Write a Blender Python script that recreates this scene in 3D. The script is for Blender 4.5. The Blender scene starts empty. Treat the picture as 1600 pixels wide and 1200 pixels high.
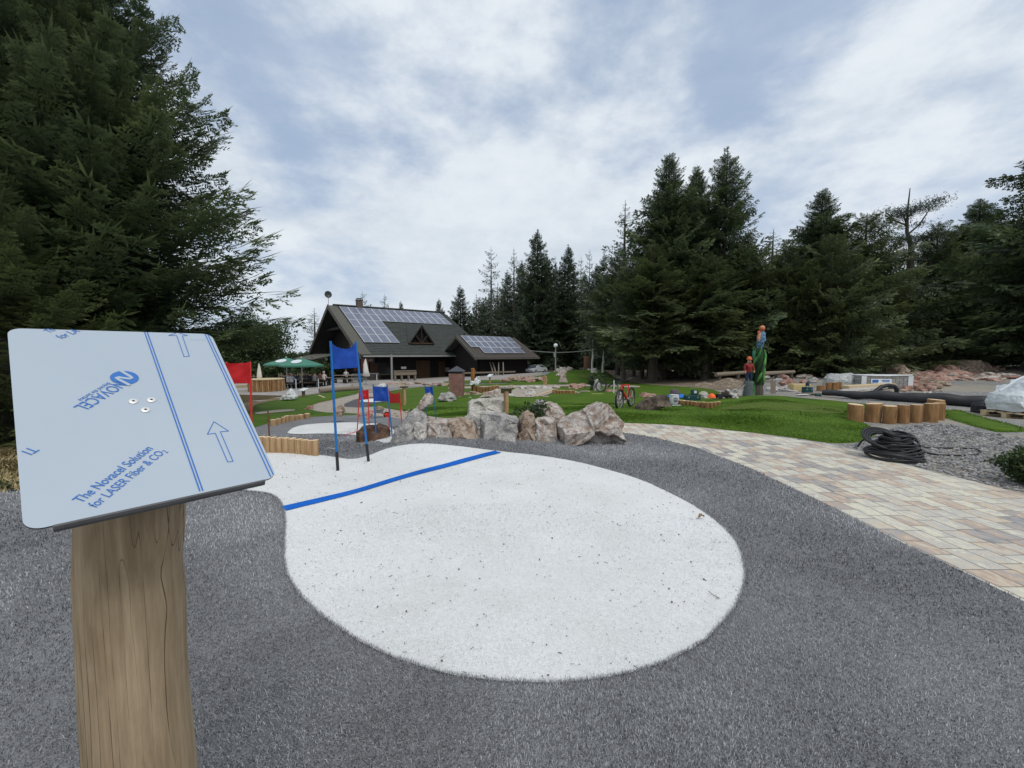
import bpy, bmesh, math, random
import numpy as np
from mathutils import Vector, Matrix, noise, geometry
random.seed(7); RNG = np.random.default_rng(7)
scene = bpy.context.scene; C = scene.collection
R = math.radians
# ---------------- camera, world, sun, exposure ----------------
EYE = 1.5; FPX = 640.0; PITCH = math.atan(46/640.0)
cam_d = bpy.data.cameras.new('camera'); cam = bpy.data.objects.new('camera', cam_d); C.objects.link(cam)
cam_d.sensor_width = 36; cam_d.lens = 36*FPX/1600; cam_d.clip_start = 0.05; cam_d.clip_end = 5000
cam.location = (0, 0, EYE); cam.rotation_euler = (R(90)-PITCH, 0, 0); scene.camera = cam
SUN_EL, SUN_AZ = 58, 150       # azimuth east of +Y
sun_d = bpy.data.lights.new('sun', 'SUN'); sun = bpy.data.objects.new('sun', sun_d); C.objects.link(sun)
sun_d.energy = 1.6; sun_d.angle = R(22); sun_d.color = (1, .95, .87)
sun.rotation_euler = (R(90-SUN_EL), 0, R(180-SUN_AZ))
scene.view_settings.view_transform = 'Standard'; scene.view_settings.look = 'None'
scene.view_settings.exposure = 0.04; scene.view_settings.gamma = 1
try: scene.view_settings.use_curve_mapping = False
except Exception: pass
W = bpy.data.worlds.new('World'); scene.world = W; W.use_nodes = True
def world():
    nt = W.node_tree; n = nt.nodes; l = nt.links; n.clear()
    def mk(t, **k):
        o = n.new(t)
        for a, b in k.items(): setattr(o, a, b)
        return o
    def mth(op, a, b=None, c=None, clamp=False):
        o = mk('ShaderNodeMath', operation=op, use_clamp=clamp)
        for i, v in enumerate((a, b, c)):
            if v is None: continue
            if isinstance(v, (int, float)): o.inputs[i].default_value = v
            else: l.new(v, o.inputs[i])
        return o.outputs[0]
    out = mk('ShaderNodeOutputWorld'); bg = mk('ShaderNodeBackground'); bg.inputs[1].default_value = 0.1
    sky = mk('ShaderNodeTexSky', sky_type='NISHITA', sun_disc=False, sun_elevation=R(SUN_EL), sun_rotation=R(SUN_AZ), altitude=1000)
    sky.dust_density = 2.0
    tc = mk('ShaderNodeTexCoord'); sx = mk('ShaderNodeSeparateXYZ'); l.new(tc.outputs['Generated'], sx.inputs[0])
    cb = mk('ShaderNodeCombineXYZ'); zz = mth('POWER', mth('MAXIMUM', mth('ADD', sx.outputs[2], .06), .01), .8)
    for i in (0, 1): l.new(sx.outputs[i], cb.inputs[i])
    l.new(mth('MULTIPLY', zz, 2.3), cb.inputs[2])
    mp = mk('ShaderNodeMapping'); l.new(cb.outputs[0], mp.inputs[0]); mp.inputs['Rotation'].default_value = (0, R(-18), R(10)); mp.inputs['Scale'].default_value = (1.15, 1.15, 1.05); mp.inputs['Location'].default_value = (3.05, .35, 0)
    def noi(sc, det, rough, dist, off):
        m = mk('ShaderNodeMapping'); l.new(mp.outputs[0], m.inputs[0]); m.inputs['Location'].default_value = off
        o = mk('ShaderNodeTexNoise'); l.new(m.outputs[0], o.inputs['Vector'])
        o.inputs['Scale'].default_value = sc; o.inputs['Detail'].default_value = det; o.inputs['Roughness'].default_value = rough; o.inputs['Distortion'].default_value = dist
        return o.outputs['Fac']
    n1 = noi(1.35, 10, .58, .05, (0, 0, 0)); n2 = noi(4.6, 9, .6, .05, (5, 2, 0)); n3 = noi(1.5, 6, .55, .1, (9, 4, 3))
    # blue gap: a real break in the cloud high ahead
    def gap(dx, dy, dz, w):
        d = mk('ShaderNodeVectorMath', operation='DOT_PRODUCT'); l.new(tc.outputs['Generated'], d.inputs[0])
        v = Vector((dx, dy, dz)).normalized(); d.inputs[1].default_value = v
        return mth('MAXIMUM', mth('SUBTRACT', 1, mth('MULTIPLY', mth('SUBTRACT', 1, d.outputs['Value']), w)), 0)
    g = mth('ADD', gap(.20, .80, .66, 13), mth('ADD', mth('MULTIPLY', gap(-.42, .80, .62, 16), .7), mth('MULTIPLY', gap(.62, .62, .85, 18), .8)))
    cov = mth('ADD', mth('MULTIPLY', n1, 1.0), mth('MULTIPLY', n2, .45))
    cov = mth('SUBTRACT', cov, mth('MULTIPLY', g, .26))
    ramp = mk('ShaderNodeMapRange', interpolation_type='SMOOTHSTEP'); l.new(cov, ramp.inputs[0])
    ramp.inputs[1].default_value = .43; ramp.inputs[2].default_value = .70; ramp.inputs[3].default_value = .42; ramp.inputs[4].default_value = 1.0
    sh = mk('ShaderNodeMapRange', interpolation_type='SMOOTHSTEP'); l.new(mth('ADD', mth('MULTIPLY', n3, .5), mth('MULTIPLY', n2, .5)), sh.inputs[0])
    sh.inputs[1].default_value = .36; sh.inputs[2].default_value = .62
    cc = mk('ShaderNodeMix', data_type='RGBA'); l.new(sh.outputs[0], cc.inputs[0]); cc.inputs[6].default_value = (6.0, 6.75, 7.6, 1); cc.inputs[7].default_value = (7.8, 8.35, 8.9, 1)
    hz = mth('POWER', mth('SUBTRACT', 1, mth('MAXIMUM', sx.outputs[2], 0), clamp=True), 5)
    bl = mk('ShaderNodeMix', data_type='RGBA'); bl.blend_type = 'MIX'; bl.inputs[0].default_value = .5; l.new(sky.outputs[0], bl.inputs[6]); bl.inputs[7].default_value = (2.6, 4.3, 7.4, 1)
    mx = mk('ShaderNodeMix', data_type='RGBA'); l.new(mth('MAXIMUM', ramp.outputs[0], mth('MULTIPLY', hz, .95)), mx.inputs[0]); l.new(bl.outputs[2], mx.inputs[6]); l.new(cc.outputs[2], mx.inputs[7])
    l.new(mx.outputs[2], bg.inputs[0]); l.new(bg.outputs[0], out.inputs[0])
world()
# ---------------- helpers ----------------
ct, st = math.cos(PITCH), math.sin(PITCH)
def ray(px, py):
    u = (px-800)/FPX; v = (600-py)/FPX
    return Vector((u, ct+v*st, -st+v*ct))
def at(px, py, Y):
    d = ray(px, py); return Vector((0, 0, EYE))+d*(Y/d.y)
CP = [ # px, py, Y : where the ground is seen
 (-200,765,4.5),(0,765,4.5),(0,690,8.5),(200,740,5),(0,640,14),(0,600,30),(200,640,13),(200,610,30),(-200,640,14),(-200,600,30),(-200,578,60),(200,585,60),
 (300,690,7.2),(400,700,6.4),(470,709,6.05),(400,612,33),(400,640,17),(420,655,12.2),(500,668,10.5),(500,622,24),(500,612,30),(430,590,55),(480,684,9.0),(545,716,6.0),(530,738,5.4),(576,716,6.1),
 (600,595,42),(600,604,34),(580,697,7.2),(560,680,8.8),(620,664,10.6),(620,640,15),(650,694,6.55),(700,696,6.45),(600,754,4.75),(700,728,5.45),(740,717,5.8),(520,776,4.3),(780,707,6.2),(660,683,7.0),(740,682,7.25),(720,655,9.6),(650,655,11.5),(650,625,19),(650,607,30),(650,593,46),
 (780,620,18),(780,600,32),(750,587,48),(850,686,7.25),(850,650,10.6),(880,630,15.5),(880,612,23),(870,600,31),(900,588,36),(900,579,41),(825,584,55),(800,575,75),
 (980,661,9.0),(960,640,11.5),(1050,643,11.5),(1050,630,14),(1040,612,20),(1020,601,27),(1020,586,38),(1000,577,60),
 (1120,672,8.1),(1200,682,7.5),(1120,645,11.5),(1200,619,13.4),(1200,652,9.3),(1100,640,10.9),(1290,640,10.6),(1200,636,11.0),(1130,620,17),(1190,608,19.5),(1200,590,27),(1200,577,40),
 (1350,690,7.0),(1350,660,9.3),(1390,632,13),(1290,632,13.2),(1350,607,18.5),(1300,600,22),(1350,590,25),(1350,578,36),
 (1480,725,5.6),(1460,659,9.3),(1550,770,4.45),(1550,650,11),(1540,630,14),(1550,602,20),(1550,577,27),(1480,590,24),(1600,573,28),(1550,570,45),(1800,640,11),(1800,600,20),(1800,572,30),(1800,568,45),(-200,565,90),(400,563,95),(800,566,95),(1200,566,90),(1800,560,90)]
def _cp():
    P = []
    for px, py, Y in CP:
        p = at(px, py, Y); P.append((p.x, p.y, p.z))
    for a in (-2.2, -1.5, -.9, -.3, .3, .9, 1.5, 2.2):
        for Y in (.6, 1.2, 2.2, 3.2, 4.2): P.append((a*Y, Y, 0.0))
    for a in (-.25, 0, .2): P.append((a*5.2, 5.2, 0.0))
    return np.array(P)
_P = _cp()
def _uv(x, y): yy = np.maximum(y, .6); return np.clip(x/yy, -2.2, 2.2)*1.3, np.log(np.minimum(yy, 90))
def _phi(r2): return 0.5*r2*np.log(r2+1e-9)
_pu, _pv = _uv(_P[:, 0], _P[:, 1]); _n = len(_P)
_A = np.zeros((_n+3, _n+3)); _d2 = (_pu[:, None]-_pu)**2+(_pv[:, None]-_pv)**2
_A[:_n, :_n] = _phi(_d2)+np.eye(_n)*.0015; _A[:_n, _n] = _A[_n, :_n] = 1; _A[:_n, _n+1] = _A[_n+1, :_n] = _pu; _A[:_n, _n+2] = _A[_n+2, :_n] = _pv
_w = np.linalg.solve(_A, np.concatenate([_P[:, 2], [0, 0, 0]]))
def H(x, y):
    x = np.atleast_1d(np.asarray(x, float)); y = np.atleast_1d(np.asarray(y, float))
    out = np.empty(x.shape)
    for s in range(0, len(x), 20000):
        u, v = _uv(x[s:s+20000], y[s:s+20000])
        d = (u[:, None]-_pu)**2+(v[:, None]-_pv)**2
        out[s:s+20000] = _phi(d)@_w[:_n]+_w[_n]+_w[_n+1]*u+_w[_n+2]*v
    t = np.clip((y-1.2)/2.5, 0, 1); t = t*t*(3-2*t)
    out = out*t
    f = np.clip((np.hypot(x, y)-90)/200, 0, 1)
    return out*(1-f)+f*(-3)
def h1(x, y): return float(H([x], [y])[0])
def g(px, py, dz=0.0):
    """ground point seen at a pixel"""
    d = ray(px, py); t = np.geomspace(.8, 160, 700)
    X, Y, Z = d.x*t, d.y*t, EYE+d.z*t
    below = Z < H(X, Y)+dz
    if not below.any(): k = 699; tt = t[k]
    else:
        k = int(np.argmax(below)); a, b = t[max(k-1, 0)], t[k]
        for _ in range(14):
            m = (a+b)/2
            if EYE+d.z*m < h1(d.x*m, d.y*m)+dz: b = m
            else: a = m
        tt = b
    return Vector((d.x*tt, d.y*tt, EYE+d.z*tt))
def gy(px, Y, dz=0.0):
    x = (px-800)/FPX*Y*1.0; z = h1(x, Y)
    dc = Y*ct-(z-EYE)*st; x = (px-800)/FPX*dc
    return Vector((x, Y, h1(x, Y)+dz))
def tag(o, label=None, cat=None, group=None, kind=None):
    if label: o['label'] = label
    if cat: o['category'] = cat
    if group: o['group'] = group
    if kind: o['kind'] = kind
    return o
def empty(name, loc=(0, 0, 0), rz=0, label=None, cat=None, group=None):
    o = bpy.data.objects.new(name, None); C.objects.link(o); o.location = loc; o.rotation_euler = (0, 0, rz); o.empty_display_size = .1
    return tag(o, label, cat, group)
class MB:
    def __init__(s): s.v = []; s.f = []; s.m = []
    def add(s, vs, fs, mi=0):
        b = len(s.v); s.v += [tuple(v) for v in vs]; s.f += [tuple(i+b for i in f) for f in fs]; s.m += [mi]*len(fs); return s
    def box(s, c, d, rz=0, mi=0, M=None, bev=0):
        x, y, z = d[0]/2, d[1]/2, d[2]/2
        if bev:
            bm = bmesh.new(); bmesh.ops.create_cube(bm, size=1); bmesh.ops.scale(bm, vec=d, verts=bm.verts); bmesh.ops.bevel(bm, geom=bm.edges[:], offset=bev, segments=2, affect='EDGES', profile=.6)
            bm.verts.index_update(); vs = [v.co.copy() for v in bm.verts]; fs = [[v.index for v in f.verts] for f in bm.faces]; bm.free()
        else:
            vs = [Vector((i*x, j*y, k*z)) for i in (-1, 1) for j in (-1, 1) for k in (-1, 1)]
            fs = [(0, 1, 3, 2), (4, 6, 7, 5), (0, 4, 5, 1), (2, 3, 7, 6), (0, 2, 6, 4), (1, 5, 7, 3)]
        T = Matrix.Translation(c) @ (M.to_4x4() if M else Matrix.Rotation(rz, 4, 'Z'))
        return s.add([T @ v for v in vs], fs, mi)
    def tube(s, pts, r, n=8, mi=0, cap=True, closed=False):
        pts = [Vector(p) for p in pts]; k = len(pts); rs = r if isinstance(r, (list, tuple)) else [r]*k
        vs = []; fs = []; up = None
        for i, p in enumerate(pts):
            if closed: t = pts[(i+1) % k]-pts[i-1]
            else: t = pts[min(i+1, k-1)]-pts[max(i-1, 0)]
            if t.length < 1e-9: t = Vector((0, 0, 1))
            t.normalize()
            if up is None: up = Vector((1, 0, 0)) if abs(t.z) > .9 else Vector((0, 0, 1))
            a = t.cross(up)
            if a.length < 1e-4: a = t.cross(Vector((0, 1, 0)))
            a.normalize(); b = a.cross(t).normalized(); up = b if abs(b.dot(t)) < .99 else up
            for j in range(n):
                w = 2*math.pi*j/n; vs.append(p+(a*math.cos(w)+b*math.sin(w))*rs[i])
        m = k if closed else k-1
        for i in range(m):
            for j in range(n):
                a0 = i*n+j; a1 = i*n+(j+1) % n; b0 = ((i+1) % k)*n+j; b1 = ((i+1) % k)*n+(j+1) % n
                fs.append((a0, a1, b1, b0))
        if cap and not closed: fs.append(tuple(range(n))[::-1]); fs.append(tuple((k-1)*n+j for j in range(n)))
        return s.add(vs, fs, mi)
    def lathe(s, prof, c=(0, 0, 0), n=16, mi=0, wob=0, seed=0):
        vs = []; fs = []; c = Vector(c); rr = random.Random(seed)
        for i, (r, z) in enumerate(prof):
            for j in range(n):
                w = 2*math.pi*j/n; q = r*(1+wob*noise.noise(Vector((math.cos(w)*1.3, math.sin(w)*1.3, z*2+seed*7))))
                vs.append(c+Vector((q*math.cos(w), q*math.sin(w), z)))
        for i in range(len(prof)-1):
            for j in range(n): fs.append((i*n+j, i*n+(j+1) % n, (i+1)*n+(j+1) % n, (i+1)*n+j))
        fs.append(tuple(range(n))[::-1]); fs.append(tuple((len(prof)-1)*n+j for j in range(n)))
        return s.add(vs, fs, mi)
    def prism(s, poly, d, mi=0):
        """poly: list of 3D points, extruded along vector d"""
        k = len(poly); d = Vector(d); p = [Vector(q) for q in poly]
        return s.add(p+[q+d for q in p], [tuple(range(k))[::-1], tuple(range(k, 2*k))]+[(i, (i+1) % k, k+(i+1) % k, k+i) for i in range(k)], mi)
    def build(s, name, mats, parent=None, smooth=False, label=None):
        me = bpy.data.meshes.new(name); me.from_pydata(s.v, [], s.f)
        for m in (mats if isinstance(mats, (list, tuple)) else [mats]): me.materials.append(m)
        if any(s.m): me.polygons.foreach_set('material_index', s.m)
        if smooth: me.polygons.foreach_set('use_smooth', [True]*len(s.f))
        bm = bmesh.new(); bm.from_mesh(me); bmesh.ops.recalc_face_normals(bm, faces=bm.faces[:]); bm.to_mesh(me); bm.free()
        if smooth:
            try: me.set_sharp_from_angle(angle=R(smooth if smooth is not True else 50))
            except Exception: pass
        o = bpy.data.objects.new(name, me); C.objects.link(o)
        if parent: o.parent = parent
        if label: o['label'] = label
        return o
def np_mesh(name, V, F, mats, parent=None, mi=None, smooth=False, attr=None):
    """V (n,3), F (m,k) arrays"""
    me = bpy.data.meshes.new(name); V = np.ascontiguousarray(V, dtype=np.float32); F = np.ascontiguousarray(F, dtype=np.int32); k = F.shape[1]
    me.vertices.add(len(V)); me.vertices.foreach_set('co', V.ravel()); me.loops.add(F.size); me.loops.foreach_set('vertex_index', F.ravel())
    me.polygons.add(len(F)); me.polygons.foreach_set('loop_start', np.arange(0, F.size, k, dtype=np.int32))
    try: me.polygons.foreach_set('loop_total', np.full(len(F), k, dtype=np.int32))
    except Exception: pass
    for m in (mats if isinstance(mats, (list, tuple)) else [mats]): me.materials.append(m)
    if mi is not None: me.polygons.foreach_set('material_index', np.asarray(mi, dtype=np.int32))
    me.polygons.foreach_set('use_smooth', np.full(len(F), bool(smooth)))
    if attr is not None:
        a = me.attributes.new('var', 'FLOAT', 'POINT'); a.data.foreach_set('value', np.asarray(attr, dtype=np.float32))
    me.update(); me.validate()
    o = bpy.data.objects.new(name, me); C.objects.link(o)
    if parent: o.parent = parent
    return o
def copy_tree(o, parent=None):
    c = o.copy(); C.objects.link(c)
    if parent: c.parent = parent
    for ch in list(o.children): copy_tree(ch, c)
    return c
# ---------------- materials ----------------
def col(c): return (c[0], c[1], c[2], 1)
def mat(name, c1, c2=None, scale=8, rough=.8, bump=0, bscale=None, metal=0, detail=6, c3=None, stretch=(1, 1, 1), coord='Object', spec=.3, contrast=.25, attr=False, trans=0, bdist=.02):
    m = bpy.data.materials.new(name); m.use_nodes = True; nt = m.node_tree; n = nt.nodes; l = nt.links
    b = n['Principled BSDF']; b.inputs['Roughness'].default_value = rough; b.inputs['Metallic'].default_value = metal
    b.inputs['Specular IOR Level'].default_value = spec
    if c2 is None and not bump: b.inputs['Base Color'].default_value = col(c1); return m
    tc = n.new('ShaderNodeTexCoord'); mp = n.new('ShaderNodeMapping'); mp.inputs['Scale'].default_value = stretch; l.new(tc.outputs[coord], mp.inputs[0])
    no = n.new('ShaderNodeTexNoise'); no.inputs['Scale'].default_value = scale; no.inputs['Detail'].default_value = detail; no.inputs['Roughness'].default_value = .62; l.new(mp.outputs[0], no.inputs['Vector'])
    cr = n.new('ShaderNodeValToRGB'); e = cr.color_ramp.elements
    e[0].position = .5-contrast; e[0].color = col(c1); e[1].position = .5+contrast; e[1].color = col(c2 or c1)
    if c3: x = cr.color_ramp.elements.new(.5); x.color = col(c3)
    src = no.outputs['Fac']
    if attr:
        at_ = n.new('ShaderNodeAttribute'); at_.attribute_name = 'var'; a = n.new('ShaderNodeMath'); a.operation = 'MULTIPLY_ADD'; a.inputs[1].default_value = .45; l.new(src, a.inputs[0]); l.new(at_.outputs['Fac'], a.inputs[2]); src = a.outputs[0]
    l.new(src, cr.inputs[0]); l.new(cr.outputs[0], b.inputs['Base Color'])
    if bump:
        n2 = n.new('ShaderNodeTexNoise'); n2.inputs['Scale'].default_value = bscale or scale*3; n2.inputs['Detail'].default_value = 8; n2.inputs['Roughness'].default_value = .65; l.new(mp.outputs[0], n2.inputs['Vector'])
        bp = n.new('ShaderNodeBump'); bp.inputs['Strength'].default_value = bump; bp.inputs['Distance'].default_value = bdist; l.new(n2.outputs['Fac'], bp.inputs['Height']); l.new(bp.outputs[0], b.inputs['Normal'])
    return m
# ---------------- ground materials ----------------
def turf_mat(name, dark, light, sc, mid=None, bump=.6, big=None, bdist=.01, rough=.9, spec=.12):
    """short artificial grass: fine fibre speckle over broad brushed patches"""
    m = bpy.data.materials.new(name); m.use_nodes = True; n = m.node_tree.nodes; l = m.node_tree.links; b = n['Principled BSDF']; b.inputs['Roughness'].default_value = rough; b.inputs['Specular IOR Level'].default_value = spec
    tc = n.new('ShaderNodeTexCoord')
    def noi(s, d, off=0):
        o = n.new('ShaderNodeTexNoise'); o.inputs['Scale'].default_value = s; o.inputs['Detail'].default_value = d; o.inputs['Roughness'].default_value = .7; l.new(tc.outputs['Object'], o.inputs['Vector']); return o.outputs['Fac']
    a = noi(sc, 4); c = noi(sc*.22, 3); d = noi(.9, 3)
    s1 = n.new('ShaderNodeMath'); s1.operation = 'MULTIPLY_ADD'; s1.inputs[1].default_value = .35; l.new(c, s1.inputs[0]); l.new(a, s1.inputs[2])
    cr = n.new('ShaderNodeValToRGB'); cr.color_ramp.elements[0].position = .5; cr.color_ramp.elements[1].position = .85; cr.color_ramp.elements[0].color = col(dark); cr.color_ramp.elements[1].color = col(light); l.new(s1.outputs[0], cr.inputs[0])
    mx = n.new('ShaderNodeMix'); mx.data_type = 'RGBA'; mx.blend_type = 'MULTIPLY'; r2 = n.new('ShaderNodeValToRGB'); big = big or ((.8, .8, .8), (1, 1, 1)); r2.color_ramp.elements[0].position = .35; r2.color_ramp.elements[1].position = .65; r2.color_ramp.elements[0].color = col(big[0]); r2.color_ramp.elements[1].color = col(big[1]); l.new(d, r2.inputs[0])
    mx.inputs[0].default_value = 1; l.new(cr.outputs[0], mx.inputs[6]); l.new(r2.outputs[0], mx.inputs[7]); l.new(mx.outputs[2], b.inputs['Base Color'])
    bp = n.new('ShaderNodeBump'); bp.inputs['Strength'].default_value = bump; bp.inputs['Distance'].default_value = bdist; l.new(s1.outputs[0], bp.inputs['Height']); l.new(bp.outputs[0], b.inputs['Normal'])
    return m
M = {}
M['grey_turf'] = turf_mat('grey_turf', (.10, .102, .11), (.31, .313, .325), 150)
M['white_turf'] = turf_mat('white_turf', (.56, .575, .59), (.80, .81, .82), 170, big=((.90, .895, .87), (1, 1, 1)), bump=.5)
M['far_grey_turf'] = turf_mat('far_grey_turf', (.07, .071, .078), (.15, .151, .16), 90)
M['green_turf'] = turf_mat('green_turf', (.036, .082, .005), (.098, .168, .020), 60, big=((.72, .8, .7), (1.1, 1.05, 1)), bump=.5)
M['olive_turf'] = turf_mat('olive_turf', (.065, .095, .018), (.11, .14, .03), 60, big=((.85, .85, .8), (1, 1, 1)), bump=.3)
def ground_mat(name, stone, sand, dark, vs, patch=.35, cover=.5):
    m = bpy.data.materials.new(name); m.use_nodes = True; n = m.node_tree.nodes; l = m.node_tree.links; b = n['Principled BSDF']; b.inputs['Roughness'].default_value = .9; b.inputs['Specular IOR Level'].default_value = .15
    tc = n.new('ShaderNodeTexCoord')
    vo = n.new('ShaderNodeTexVoronoi'); vo.inputs['Scale'].default_value = vs; vo.inputs['Randomness'].default_value = 1; l.new(tc.outputs['Object'], vo.inputs['Vector'])
    sp = n.new('ShaderNodeSeparateColor'); l.new(vo.outputs['Color'], sp.inputs[0])
    c1 = n.new('ShaderNodeValToRGB'); e = c1.color_ramp.elements; e[0].color = col(dark); e[1].color = col(stone); e[0].position = .05; e[1].position = .9; l.new(sp.outputs[0], c1.inputs[0])
    no = n.new('ShaderNodeTexNoise'); no.inputs['Scale'].default_value = patch; no.inputs['Detail'].default_value = 8; no.inputs['Roughness'].default_value = .65; no.inputs['Distortion'].default_value = .5; l.new(tc.outputs['Object'], no.inputs['Vector'])
    r = n.new('ShaderNodeMapRange'); r.inputs[1].default_value = cover-.05; r.inputs[2].default_value = cover+.07; l.new(no.outputs['Fac'], r.inputs[0])
    n2 = n.new('ShaderNodeTexNoise'); n2.inputs['Scale'].default_value = 30; n2.inputs['Detail'].default_value = 6; l.new(tc.outputs['Object'], n2.inputs['Vector'])
    c2 = n.new('ShaderNodeValToRGB'); e = c2.color_ramp.elements; e[0].color = col([x*.6 for x in sand]); e[1].color = col(sand); e[0].position = .3; e[1].position = .65; l.new(n2.outputs['Fac'], c2.inputs[0])
    mx = n.new('ShaderNodeMix'); mx.data_type = 'RGBA'; l.new(r.outputs[0], mx.inputs[0]); l.new(c1.outputs[0], mx.inputs[6]); l.new(c2.outputs[0], mx.inputs[7]); l.new(mx.outputs[2], b.inputs['Base Color'])
    bp = n.new('ShaderNodeBump'); bp.inputs['Strength'].default_value = .9; bp.inputs['Distance'].default_value = .02; l.new(sp.outputs[1], bp.inputs['Height']); l.new(bp.outputs[0], b.inputs['Normal'])
    return m
M['gravel'] = ground_mat('gravel', (.34, .335, .33), (.36, .33, .28), (.10, .10, .10), 30)
M['dirt'] = ground_mat('dirt', (.30, .245, .19), (.21, .165, .125), (.12, .095, .07), 9, patch=.6)
M['plaza'] = ground_mat('plaza', (.36, .34, .33), (.33, .30, .27), (.27, .25, .24), 6, patch=.2)
M['sandy'] = ground_mat('sandy', (.46, .41, .35), (.42, .38, .32), (.26, .23, .20), 16, patch=.8)
M['dry_grass'] = ground_mat('dry_grass', (.28, .22, .12), (.22, .16, .09), (.10, .08, .03), 40, patch=1.5)
def paver_mat():
    m = bpy.data.materials.new('pavers'); m.use_nodes = True; n = m.node_tree.nodes; l = m.node_tree.links; b = n['Principled BSDF']; b.inputs['Roughness'].default_value = .75; b.inputs['Specular IOR Level'].default_value = .25
    def mth(op, a, b_=None):
        o = n.new('ShaderNodeMath'); o.operation = op
        for i, v in enumerate((a, b_)):
            if v is None: continue
            if isinstance(v, (int, float)): o.inputs[i].default_value = v
            else: l.new(v, o.inputs[i])
        return o.outputs[0]
    tc = n.new('ShaderNodeTexCoord'); s = n.new('ShaderNodeSeparateXYZ'); l.new(tc.outputs['Object'], s.inputs[0])
    u = mth('DIVIDE', s.outputs[0], .175); cu = mth('FLOOR', u)
    w1 = n.new('ShaderNodeTexWhiteNoise'); w1.noise_dimensions = '1D'; l.new(cu, w1.inputs['W'])
    ln = mth('ADD', .22, mth('MULTIPLY', mth('FLOOR', mth('MULTIPLY', w1.outputs['Value'], 3)), .05))
    v = mth('ADD', mth('DIVIDE', s.outputs[1], ln), mth('MULTIPLY', w1.outputs['Value'], 17.3)); cv = mth('FLOOR', v)
    cb = n.new('ShaderNodeCombineXYZ'); l.new(cu, cb.inputs[0]); l.new(cv, cb.inputs[1])
    w2 = n.new('ShaderNodeTexWhiteNoise'); w2.noise_dimensions = '2D'; l.new(cb.outputs[0], w2.inputs['Vector'])
    # cloudy tint runs inside each stone
    mp = n.new('ShaderNodeMapping'); mp.inputs['Scale'].default_value = (11, 5, 5); mp.inputs['Rotation'].default_value = (0, 0, .5); l.new(tc.outputs['Object'], mp.inputs[0])
    ad = n.new('ShaderNodeVectorMath'); ad.operation = 'ADD'; l.new(mp.outputs[0], ad.inputs[0]); l.new(w2.outputs['Color'], ad.inputs[1])
    no = n.new('ShaderNodeTexNoise'); no.inputs['Scale'].default_value = 1; no.inputs['Detail'].default_value = 7; no.inputs['Roughness'].default_value = .68; no.inputs['Distortion'].default_value = .6; l.new(ad.outputs[0], no.inputs['Vector'])
    f = mth('ADD', mth('MULTIPLY', w2.outputs['Value'], .72), mth('MULTIPLY', mth('SUBTRACT', no.outputs['Fac'], .5), 1.3))
    f = mth('ADD', f, .13)
    cr = n.new('ShaderNodeValToRGB'); e = cr.color_ramp.elements
    e[0].position = 0; e[0].color = (.21, .205, .215, 1); e[1].position = 1; e[1].color = (.60, .56, .44, 1)
    for p, c in ((.18, (.35, .34, .335)), (.3, (.43, .325, .26)), (.42, (.54, .48, .38)), (.55, (.42, .41, .40)), (.68, (.62, .58, .46)), (.84, (.47, .455, .42))):
        x = cr.color_ramp.elements.new(p); x.color = col(c)
    l.new(f, cr.inputs[0])
    fu = mth('FRACT', u); fv = mth('FRACT', v)
    du = mth('MULTIPLY', mth('MINIMUM', fu, mth('SUBTRACT', 1, fu)), .175); dv = mth('MULTIPLY', mth('MINIMUM', fv, mth('SUBTRACT', 1, fv)), ln)
    d = mth('MINIMUM', du, dv); mr = n.new('ShaderNodeMapRange'); mr.inputs[1].default_value = .001; mr.inputs[2].default_value = .0055; l.new(d, mr.inputs[0])
    mx = n.new('ShaderNodeMix'); mx.data_type = 'RGBA'; l.new(mr.outputs[0], mx.inputs[0]); mx.inputs[6].default_value = (.10, .09, .08, 1); l.new(cr.outputs[0], mx.inputs[7]); l.new(mx.outputs[2], b.inputs['Base Color'])
    m2 = n.new('ShaderNodeMapRange'); m2.inputs[1].default_value = .001; m2.inputs[2].default_value = .012; l.new(d, m2.inputs[0])
    hgt = mth('ADD', m2.outputs[0], mth('MULTIPLY', no.outputs['Fac'], .5)); bp = n.new('ShaderNodeBump'); bp.inputs['Strength'].default_value = .7; bp.inputs['Distance'].default_value = .006; l.new(hgt, bp.inputs['Height']); l.new(bp.outputs[0], b.inputs['Normal'])
    return m
M['pavers'] = paver_mat()
# ---------------- ground sheets ----------------
def base_ground():
    rs = np.concatenate([[0.0], np.geomspace(.35, 110, 190), np.geomspace(130, 3500, 14)]); na = 288
    a = np.linspace(0, 2*np.pi, na, endpoint=False); X = (rs[1:, None]*np.sin(a)).ravel(); Y = (rs[1:, None]*np.cos(a)).ravel()
    Z = H(X, Y); V = np.column_stack([X, Y, Z]); V = np.vstack([[0, 0, 0], V]); nr = len(rs)-1
    F = []
    for i in range(nr-1):
        j = np.arange(na); k = (j+1) % na; F.append(np.column_stack([1+i*na+j, 1+i*na+k, 1+(i+1)*na+k, 1+(i+1)*na+j]))
    F = np.vstack(F); o = np_mesh('gravel_ground', V, F[:, ::-1], M['gravel'], smooth=True)
    tag(o, kind='structure')
base_ground()
def inside(poly, X, Y):
    c = np.zeros(X.shape, bool); n = len(poly)
    for i in range(n):
        x1, y1 = poly[i]; x2, y2 = poly[(i+1) % n]
        if y1 == y2: continue
        t = ((y1 > Y) != (y2 > Y)) & (X < (x2-x1)*(Y-y1)/(y2-y1)+x1); c ^= t
    return c
def chaikin(p, k=2):
    for _ in range(k):
        q = []
        for i in range(len(p)):
            a, b = p[i], p[(i+1) % len(p)]
            q += [(a[0]*.75+b[0]*.25, a[1]*.75+b[1]*.25), (a[0]*.25+b[0]*.75, a[1]*.25+b[1]*.75)]
        p = q
    return p
SHEETS = {}
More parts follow.
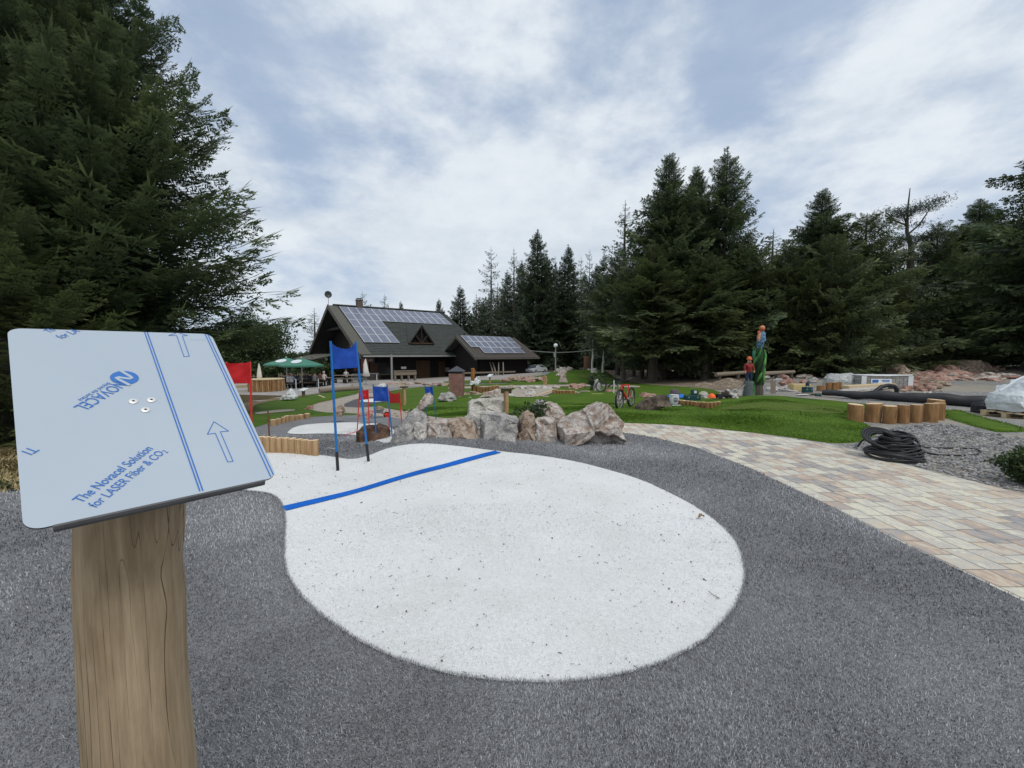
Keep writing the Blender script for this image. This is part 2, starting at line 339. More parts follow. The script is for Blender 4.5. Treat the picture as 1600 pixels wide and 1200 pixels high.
def sheet(name, outline, m, off=.004, px=True, smooth=1, res=.03, rag=0, kind='structure', skirt=0):
    """lay a region sheet on the terrain; outline in photo pixels (seen ground points) or in metres"""
    P = [tuple(g(*q)[:2]) for q in outline] if px else list(outline)
    if smooth: P = chaikin(P, smooth)
    # resample edges
    Q = []
    for i in range(len(P)):
        a, b = P[i], P[(i+1) % len(P)]; d = math.hypot(b[0]-a[0], b[1]-a[1]); r = max(.06, res*math.hypot(a[0], a[1])); k = max(1, int(d/r))
        for j in range(k):
            t = j/k; x, y = a[0]+(b[0]-a[0])*t, a[1]+(b[1]-a[1])*t
            if rag: x += rag*noise.noise(Vector((x*9, y*9, 0))); y += rag*noise.noise(Vector((x*9, y*9, 5)))
            if not Q or math.hypot(x-Q[-1][0], y-Q[-1][1]) > .004: Q.append((x, y))
    P = Q; SHEETS[name] = P
    A = np.array(P); rmax = np.hypot(A[:, 0], A[:, 1]).max(); rmin = .25
    rr = [rmin]
    while rr[-1] < rmax: rr.append(rr[-1]*(1+res)+.004)
    pts = []
    for i, r in enumerate(rr):
        na = max(12, int(2*math.pi/(res*1.3))); aa = (np.arange(na)+.5*(i % 2))*2*np.pi/na
        if r < 1.2: aa = aa[::2]
        pts.append(np.column_stack([r*np.cos(aa), r*np.sin(aa)]))
    pts = np.vstack(pts); ok = inside(P, pts[:, 0], pts[:, 1]); pts = pts[ok]
    # drop points that hug the boundary
    if len(pts):
        keep = np.ones(len(pts), bool)
        for s in range(0, len(pts), 4000):
            d = np.hypot(pts[s:s+4000, None, 0]-A[:, 0], pts[s:s+4000, None, 1]-A[:, 1]).min(1); keep[s:s+4000] = d > .4*res*np.hypot(pts[s:s+4000, 0], pts[s:s+4000, 1])
        pts = pts[keep]
    n = len(P); vs = [Vector(p) for p in P]+[Vector(p) for p in pts]
    r = geometry.delaunay_2d_cdt(vs, [], [list(range(n))], 1, 1e-5)
    X = np.array([v.x for v in r[0]]); Y = np.array([v.y for v in r[0]]); Z = H(X, Y)+off*(1+.14*np.hypot(X, Y))
    F = [f for f in r[2]]
    V = [(a, b, c) for a, b, c in zip(X, Y, Z)]
    me = bpy.data.meshes.new(name); me.from_pydata(V, [], F); me.materials.append(m)
    bm = bmesh.new(); bm.from_mesh(me)
    bmesh.ops.recalc_face_normals(bm, faces=bm.faces[:])
    if sum(f.normal.z for f in bm.faces) < 0: bmesh.ops.reverse_faces(bm, faces=bm.faces[:])
    if skirt:
        be = [e for e in bm.edges if e.is_boundary]; ex = bmesh.ops.extrude_edge_only(bm, edges=be)
        for v in [q for q in ex['geom'] if isinstance(q, bmesh.types.BMVert)]: v.co.z -= skirt
    bm.to_mesh(me); bm.free()
    me.polygons.foreach_set('use_smooth', [True]*len(me.polygons))
    o = bpy.data.objects.new(name, me); C.objects.link(o); return tag(o, kind=kind)
sheet('dry_grass_verge', [(-8, 3.6), (-5.0, 4.35), (-3.4, 5.4), (-4.3, 9), (-7, 17), (-14, 30), (-60, 40), (-60, -20), (-8, -20)], M['dry_grass'], .003, px=False)
sheet('forest_floor', [(940, 594), (1000, 602), (1060, 606), (1120, 612), (1190, 604), (1260, 590), (1400, 577), (1600, 570), (1800, 568)]+[], M['dirt'], .003) if False else None
_ff = [tuple(g(*q)[:2]) for q in [(925, 596), (1000, 602.5), (1060, 606), (1130, 611), (1185, 606), (1200, 590), (1260, 585)]]+[(36, 46), (70, 50), (110, 90), (-10, 120), (-4, 66), (2, 58), (5, 46)]
sheet('forest_floor', _ff, M['dirt'], .003, px=False)
_pz = [tuple(g(*q)[:2]) for q in [(300, 645), (380, 634), (400, 629), (470, 618), (515, 613), (560, 609), (600, 607), (640, 605), (720, 601), (790, 597), (832, 588), (850, 583)]]+[(4, 62), (-60, 75), (-60, 30)]
sheet('plaza_paving', _pz, M['plaza'], .003, px=False)
sheet('sandy_path', [(480, 641), (490, 632), (520, 626), (562, 616), (600, 613), (612, 618), (604, 632), (640, 641), (700, 651), (730, 655), (725, 662), (640, 657), (600, 650), (540, 648), (500, 647)], M['sandy'], .005)
sheet('grey_turf', [(-9, -3), (-7.2, 2.5), (-5.6, 4.45)]+[tuple(g(*q)[:2]) for q in [(200, 708), (330, 680), (396, 668), (430, 656), (500, 649), (560, 647), (600, 648), (640, 657), (690, 664), (760, 668), (850, 672), (930, 676), (968, 676), (1012, 682), (1086, 699), (1170, 731), (1250, 769), (1330, 808), (1400, 844), (1500, 892), (1600, 941)]]+[(3.6, 1.6), (3.9, 0), (3.9, -3)], M['grey_turf'], .004, px=False, smooth=0, res=.025)
sheet('paved_path', [tuple(g(*q)[:2]) for q in [(860, 668), (970, 680), (1012, 687), (1086, 704), (1170, 736), (1250, 774), (1330, 813), (1400, 849), (1500, 898), (1600, 946)]]+[(3.5, 1.4), (3.8, -2), (6.5, -2), (6.2, 2.6)]+[tuple(g(*q)[:2]) for q in [(1700, 825), (1600, 773), (1530, 755), (1463, 739), (1398, 722), (1348, 706), (1298, 695), (1232, 685), (1180, 677), (1080, 667), (1000, 662), (940, 660), (880, 660)]], M['pavers'], .0025, px=False, smooth=0)
sheet('sunken_grey_turf', [(528, 636), (560, 622), (600, 619), (613, 623), (604, 632), (572, 638)], M['far_grey_turf'], .006)
sheet('green_turf_left', [(396, 642), (396, 633), (430, 626), (470, 620), (512, 614), (555, 610), (566, 613), (520, 624), (492, 630), (480, 638), (500, 645), (540, 646), (572, 648), (500, 650.5), (440, 656), (396, 669), (340, 682), (340, 660)], M['green_turf'], .007, skirt=.03)
sheet('green_turf_middle', [(566, 634), (604, 629), (614, 621), (600, 613), (640, 606.5), (700, 603), (760, 601), (800, 599), (835, 589), (862, 584), (882, 578), (930, 578), (950, 587), (1000, 600), (1060, 605), (1110, 608), (1130, 616), (1170, 619.5), (1200, 619), (1290, 625), (1335, 630), (1390, 636), (1360, 640), (1323, 645), (1323, 657), (1348, 660), (1376, 676), (1350, 691), (1306, 693.5), (1272, 689), (1220, 681), (1120, 670), (1080, 666), (1000, 661.5), (960, 661), (900, 664), (850, 662), (790, 660), (720, 655), (650, 646), (600, 638)], M['green_turf'], .007, skirt=.035)
sheet('olive_putting_lane', [(1150, 634), (1180, 630), (1250, 632), (1318, 640), (1318, 650), (1240, 645), (1170, 641), (1120, 640)], M['olive_turf'], .011)
sheet('olive_putting_lane_middle', [(560, 0)]*0+[(902, 586), (930, 586), (936, 591), (905, 592)], M['olive_turf'], .012)
sheet('narrow_grey_path', [(700, 606), (780, 604), (860, 602), (950, 601), (1000, 604), (1000, 607), (940, 604.5), (860, 605), (780, 607), (700, 609)], M['sandy'], .012)
sheet('sand_bed', [(795, 622), (800, 609), (822, 604), (850, 606), (868, 611), (860, 617), (840, 622)], M['sandy'], .013)
sheet('green_turf_offcut', [(1476, 653), (1476, 642), (1496, 642), (1540, 655), (1597, 670), (1600, 675), (1558, 675.5), (1520, 666)], M['green_turf'], .006, smooth=0, skirt=.02)
sheet('green_turf_far_strip', [(470, 643)]*0+[(690, 596), (830, 594), (835, 597), (700, 601)], M['green_turf'], .008)
sheet('sand_strip_left', [(398, 646), (430, 642), (460, 641), (462, 643), (430, 646), (400, 649)], M['sandy'], .012)
sheet('white_turf_lane', [(449, 676), (460, 668), (484, 663.5), (530, 661), (568, 661), (600, 664), (617, 672), (613, 690), (604, 694), (590, 690), (560, 681), (524, 678.5), (492, 678.5), (464, 679.5), (450, 678.5)], M['white_turf'], .008)
sheet('far_white_turf', [(558, 627), (585, 623), (601, 624), (601, 628), (575, 630)], M['white_turf'], .009)
WB = [(300, 735), (350, 718), (405, 707), (440, 706), (470, 709), (500, 712), (528, 716), (545, 719), (560, 717.5), (576, 713), (600, 703), (620, 698), (650, 694.5), (675, 694.5), (700, 696.5), (740, 701), (780, 706), (840, 712), (900, 722), (950, 735), (1000, 750), (1050, 772), (1095, 797), (1125, 820), (1150, 845), (1162, 875), (1165, 900), (1161, 925), (1148, 952), (1125, 980), (1095, 1008), (1050, 1033), (1000, 1050), (950, 1061), (900, 1067), (850, 1069), (800, 1068), (750, 1063), (700, 1055), (650, 1042), (600, 1024), (550, 998), (505, 966), (470, 933), (450, 905), (443, 880), (445, 847), (445, 813), (442, 791), (432, 778), (417, 772), (400, 770), (370, 767), (300, 762), (250, 760)]
sheet('white_turf', WB, M['white_turf'], .007, rag=.006, res=.022)
def blue_line():
    a, b = g(443, 797), g(778, 707.5); d = (b-a); d.z = 0; L = d.length; d.normalize(); w = Vector((-d.y, d.x, 0))*.075
    n = 80; P = [(a+d*L*i/n) for i in range(n+1)]; X = []
    for p in P: X += [p-w*(1+.05*noise.noise(p*4)), p+w*(1+.05*noise.noise(p*4+Vector((3, 3, 3))))]
    X = np.array([(v.x, v.y) for v in X]); Z = H(X[:, 0], X[:, 1])+.011*(1+.14*np.hypot(X[:, 0], X[:, 1])); V = np.column_stack([X, Z])
    F = np.array([(2*i, 2*i+1, 2*i+3, 2*i+2) for i in range(n)])
    m = turf_mat('blue_turf', (.005, .09, .42), (.015, .17, .68), 170, bump=.5)
    tag(np_mesh('blue_turf_line', V, F[:, ::-1] if False else F, m, smooth=True), kind='structure')
blue_line()
# ---------------- information board in the foreground ----------------
def wood_mat(name, c1, c2, sc=1.0, crack=.35, dirt=0):
    """vertical grain with drying cracks along local Z"""
    m = bpy.data.materials.new(name); m.use_nodes = True; n = m.node_tree.nodes; l = m.node_tree.links; b = n['Principled BSDF']; b.inputs['Roughness'].default_value = .72; b.inputs['Specular IOR Level'].default_value = .25
    tc = n.new('ShaderNodeTexCoord')
    def noi(s3, d, dist=0, rough=.6):
        mp = n.new('ShaderNodeMapping'); mp.inputs['Scale'].default_value = [k*sc for k in s3]; l.new(tc.outputs['Object'], mp.inputs[0]); o = n.new('ShaderNodeTexNoise'); o.inputs['Scale'].default_value = 1; o.inputs['Detail'].default_value = d; o.inputs['Distortion'].default_value = dist; o.inputs['Roughness'].default_value = rough; l.new(mp.outputs[0], o.inputs['Vector']); return o.outputs['Fac']
    a = noi((28, 28, 3.2), 8, .8); c = noi((70, 70, .8), .0, .12, .5); d = noi((160, 160, 9), 4); e_ = noi((5, 5, 3), 5, .6)
    cr = n.new('ShaderNodeValToRGB'); e = cr.color_ramp.elements; e[0].position = .3; e[0].color = col(c1); e[1].position = .68; e[1].color = col(c2); l.new(a, cr.inputs[0])
    r2 = n.new('ShaderNodeValToRGB'); e = r2.color_ramp.elements; e[0].position = .35; e[0].color = (.62, .52, .42, 1); e[1].position = .6; e[1].color = (1, 1, 1, 1); l.new(e_, r2.inputs[0])
    mx = n.new('ShaderNodeMix'); mx.data_type = 'RGBA'; mx.blend_type = 'MULTIPLY'; mx.inputs[0].default_value = .8; l.new(cr.outputs[0], mx.inputs[6]); l.new(r2.outputs[0], mx.inputs[7])
    ck = n.new('ShaderNodeMapRange'); ck.inputs[1].default_value = crack-.012; ck.inputs[2].default_value = crack+.012; l.new(c, ck.inputs[0])
    # thin cracks: where the noise crosses a level
    ab = n.new('ShaderNodeMath'); ab.operation = 'SUBTRACT'; l.new(c, ab.inputs[0]); ab.inputs[1].default_value = .5
    ab2 = n.new('ShaderNodeMath'); ab2.operation = 'ABSOLUTE'; l.new(ab.outputs[0], ab2.inputs[0])
    g2 = noi((14, 14, 3.0), 3); gg = n.new('ShaderNodeMapRange'); gg.inputs[1].default_value = .47; gg.inputs[2].default_value = .56; gg.inputs[3].default_value = .0; gg.inputs[4].default_value = .016; l.new(g2, gg.inputs[0])
    lt = n.new('ShaderNodeMath'); lt.operation = 'SUBTRACT'; l.new(ab2.outputs[0], lt.inputs[0]); l.new(gg.outputs[0], lt.inputs[1])
    cm = n.new('ShaderNodeMapRange'); cm.inputs[1].default_value = -.002; cm.inputs[2].default_value = .006; l.new(lt.outputs[0], cm.inputs[0])
    m3 = n.new('ShaderNodeMix'); m3.data_type = 'RGBA'; l.new(cm.outputs[0], m3.inputs[0]); m3.inputs[6].default_value = (.085, .055, .03, 1); l.new(mx.outputs[2], m3.inputs[7]); l.new(m3.outputs[2], b.inputs['Base Color'])
    fg_ = n.new('ShaderNodeMapRange'); fg_.inputs[1].default_value = .3; fg_.inputs[2].default_value = .7; fg_.inputs[3].default_value = .84; fg_.inputs[4].default_value = 1.12; l.new(d, fg_.inputs[0])
    vm = n.new('ShaderNodeVectorMath'); vm.operation = 'SCALE'; l.new(m3.outputs[2], vm.inputs[0]); l.new(fg_.outputs[0], vm.inputs['Scale']); l.new(vm.outputs[0], b.inputs['Base Color'])
    hh = n.new('ShaderNodeMath'); hh.operation = 'MULTIPLY_ADD'; l.new(d, hh.inputs[0]); hh.inputs[1].default_value = .25; l.new(cm.outputs[0], hh.inputs[2])
    bp = n.new('ShaderNodeBump'); bp.inputs['Strength'].default_value = .55; bp.inputs['Distance'].default_value = .004; l.new(hh.outputs[0], bp.inputs['Height']); l.new(bp.outputs[0], b.inputs['Normal'])
    return m
M['post_wood'] = wood_mat('post_wood', (.235, .17, .102), (.385, .295, .19))
M['pale_log'] = wood_mat('pale_log', (.36, .23, .12), (.55, .39, .23), .6)
M['log_end'] = mat('log_end', (.58, .42, .26), (.70, .55, .37), 12, bump=.3, bscale=30, stretch=(1, 1, 1))
M['brown_log'] = wood_mat('brown_log', (.24, .13, .055), (.40, .24, .11), .6)
M['film'] = mat('protective_film', (.355, .415, .485), (.40, .46, .53), 2.2, rough=.42, bump=.25, bscale=14, spec=.4, bdist=.0012)
M['film_print'] = mat('film_print_blue', (.035, .15, .45), rough=.5)
M['plate_edge'] = mat('dark_plate_edge', (.075, .075, .08), (.11, .11, .115), 30, rough=.5)
M['steel'] = mat('brushed_steel', (.72, .72, .70), rough=.45, metal=.5)
M['black'] = mat('black_hole', (.012, .012, .012), rough=.6)
S = .85
cor = [Vector(p)*S for p in ((-1.0213, -.11283, .82633), (-.8028, -.1328, 1.0897), (-.4905, .19499, .8566), (-.7090, .21497, .6))]   # x, y down, depth
def c2w(v): return Vector((v.x, v.z*ct-v.y*st, -v.z*st-v.y*ct+EYE))
TL, TR, BR, BL = [c2w(v) for v in cor]
U = (TR-TL).normalized(); N_ = U.cross((BL-TL)).normalized(); Vv = N_.cross(U).normalized()
if N_.dot(Vector((0, 0, EYE))-TL) < 0: N_ = -N_
Vv = N_.cross(U).normalized()         # up the plate
PW = (TR-TL).length; PH = (BL-TL).length; PO = (TL+TR+BR+BL)/4
PM = Matrix((U, Vv, N_)).transposed().to_4x4(); PM.translation = PO
def puv(zx, zy):
    """plate coordinates of a pixel (read off an enlargement of the photo)"""
    px, py = zx/3.158, 480+zy/3.158; d = ray(px, py); o = Vector((0, 0, EYE)); t = (PO-o).dot(N_)/d.dot(N_); p = o+d*t-PO
    return Vector((p.dot(U), p.dot(Vv), 0))
def rrect(w, h, r, k=6):
    out = []
    for cx, cy, a0 in ((w/2-r, h/2-r, 0), (-w/2+r, h/2-r, 90), (-w/2+r, -h/2+r, 180), (w/2-r, -h/2+r, 270)):
        for i in range(k+1):
            a = R(a0+90*i/k); out.append((cx+r*math.cos(a), cy+r*math.sin(a)))
    return out
board = empty('info_board', (0, 0, 0), label='tilted metal board in blue printed protective film on a thick cracked wooden post', cat='sign board')
# post: outline read from the photo, turned as a slightly bent round log
PY = .70*S/.85+.0
rows = [(770, 208, 182), (830, 207, 182), (886, 204, 180), (940, 208.5, 184), (1025, 211, 181), (1095, 215, 180.5), (1196, 224, 184), (1300, 232, 187)]
ctr = []
for py, cx, w in rows:
    p = at(cx, py, PY); q = at(cx+w/2, py, PY); ctr.append((p.x, p.y, p.z, (q-p).length*.985/math.sqrt(1+(p.x/p.y)**2)))
ctr.append((ctr[-1][0]+.01, PY, .25, .082)); ctr.append((ctr[-1][0], PY, -.05, .085))
# carry the post up to the underside of the plate
def plate_z(x, y): return PO.z-(N_.x*(x-PO.x)+N_.y*(y-PO.y))/N_.z
ctr.insert(0, (ctr[0][0], PY, 1.62, ctr[0][3]))
def make_post():
    mb = MB(); n = 56; vs = []; fs = []; zs = np.concatenate([np.linspace(1.62, .6, 70), np.linspace(.55, -.05, 8)])
    cz = [c[2] for c in ctr][::-1]
    for i, z in enumerate(zs):
        x = np.interp(z, cz, [c[0] for c in ctr][::-1]); y = PY; r = np.interp(z, cz, [c[3] for c in ctr][::-1])
        for j in range(n):
            a = 2*math.pi*j/n; rr = r*(1+.018*noise.noise(Vector((math.cos(a)*2, math.sin(a)*2, z*3)))+.008*noise.noise(Vector((math.cos(a)*7, math.sin(a)*7, z*9))))
            X, Yy = x+rr*math.cos(a), y+rr*math.sin(a); zz = min(z, plate_z(X, Yy)-.006)
            vs.append((X, Yy, zz))
    for i in range(len(zs)-1):
        for j in range(n): fs.append((i*n+j, (i+1)*n+j, (i+1)*n+(j+1) % n, i*n+(j+1) % n))
    fs.append(tuple(range(n)))
    mb.add(vs, fs); return mb.build('post', M['post_wood'], board, smooth=60)
make_post()
def plate_obj(name, build_mb, m, parent, smooth=False):
    o = build_mb.build(name, m, parent, smooth); return o
plate_root = None
def make_plate():
    mb = MB(); th = .003
    out = rrect(PW, PH, .017)
    vs = [(x, y, 0) for x, y in out]+[(x, y, -th) for x, y in out]; k = len(out)
    mb.add(vs, [tuple(range(k))], 0); mb.add(vs, [tuple(range(k, 2*k))[::-1]]+[(i, i+k, (i+1) % k+k, (i+1) % k) for i in range(k)], 1)
    o = mb.build('plate', [M['film'], M['plate_edge']], board); o.matrix_world = PM
    # folded lower lip
    lp = MB(); a, b = puv(262, 1085), puv(1310, 858); L = (b-a).length; y0 = -PH/2
    x0, x1 = a.x, b.x
    prof = [(0, .0004), (-.002, -.0005), (-.003, -.002), (-.003, -.006), (-.005, -.006), (-.0048, -.001), (-.003, .0032), (0, .0034)]
    prof = [(y, z) for y, z in prof]
    for e in (0,):
        vs = [(x, y0+y+.0005, z-.003) for x in (x0, x1) for y, z in prof]; k2 = len(prof)
        lp.add(vs, [tuple(range(k2)), tuple(range(k2, 2*k2))[::-1]]+[(i, (i+1) % k2, k2+(i+1) % k2, k2+i) for i in range(k2)])
    lo = lp.build('folded_lip', M['plate_edge'], o)
    return o
plate = make_plate()
def strip(mb, a, b, w, z=.0007):
    d = (b-a).normalized(); q = Vector((-d.y, d.x, 0))*w/2; zz = Vector((0, 0, z)); mb.add([a-q+zz, b-q+zz, b+q+zz, a+q+zz], [(0, 1, 2, 3)])
ln = MB()
def clip_pt(p): return Vector((max(-PW/2+.001, min(PW/2-.001, p.x)), max(-PH/2+.001, min(PH/2-.001, p.y)), 0))
for a, b in (((713, 122), (986, 909)), ((726, 122), (1001, 907)), ((1012, 133), (1336, 838)), ((1026, 136), (1349, 828))):
    A_, B_ = puv(*a), puv(*b); A_.y = min(A_.y, PH/2-.001); B_.y = max(B_.y, -PH/2+.001); strip(ln, clip_pt(A_), clip_pt(B_), .0019)
for arrow in ([(1055, 565), (1128, 612), (1087, 615), (1150, 762), (1123, 764), (1062, 622), (1023, 628)], [(882, 120), (926, 140), (900, 142), (934, 243), (908, 245), (872, 141), (831, 140), (866, 121)]):
    q = [clip_pt(puv(*a)) for a in arrow]
    for i in range(len(q)-(1 if len(arrow) == 8 else 0)): strip(ln, q[i], q[(i+1) % len(q)], .0013)
for a, b in (((940, 161), (1020, 163)),):
    A_, B_ = puv(*a), puv(*b)
    for i in range(6): strip(ln, A_.lerp(B_, i/6), A_.lerp(B_, i/6+.06), .0011)
ln.build('printed_lines', M['film_print'], plate)
def text_part(name, s, a, b, size=None, z=.0008, bold=0, up=1):
    """lettering along the plate from enlargement pixel a (baseline start) to b (baseline end)"""
    A_, B_ = puv(*a), puv(*b); cu = bpy.data.curves.new(name, 'FONT'); cu.body = s; cu.size = 1; cu.offset = bold; tmp = bpy.data.objects.new('t', cu); C.objects.link(tmp)
    bpy.context.view_layer.update(); me = bpy.data.meshes.new_from_object(tmp.evaluated_get(bpy.context.evaluated_depsgraph_get())); bpy.data.objects.remove(tmp); bpy.data.curves.remove(cu)
    X = [v.co.x for v in me.vertices]; w = max(X)-min(X); x0 = min(X); sc = (B_-A_).length/w; d = (B_-A_).normalized(); q = Vector((-d.y, d.x, 0)); sy = (size or sc)*1.35
    for v in me.vertices: v.co = A_+d*((v.co.x-x0)*sc)+q*(v.co.y*sy)+Vector((0, 0, z))
    me.name = name; me.materials.clear(); me.materials.append(M['film_print']); o = bpy.data.objects.new(name, me); C.objects.link(o); o.parent = plate; return o
text_part('lettering', 'The Novacel Solution', (402, 968), (757, 700), bold=.008)
text_part('lettering', 'for LASER Fiber & CO', (474, 992), (812, 722), bold=.004)
text_part('lettering', '2', (822, 722), (831, 715))
text_part('lettering', 'for LA', (306, 158), (398, 121))
text_part('lettering', 'NOVACEL', (579, 366), (360, 494), size=None, bold=.004)
text_part('lettering', 'Beyond the Surface', (531, 372), (383, 458))
text_part('lettering', 'TI', (146, 688), (104, 712))
text_part('lettering', 'Th', (244, 128), (276, 116))
def emblem():
    c = puv(615, 349); r = (puv(691, 349)-puv(538, 349)).length/2*.93; mb = MB(); n = 40
    d = (puv(757, 700)-puv(402, 968)).normalized(); ang = math.atan2(d.y, d.x)+math.pi   # same way up as the word below it
    def P(x, y, z=.0008): return c+Vector((r*(x*math.cos(ang)-y*math.sin(ang)), r*(x*math.sin(ang)+y*math.cos(ang)), z))
    mb.add([P(math.cos(2*math.pi*i/n), math.sin(2*math.pi*i/n)) for i in range(n)], [tuple(range(n))], 0)
    # open N drawn as a light flowing band
    def band(pts, w, z):
        k = len(pts); vs = []
        for i, p in enumerate(pts):
            t = Vector(pts[min(i+1, k-1)])-Vector(pts[max(i-1, 0)]); t.normalize(); vs += [P(p[0]-t.y*w, p[1]+t.x*w, z), P(p[0]+t.y*w, p[1]-t.x*w, z)]
        mb.add(vs, [(2*i, 2*i+1, 2*i+3, 2*i+2) for i in range(k-1)], 1)
    band([(-.62, -.98), (-.5, -.4), (-.42, .1), (-.3, .42), (-.1, .36), (.1, 0), (.25, -.35), (.42, -.42), (.5, -.1), (.55, .4), (.62, .98)], .13, .0012)
    mb.build('emblem', [M['film_print'], M['film']], plate)
emblem()
for zx, zy in ((658, 466), (747, 459), (718, 508)):
    c = puv(zx, zy); mb = MB(); mb.lathe([(.0062, .0004), (.0062, .0014), (.0054, .0019)], c, 24, 0); mb.lathe([(.002, .0016), (.002, .0022)], c, 6, 1); mb.build('screw', [M['steel'], M['black']], plate, smooth=40)
# ---------------- slalom gates ----------------
M['blue_cloth'] = mat('blue_cloth', (.006, .04, .26), (.012, .075, .40), 6, rough=.62, bump=.25, bscale=14)
M['red_cloth'] = mat('red_cloth', (.40, .008, .012), (.55, .014, .016), 6, rough=.62, bump=.25, bscale=14)
M['blue_pole'] = mat('blue_pole', (.01, .12, .36), (.015, .17, .46), 20, rough=.35)
M['teal_pole'] = mat('teal_pole', (.015, .14, .22), rough=.35)
M['red_pole'] = mat('red_pole', (.56, .03, .03), rough=.35)
M['black_rubber'] = mat('black_rubber', (.018, .018, .02), (.03, .03, .032), 30, rough=.6)
M['white_plastic'] = mat('white_plastic', (.75, .77, .78), rough=.5)
def gate(b1, t1, b2, t2, Y, ctop, cbot, cloth, pole, label, pr=.012, sag=.12, wr=1, Y2=None, group='slalom gates with cloth banners', dark=True):
    """b/t: foot and top pixels of the two poles; ctop, cbot: banner top and bottom pixel rows"""
    Y2 = Y2 or Y; B1 = gy(b1[0], Y); B2 = gy(b2[0], Y2); f1 = at(t1[0], t1[1], Y); f2 = at(t2[0], t2[1], Y2)
    root = empty('slalom_gate', B1, label=label, cat='slalom gate', group=group)
    loc = lambda p: p-B1
    for Bp, Tp in ((B1, f1), (B2, f2)):
        mb = MB(); a = loc(Bp); b = loc(Tp); n = 12
        mb.tube([a.lerp(b, .16 if dark else .0)+Vector((0, 0, 0)), a.lerp(b, .6), b], pr, 12); po = mb.build('pole', M[pole], root, smooth=True)
        if dark:
            s = MB(); s.tube([a+Vector((0, 0, .03)), a.lerp(b, .165)], pr*1.25, 12); s.build('sleeve', M['black_rubber'], po, smooth=True)
            s = MB(); s.tube([a+Vector((0, 0, -.03)), a+Vector((0, 0, .035))], pr*1.5, 12); s.build('ground_socket', M['white_plastic'], po, smooth=True)
    # banner: sewn round both poles, sagging top hem
    nx, nz = 28, 18; vs = []; p1 = lambda s: loc(at(t1[0]+(b1[0]-t1[0])*max(0, (s-t1[1]))/(b1[1]-t1[1]), s, Y)); p2 = lambda s: loc(at(t2[0]+(b2[0]-t2[0])*max(0, (s-t2[1]))/(b2[1]-t2[1]), s, Y2))
    rr = random.Random(label)
    for side in (0, 1):
        for j in range(nz+1):
            v = j/nz
            for i in range(nx+1):
                u = i/nx; top = ctop[0]+(ctop[1]-ctop[0])*u; bot = cbot[0]+(cbot[1]-cbot[0])*u; Hh = bot-top
                hem = sag*Hh*math.sin(math.pi*u)**.8
                s = top+hem*(1-v)**1.6+v*(Hh)
                p = p1(s).lerp(p2(s), u); fold = .035*wr*math.sin(math.pi*u)*((1-v)**1.3*math.cos((abs(u-.5)*6-v*3.2))*.8+.6*noise.noise(Vector((u*3, v*2.5, rr.random()*0+len(label)))))
                p.y += fold+(-1 if side == 0 else 1)*(.0012+pr*1.15*max(0, 1-min(u, 1-u)*14)**.5)
                vs.append(p)
    fs = []; K = (nx+1)*(nz+1)
    for side in (0, 1):
        for j in range(nz):
            for i in range(nx):
                a = side*K+j*(nx+1)+i; q = (a, a+1, a+nx+2, a+nx+1); fs.append(q if side else q[::-1])
    for j in range(nz):
        for i in (0, nx): a = j*(nx+1)+i; fs.append((a, a+nx+1, K+a+nx+1, K+a))
    for i in range(nx):
        for j in (0, nz): a = j*(nx+1)+i; fs.append((a, a+1, K+a+1, K+a))
    mb = MB(); mb.add(vs, fs); mb.build('banner', M[cloth], root, smooth=80)
    return root
gate((528, 739), (516.5, 533), (576, 718), (556, 534), 5.35, (534, 535), (577, 574), 'blue_cloth', 'blue_pole', 'large blue banner gate standing on the white turf nearest the camera', Y2=5.75, pr=.016, sag=.26, wr=1.6)
gate((300, 668), (354, 566), (394, 668), (391, 565), 6.3, (567, 566), (599, 599), 'red_cloth', 'red_pole', 'bright red banner gate half hidden behind the metal info board', pr=.014, sag=.03, Y2=6.3, dark=False)
gate((588, 703), (583, 600), (613, 692), (605, 601), 7.7, (603, 604), (627, 627), 'blue_cloth', 'blue_pole', 'middle sized blue banner gate beside the brown stone block', sag=.05, dark=False)
gate((558, 678), (562, 608), (577, 664), (575, 608), 9.6, (609, 609), (625, 624), 'red_cloth', 'red_pole', 'small red banner gate just behind the large blue gate poles', sag=.05, dark=False)
gate((608, 697), (608, 609), (628, 666), (624, 611), 8.3, (611, 612), (630, 630), 'red_cloth', 'red_pole', 'red banner gate with folded top right of the middle blue gate', sag=.22, dark=False, Y2=9.6)
gate((669, 660), (664, 602), (682, 656), (675, 601), 9.4, (604, 604), (621, 621), 'blue_cloth', 'teal_pole', 'smallest blue banner gate behind the pile of grey boulders', sag=.05, dark=False)
def red_rod():
    a, b = g(538, 680, .02), g(562, 673, .03); mb = MB(); mb.tube([a, b], .011, 8); tag(mb.build('loose_pole', M['red_pole'], smooth=True), 'thin red pole lying on the far white turf lane', 'pole')
red_rod()
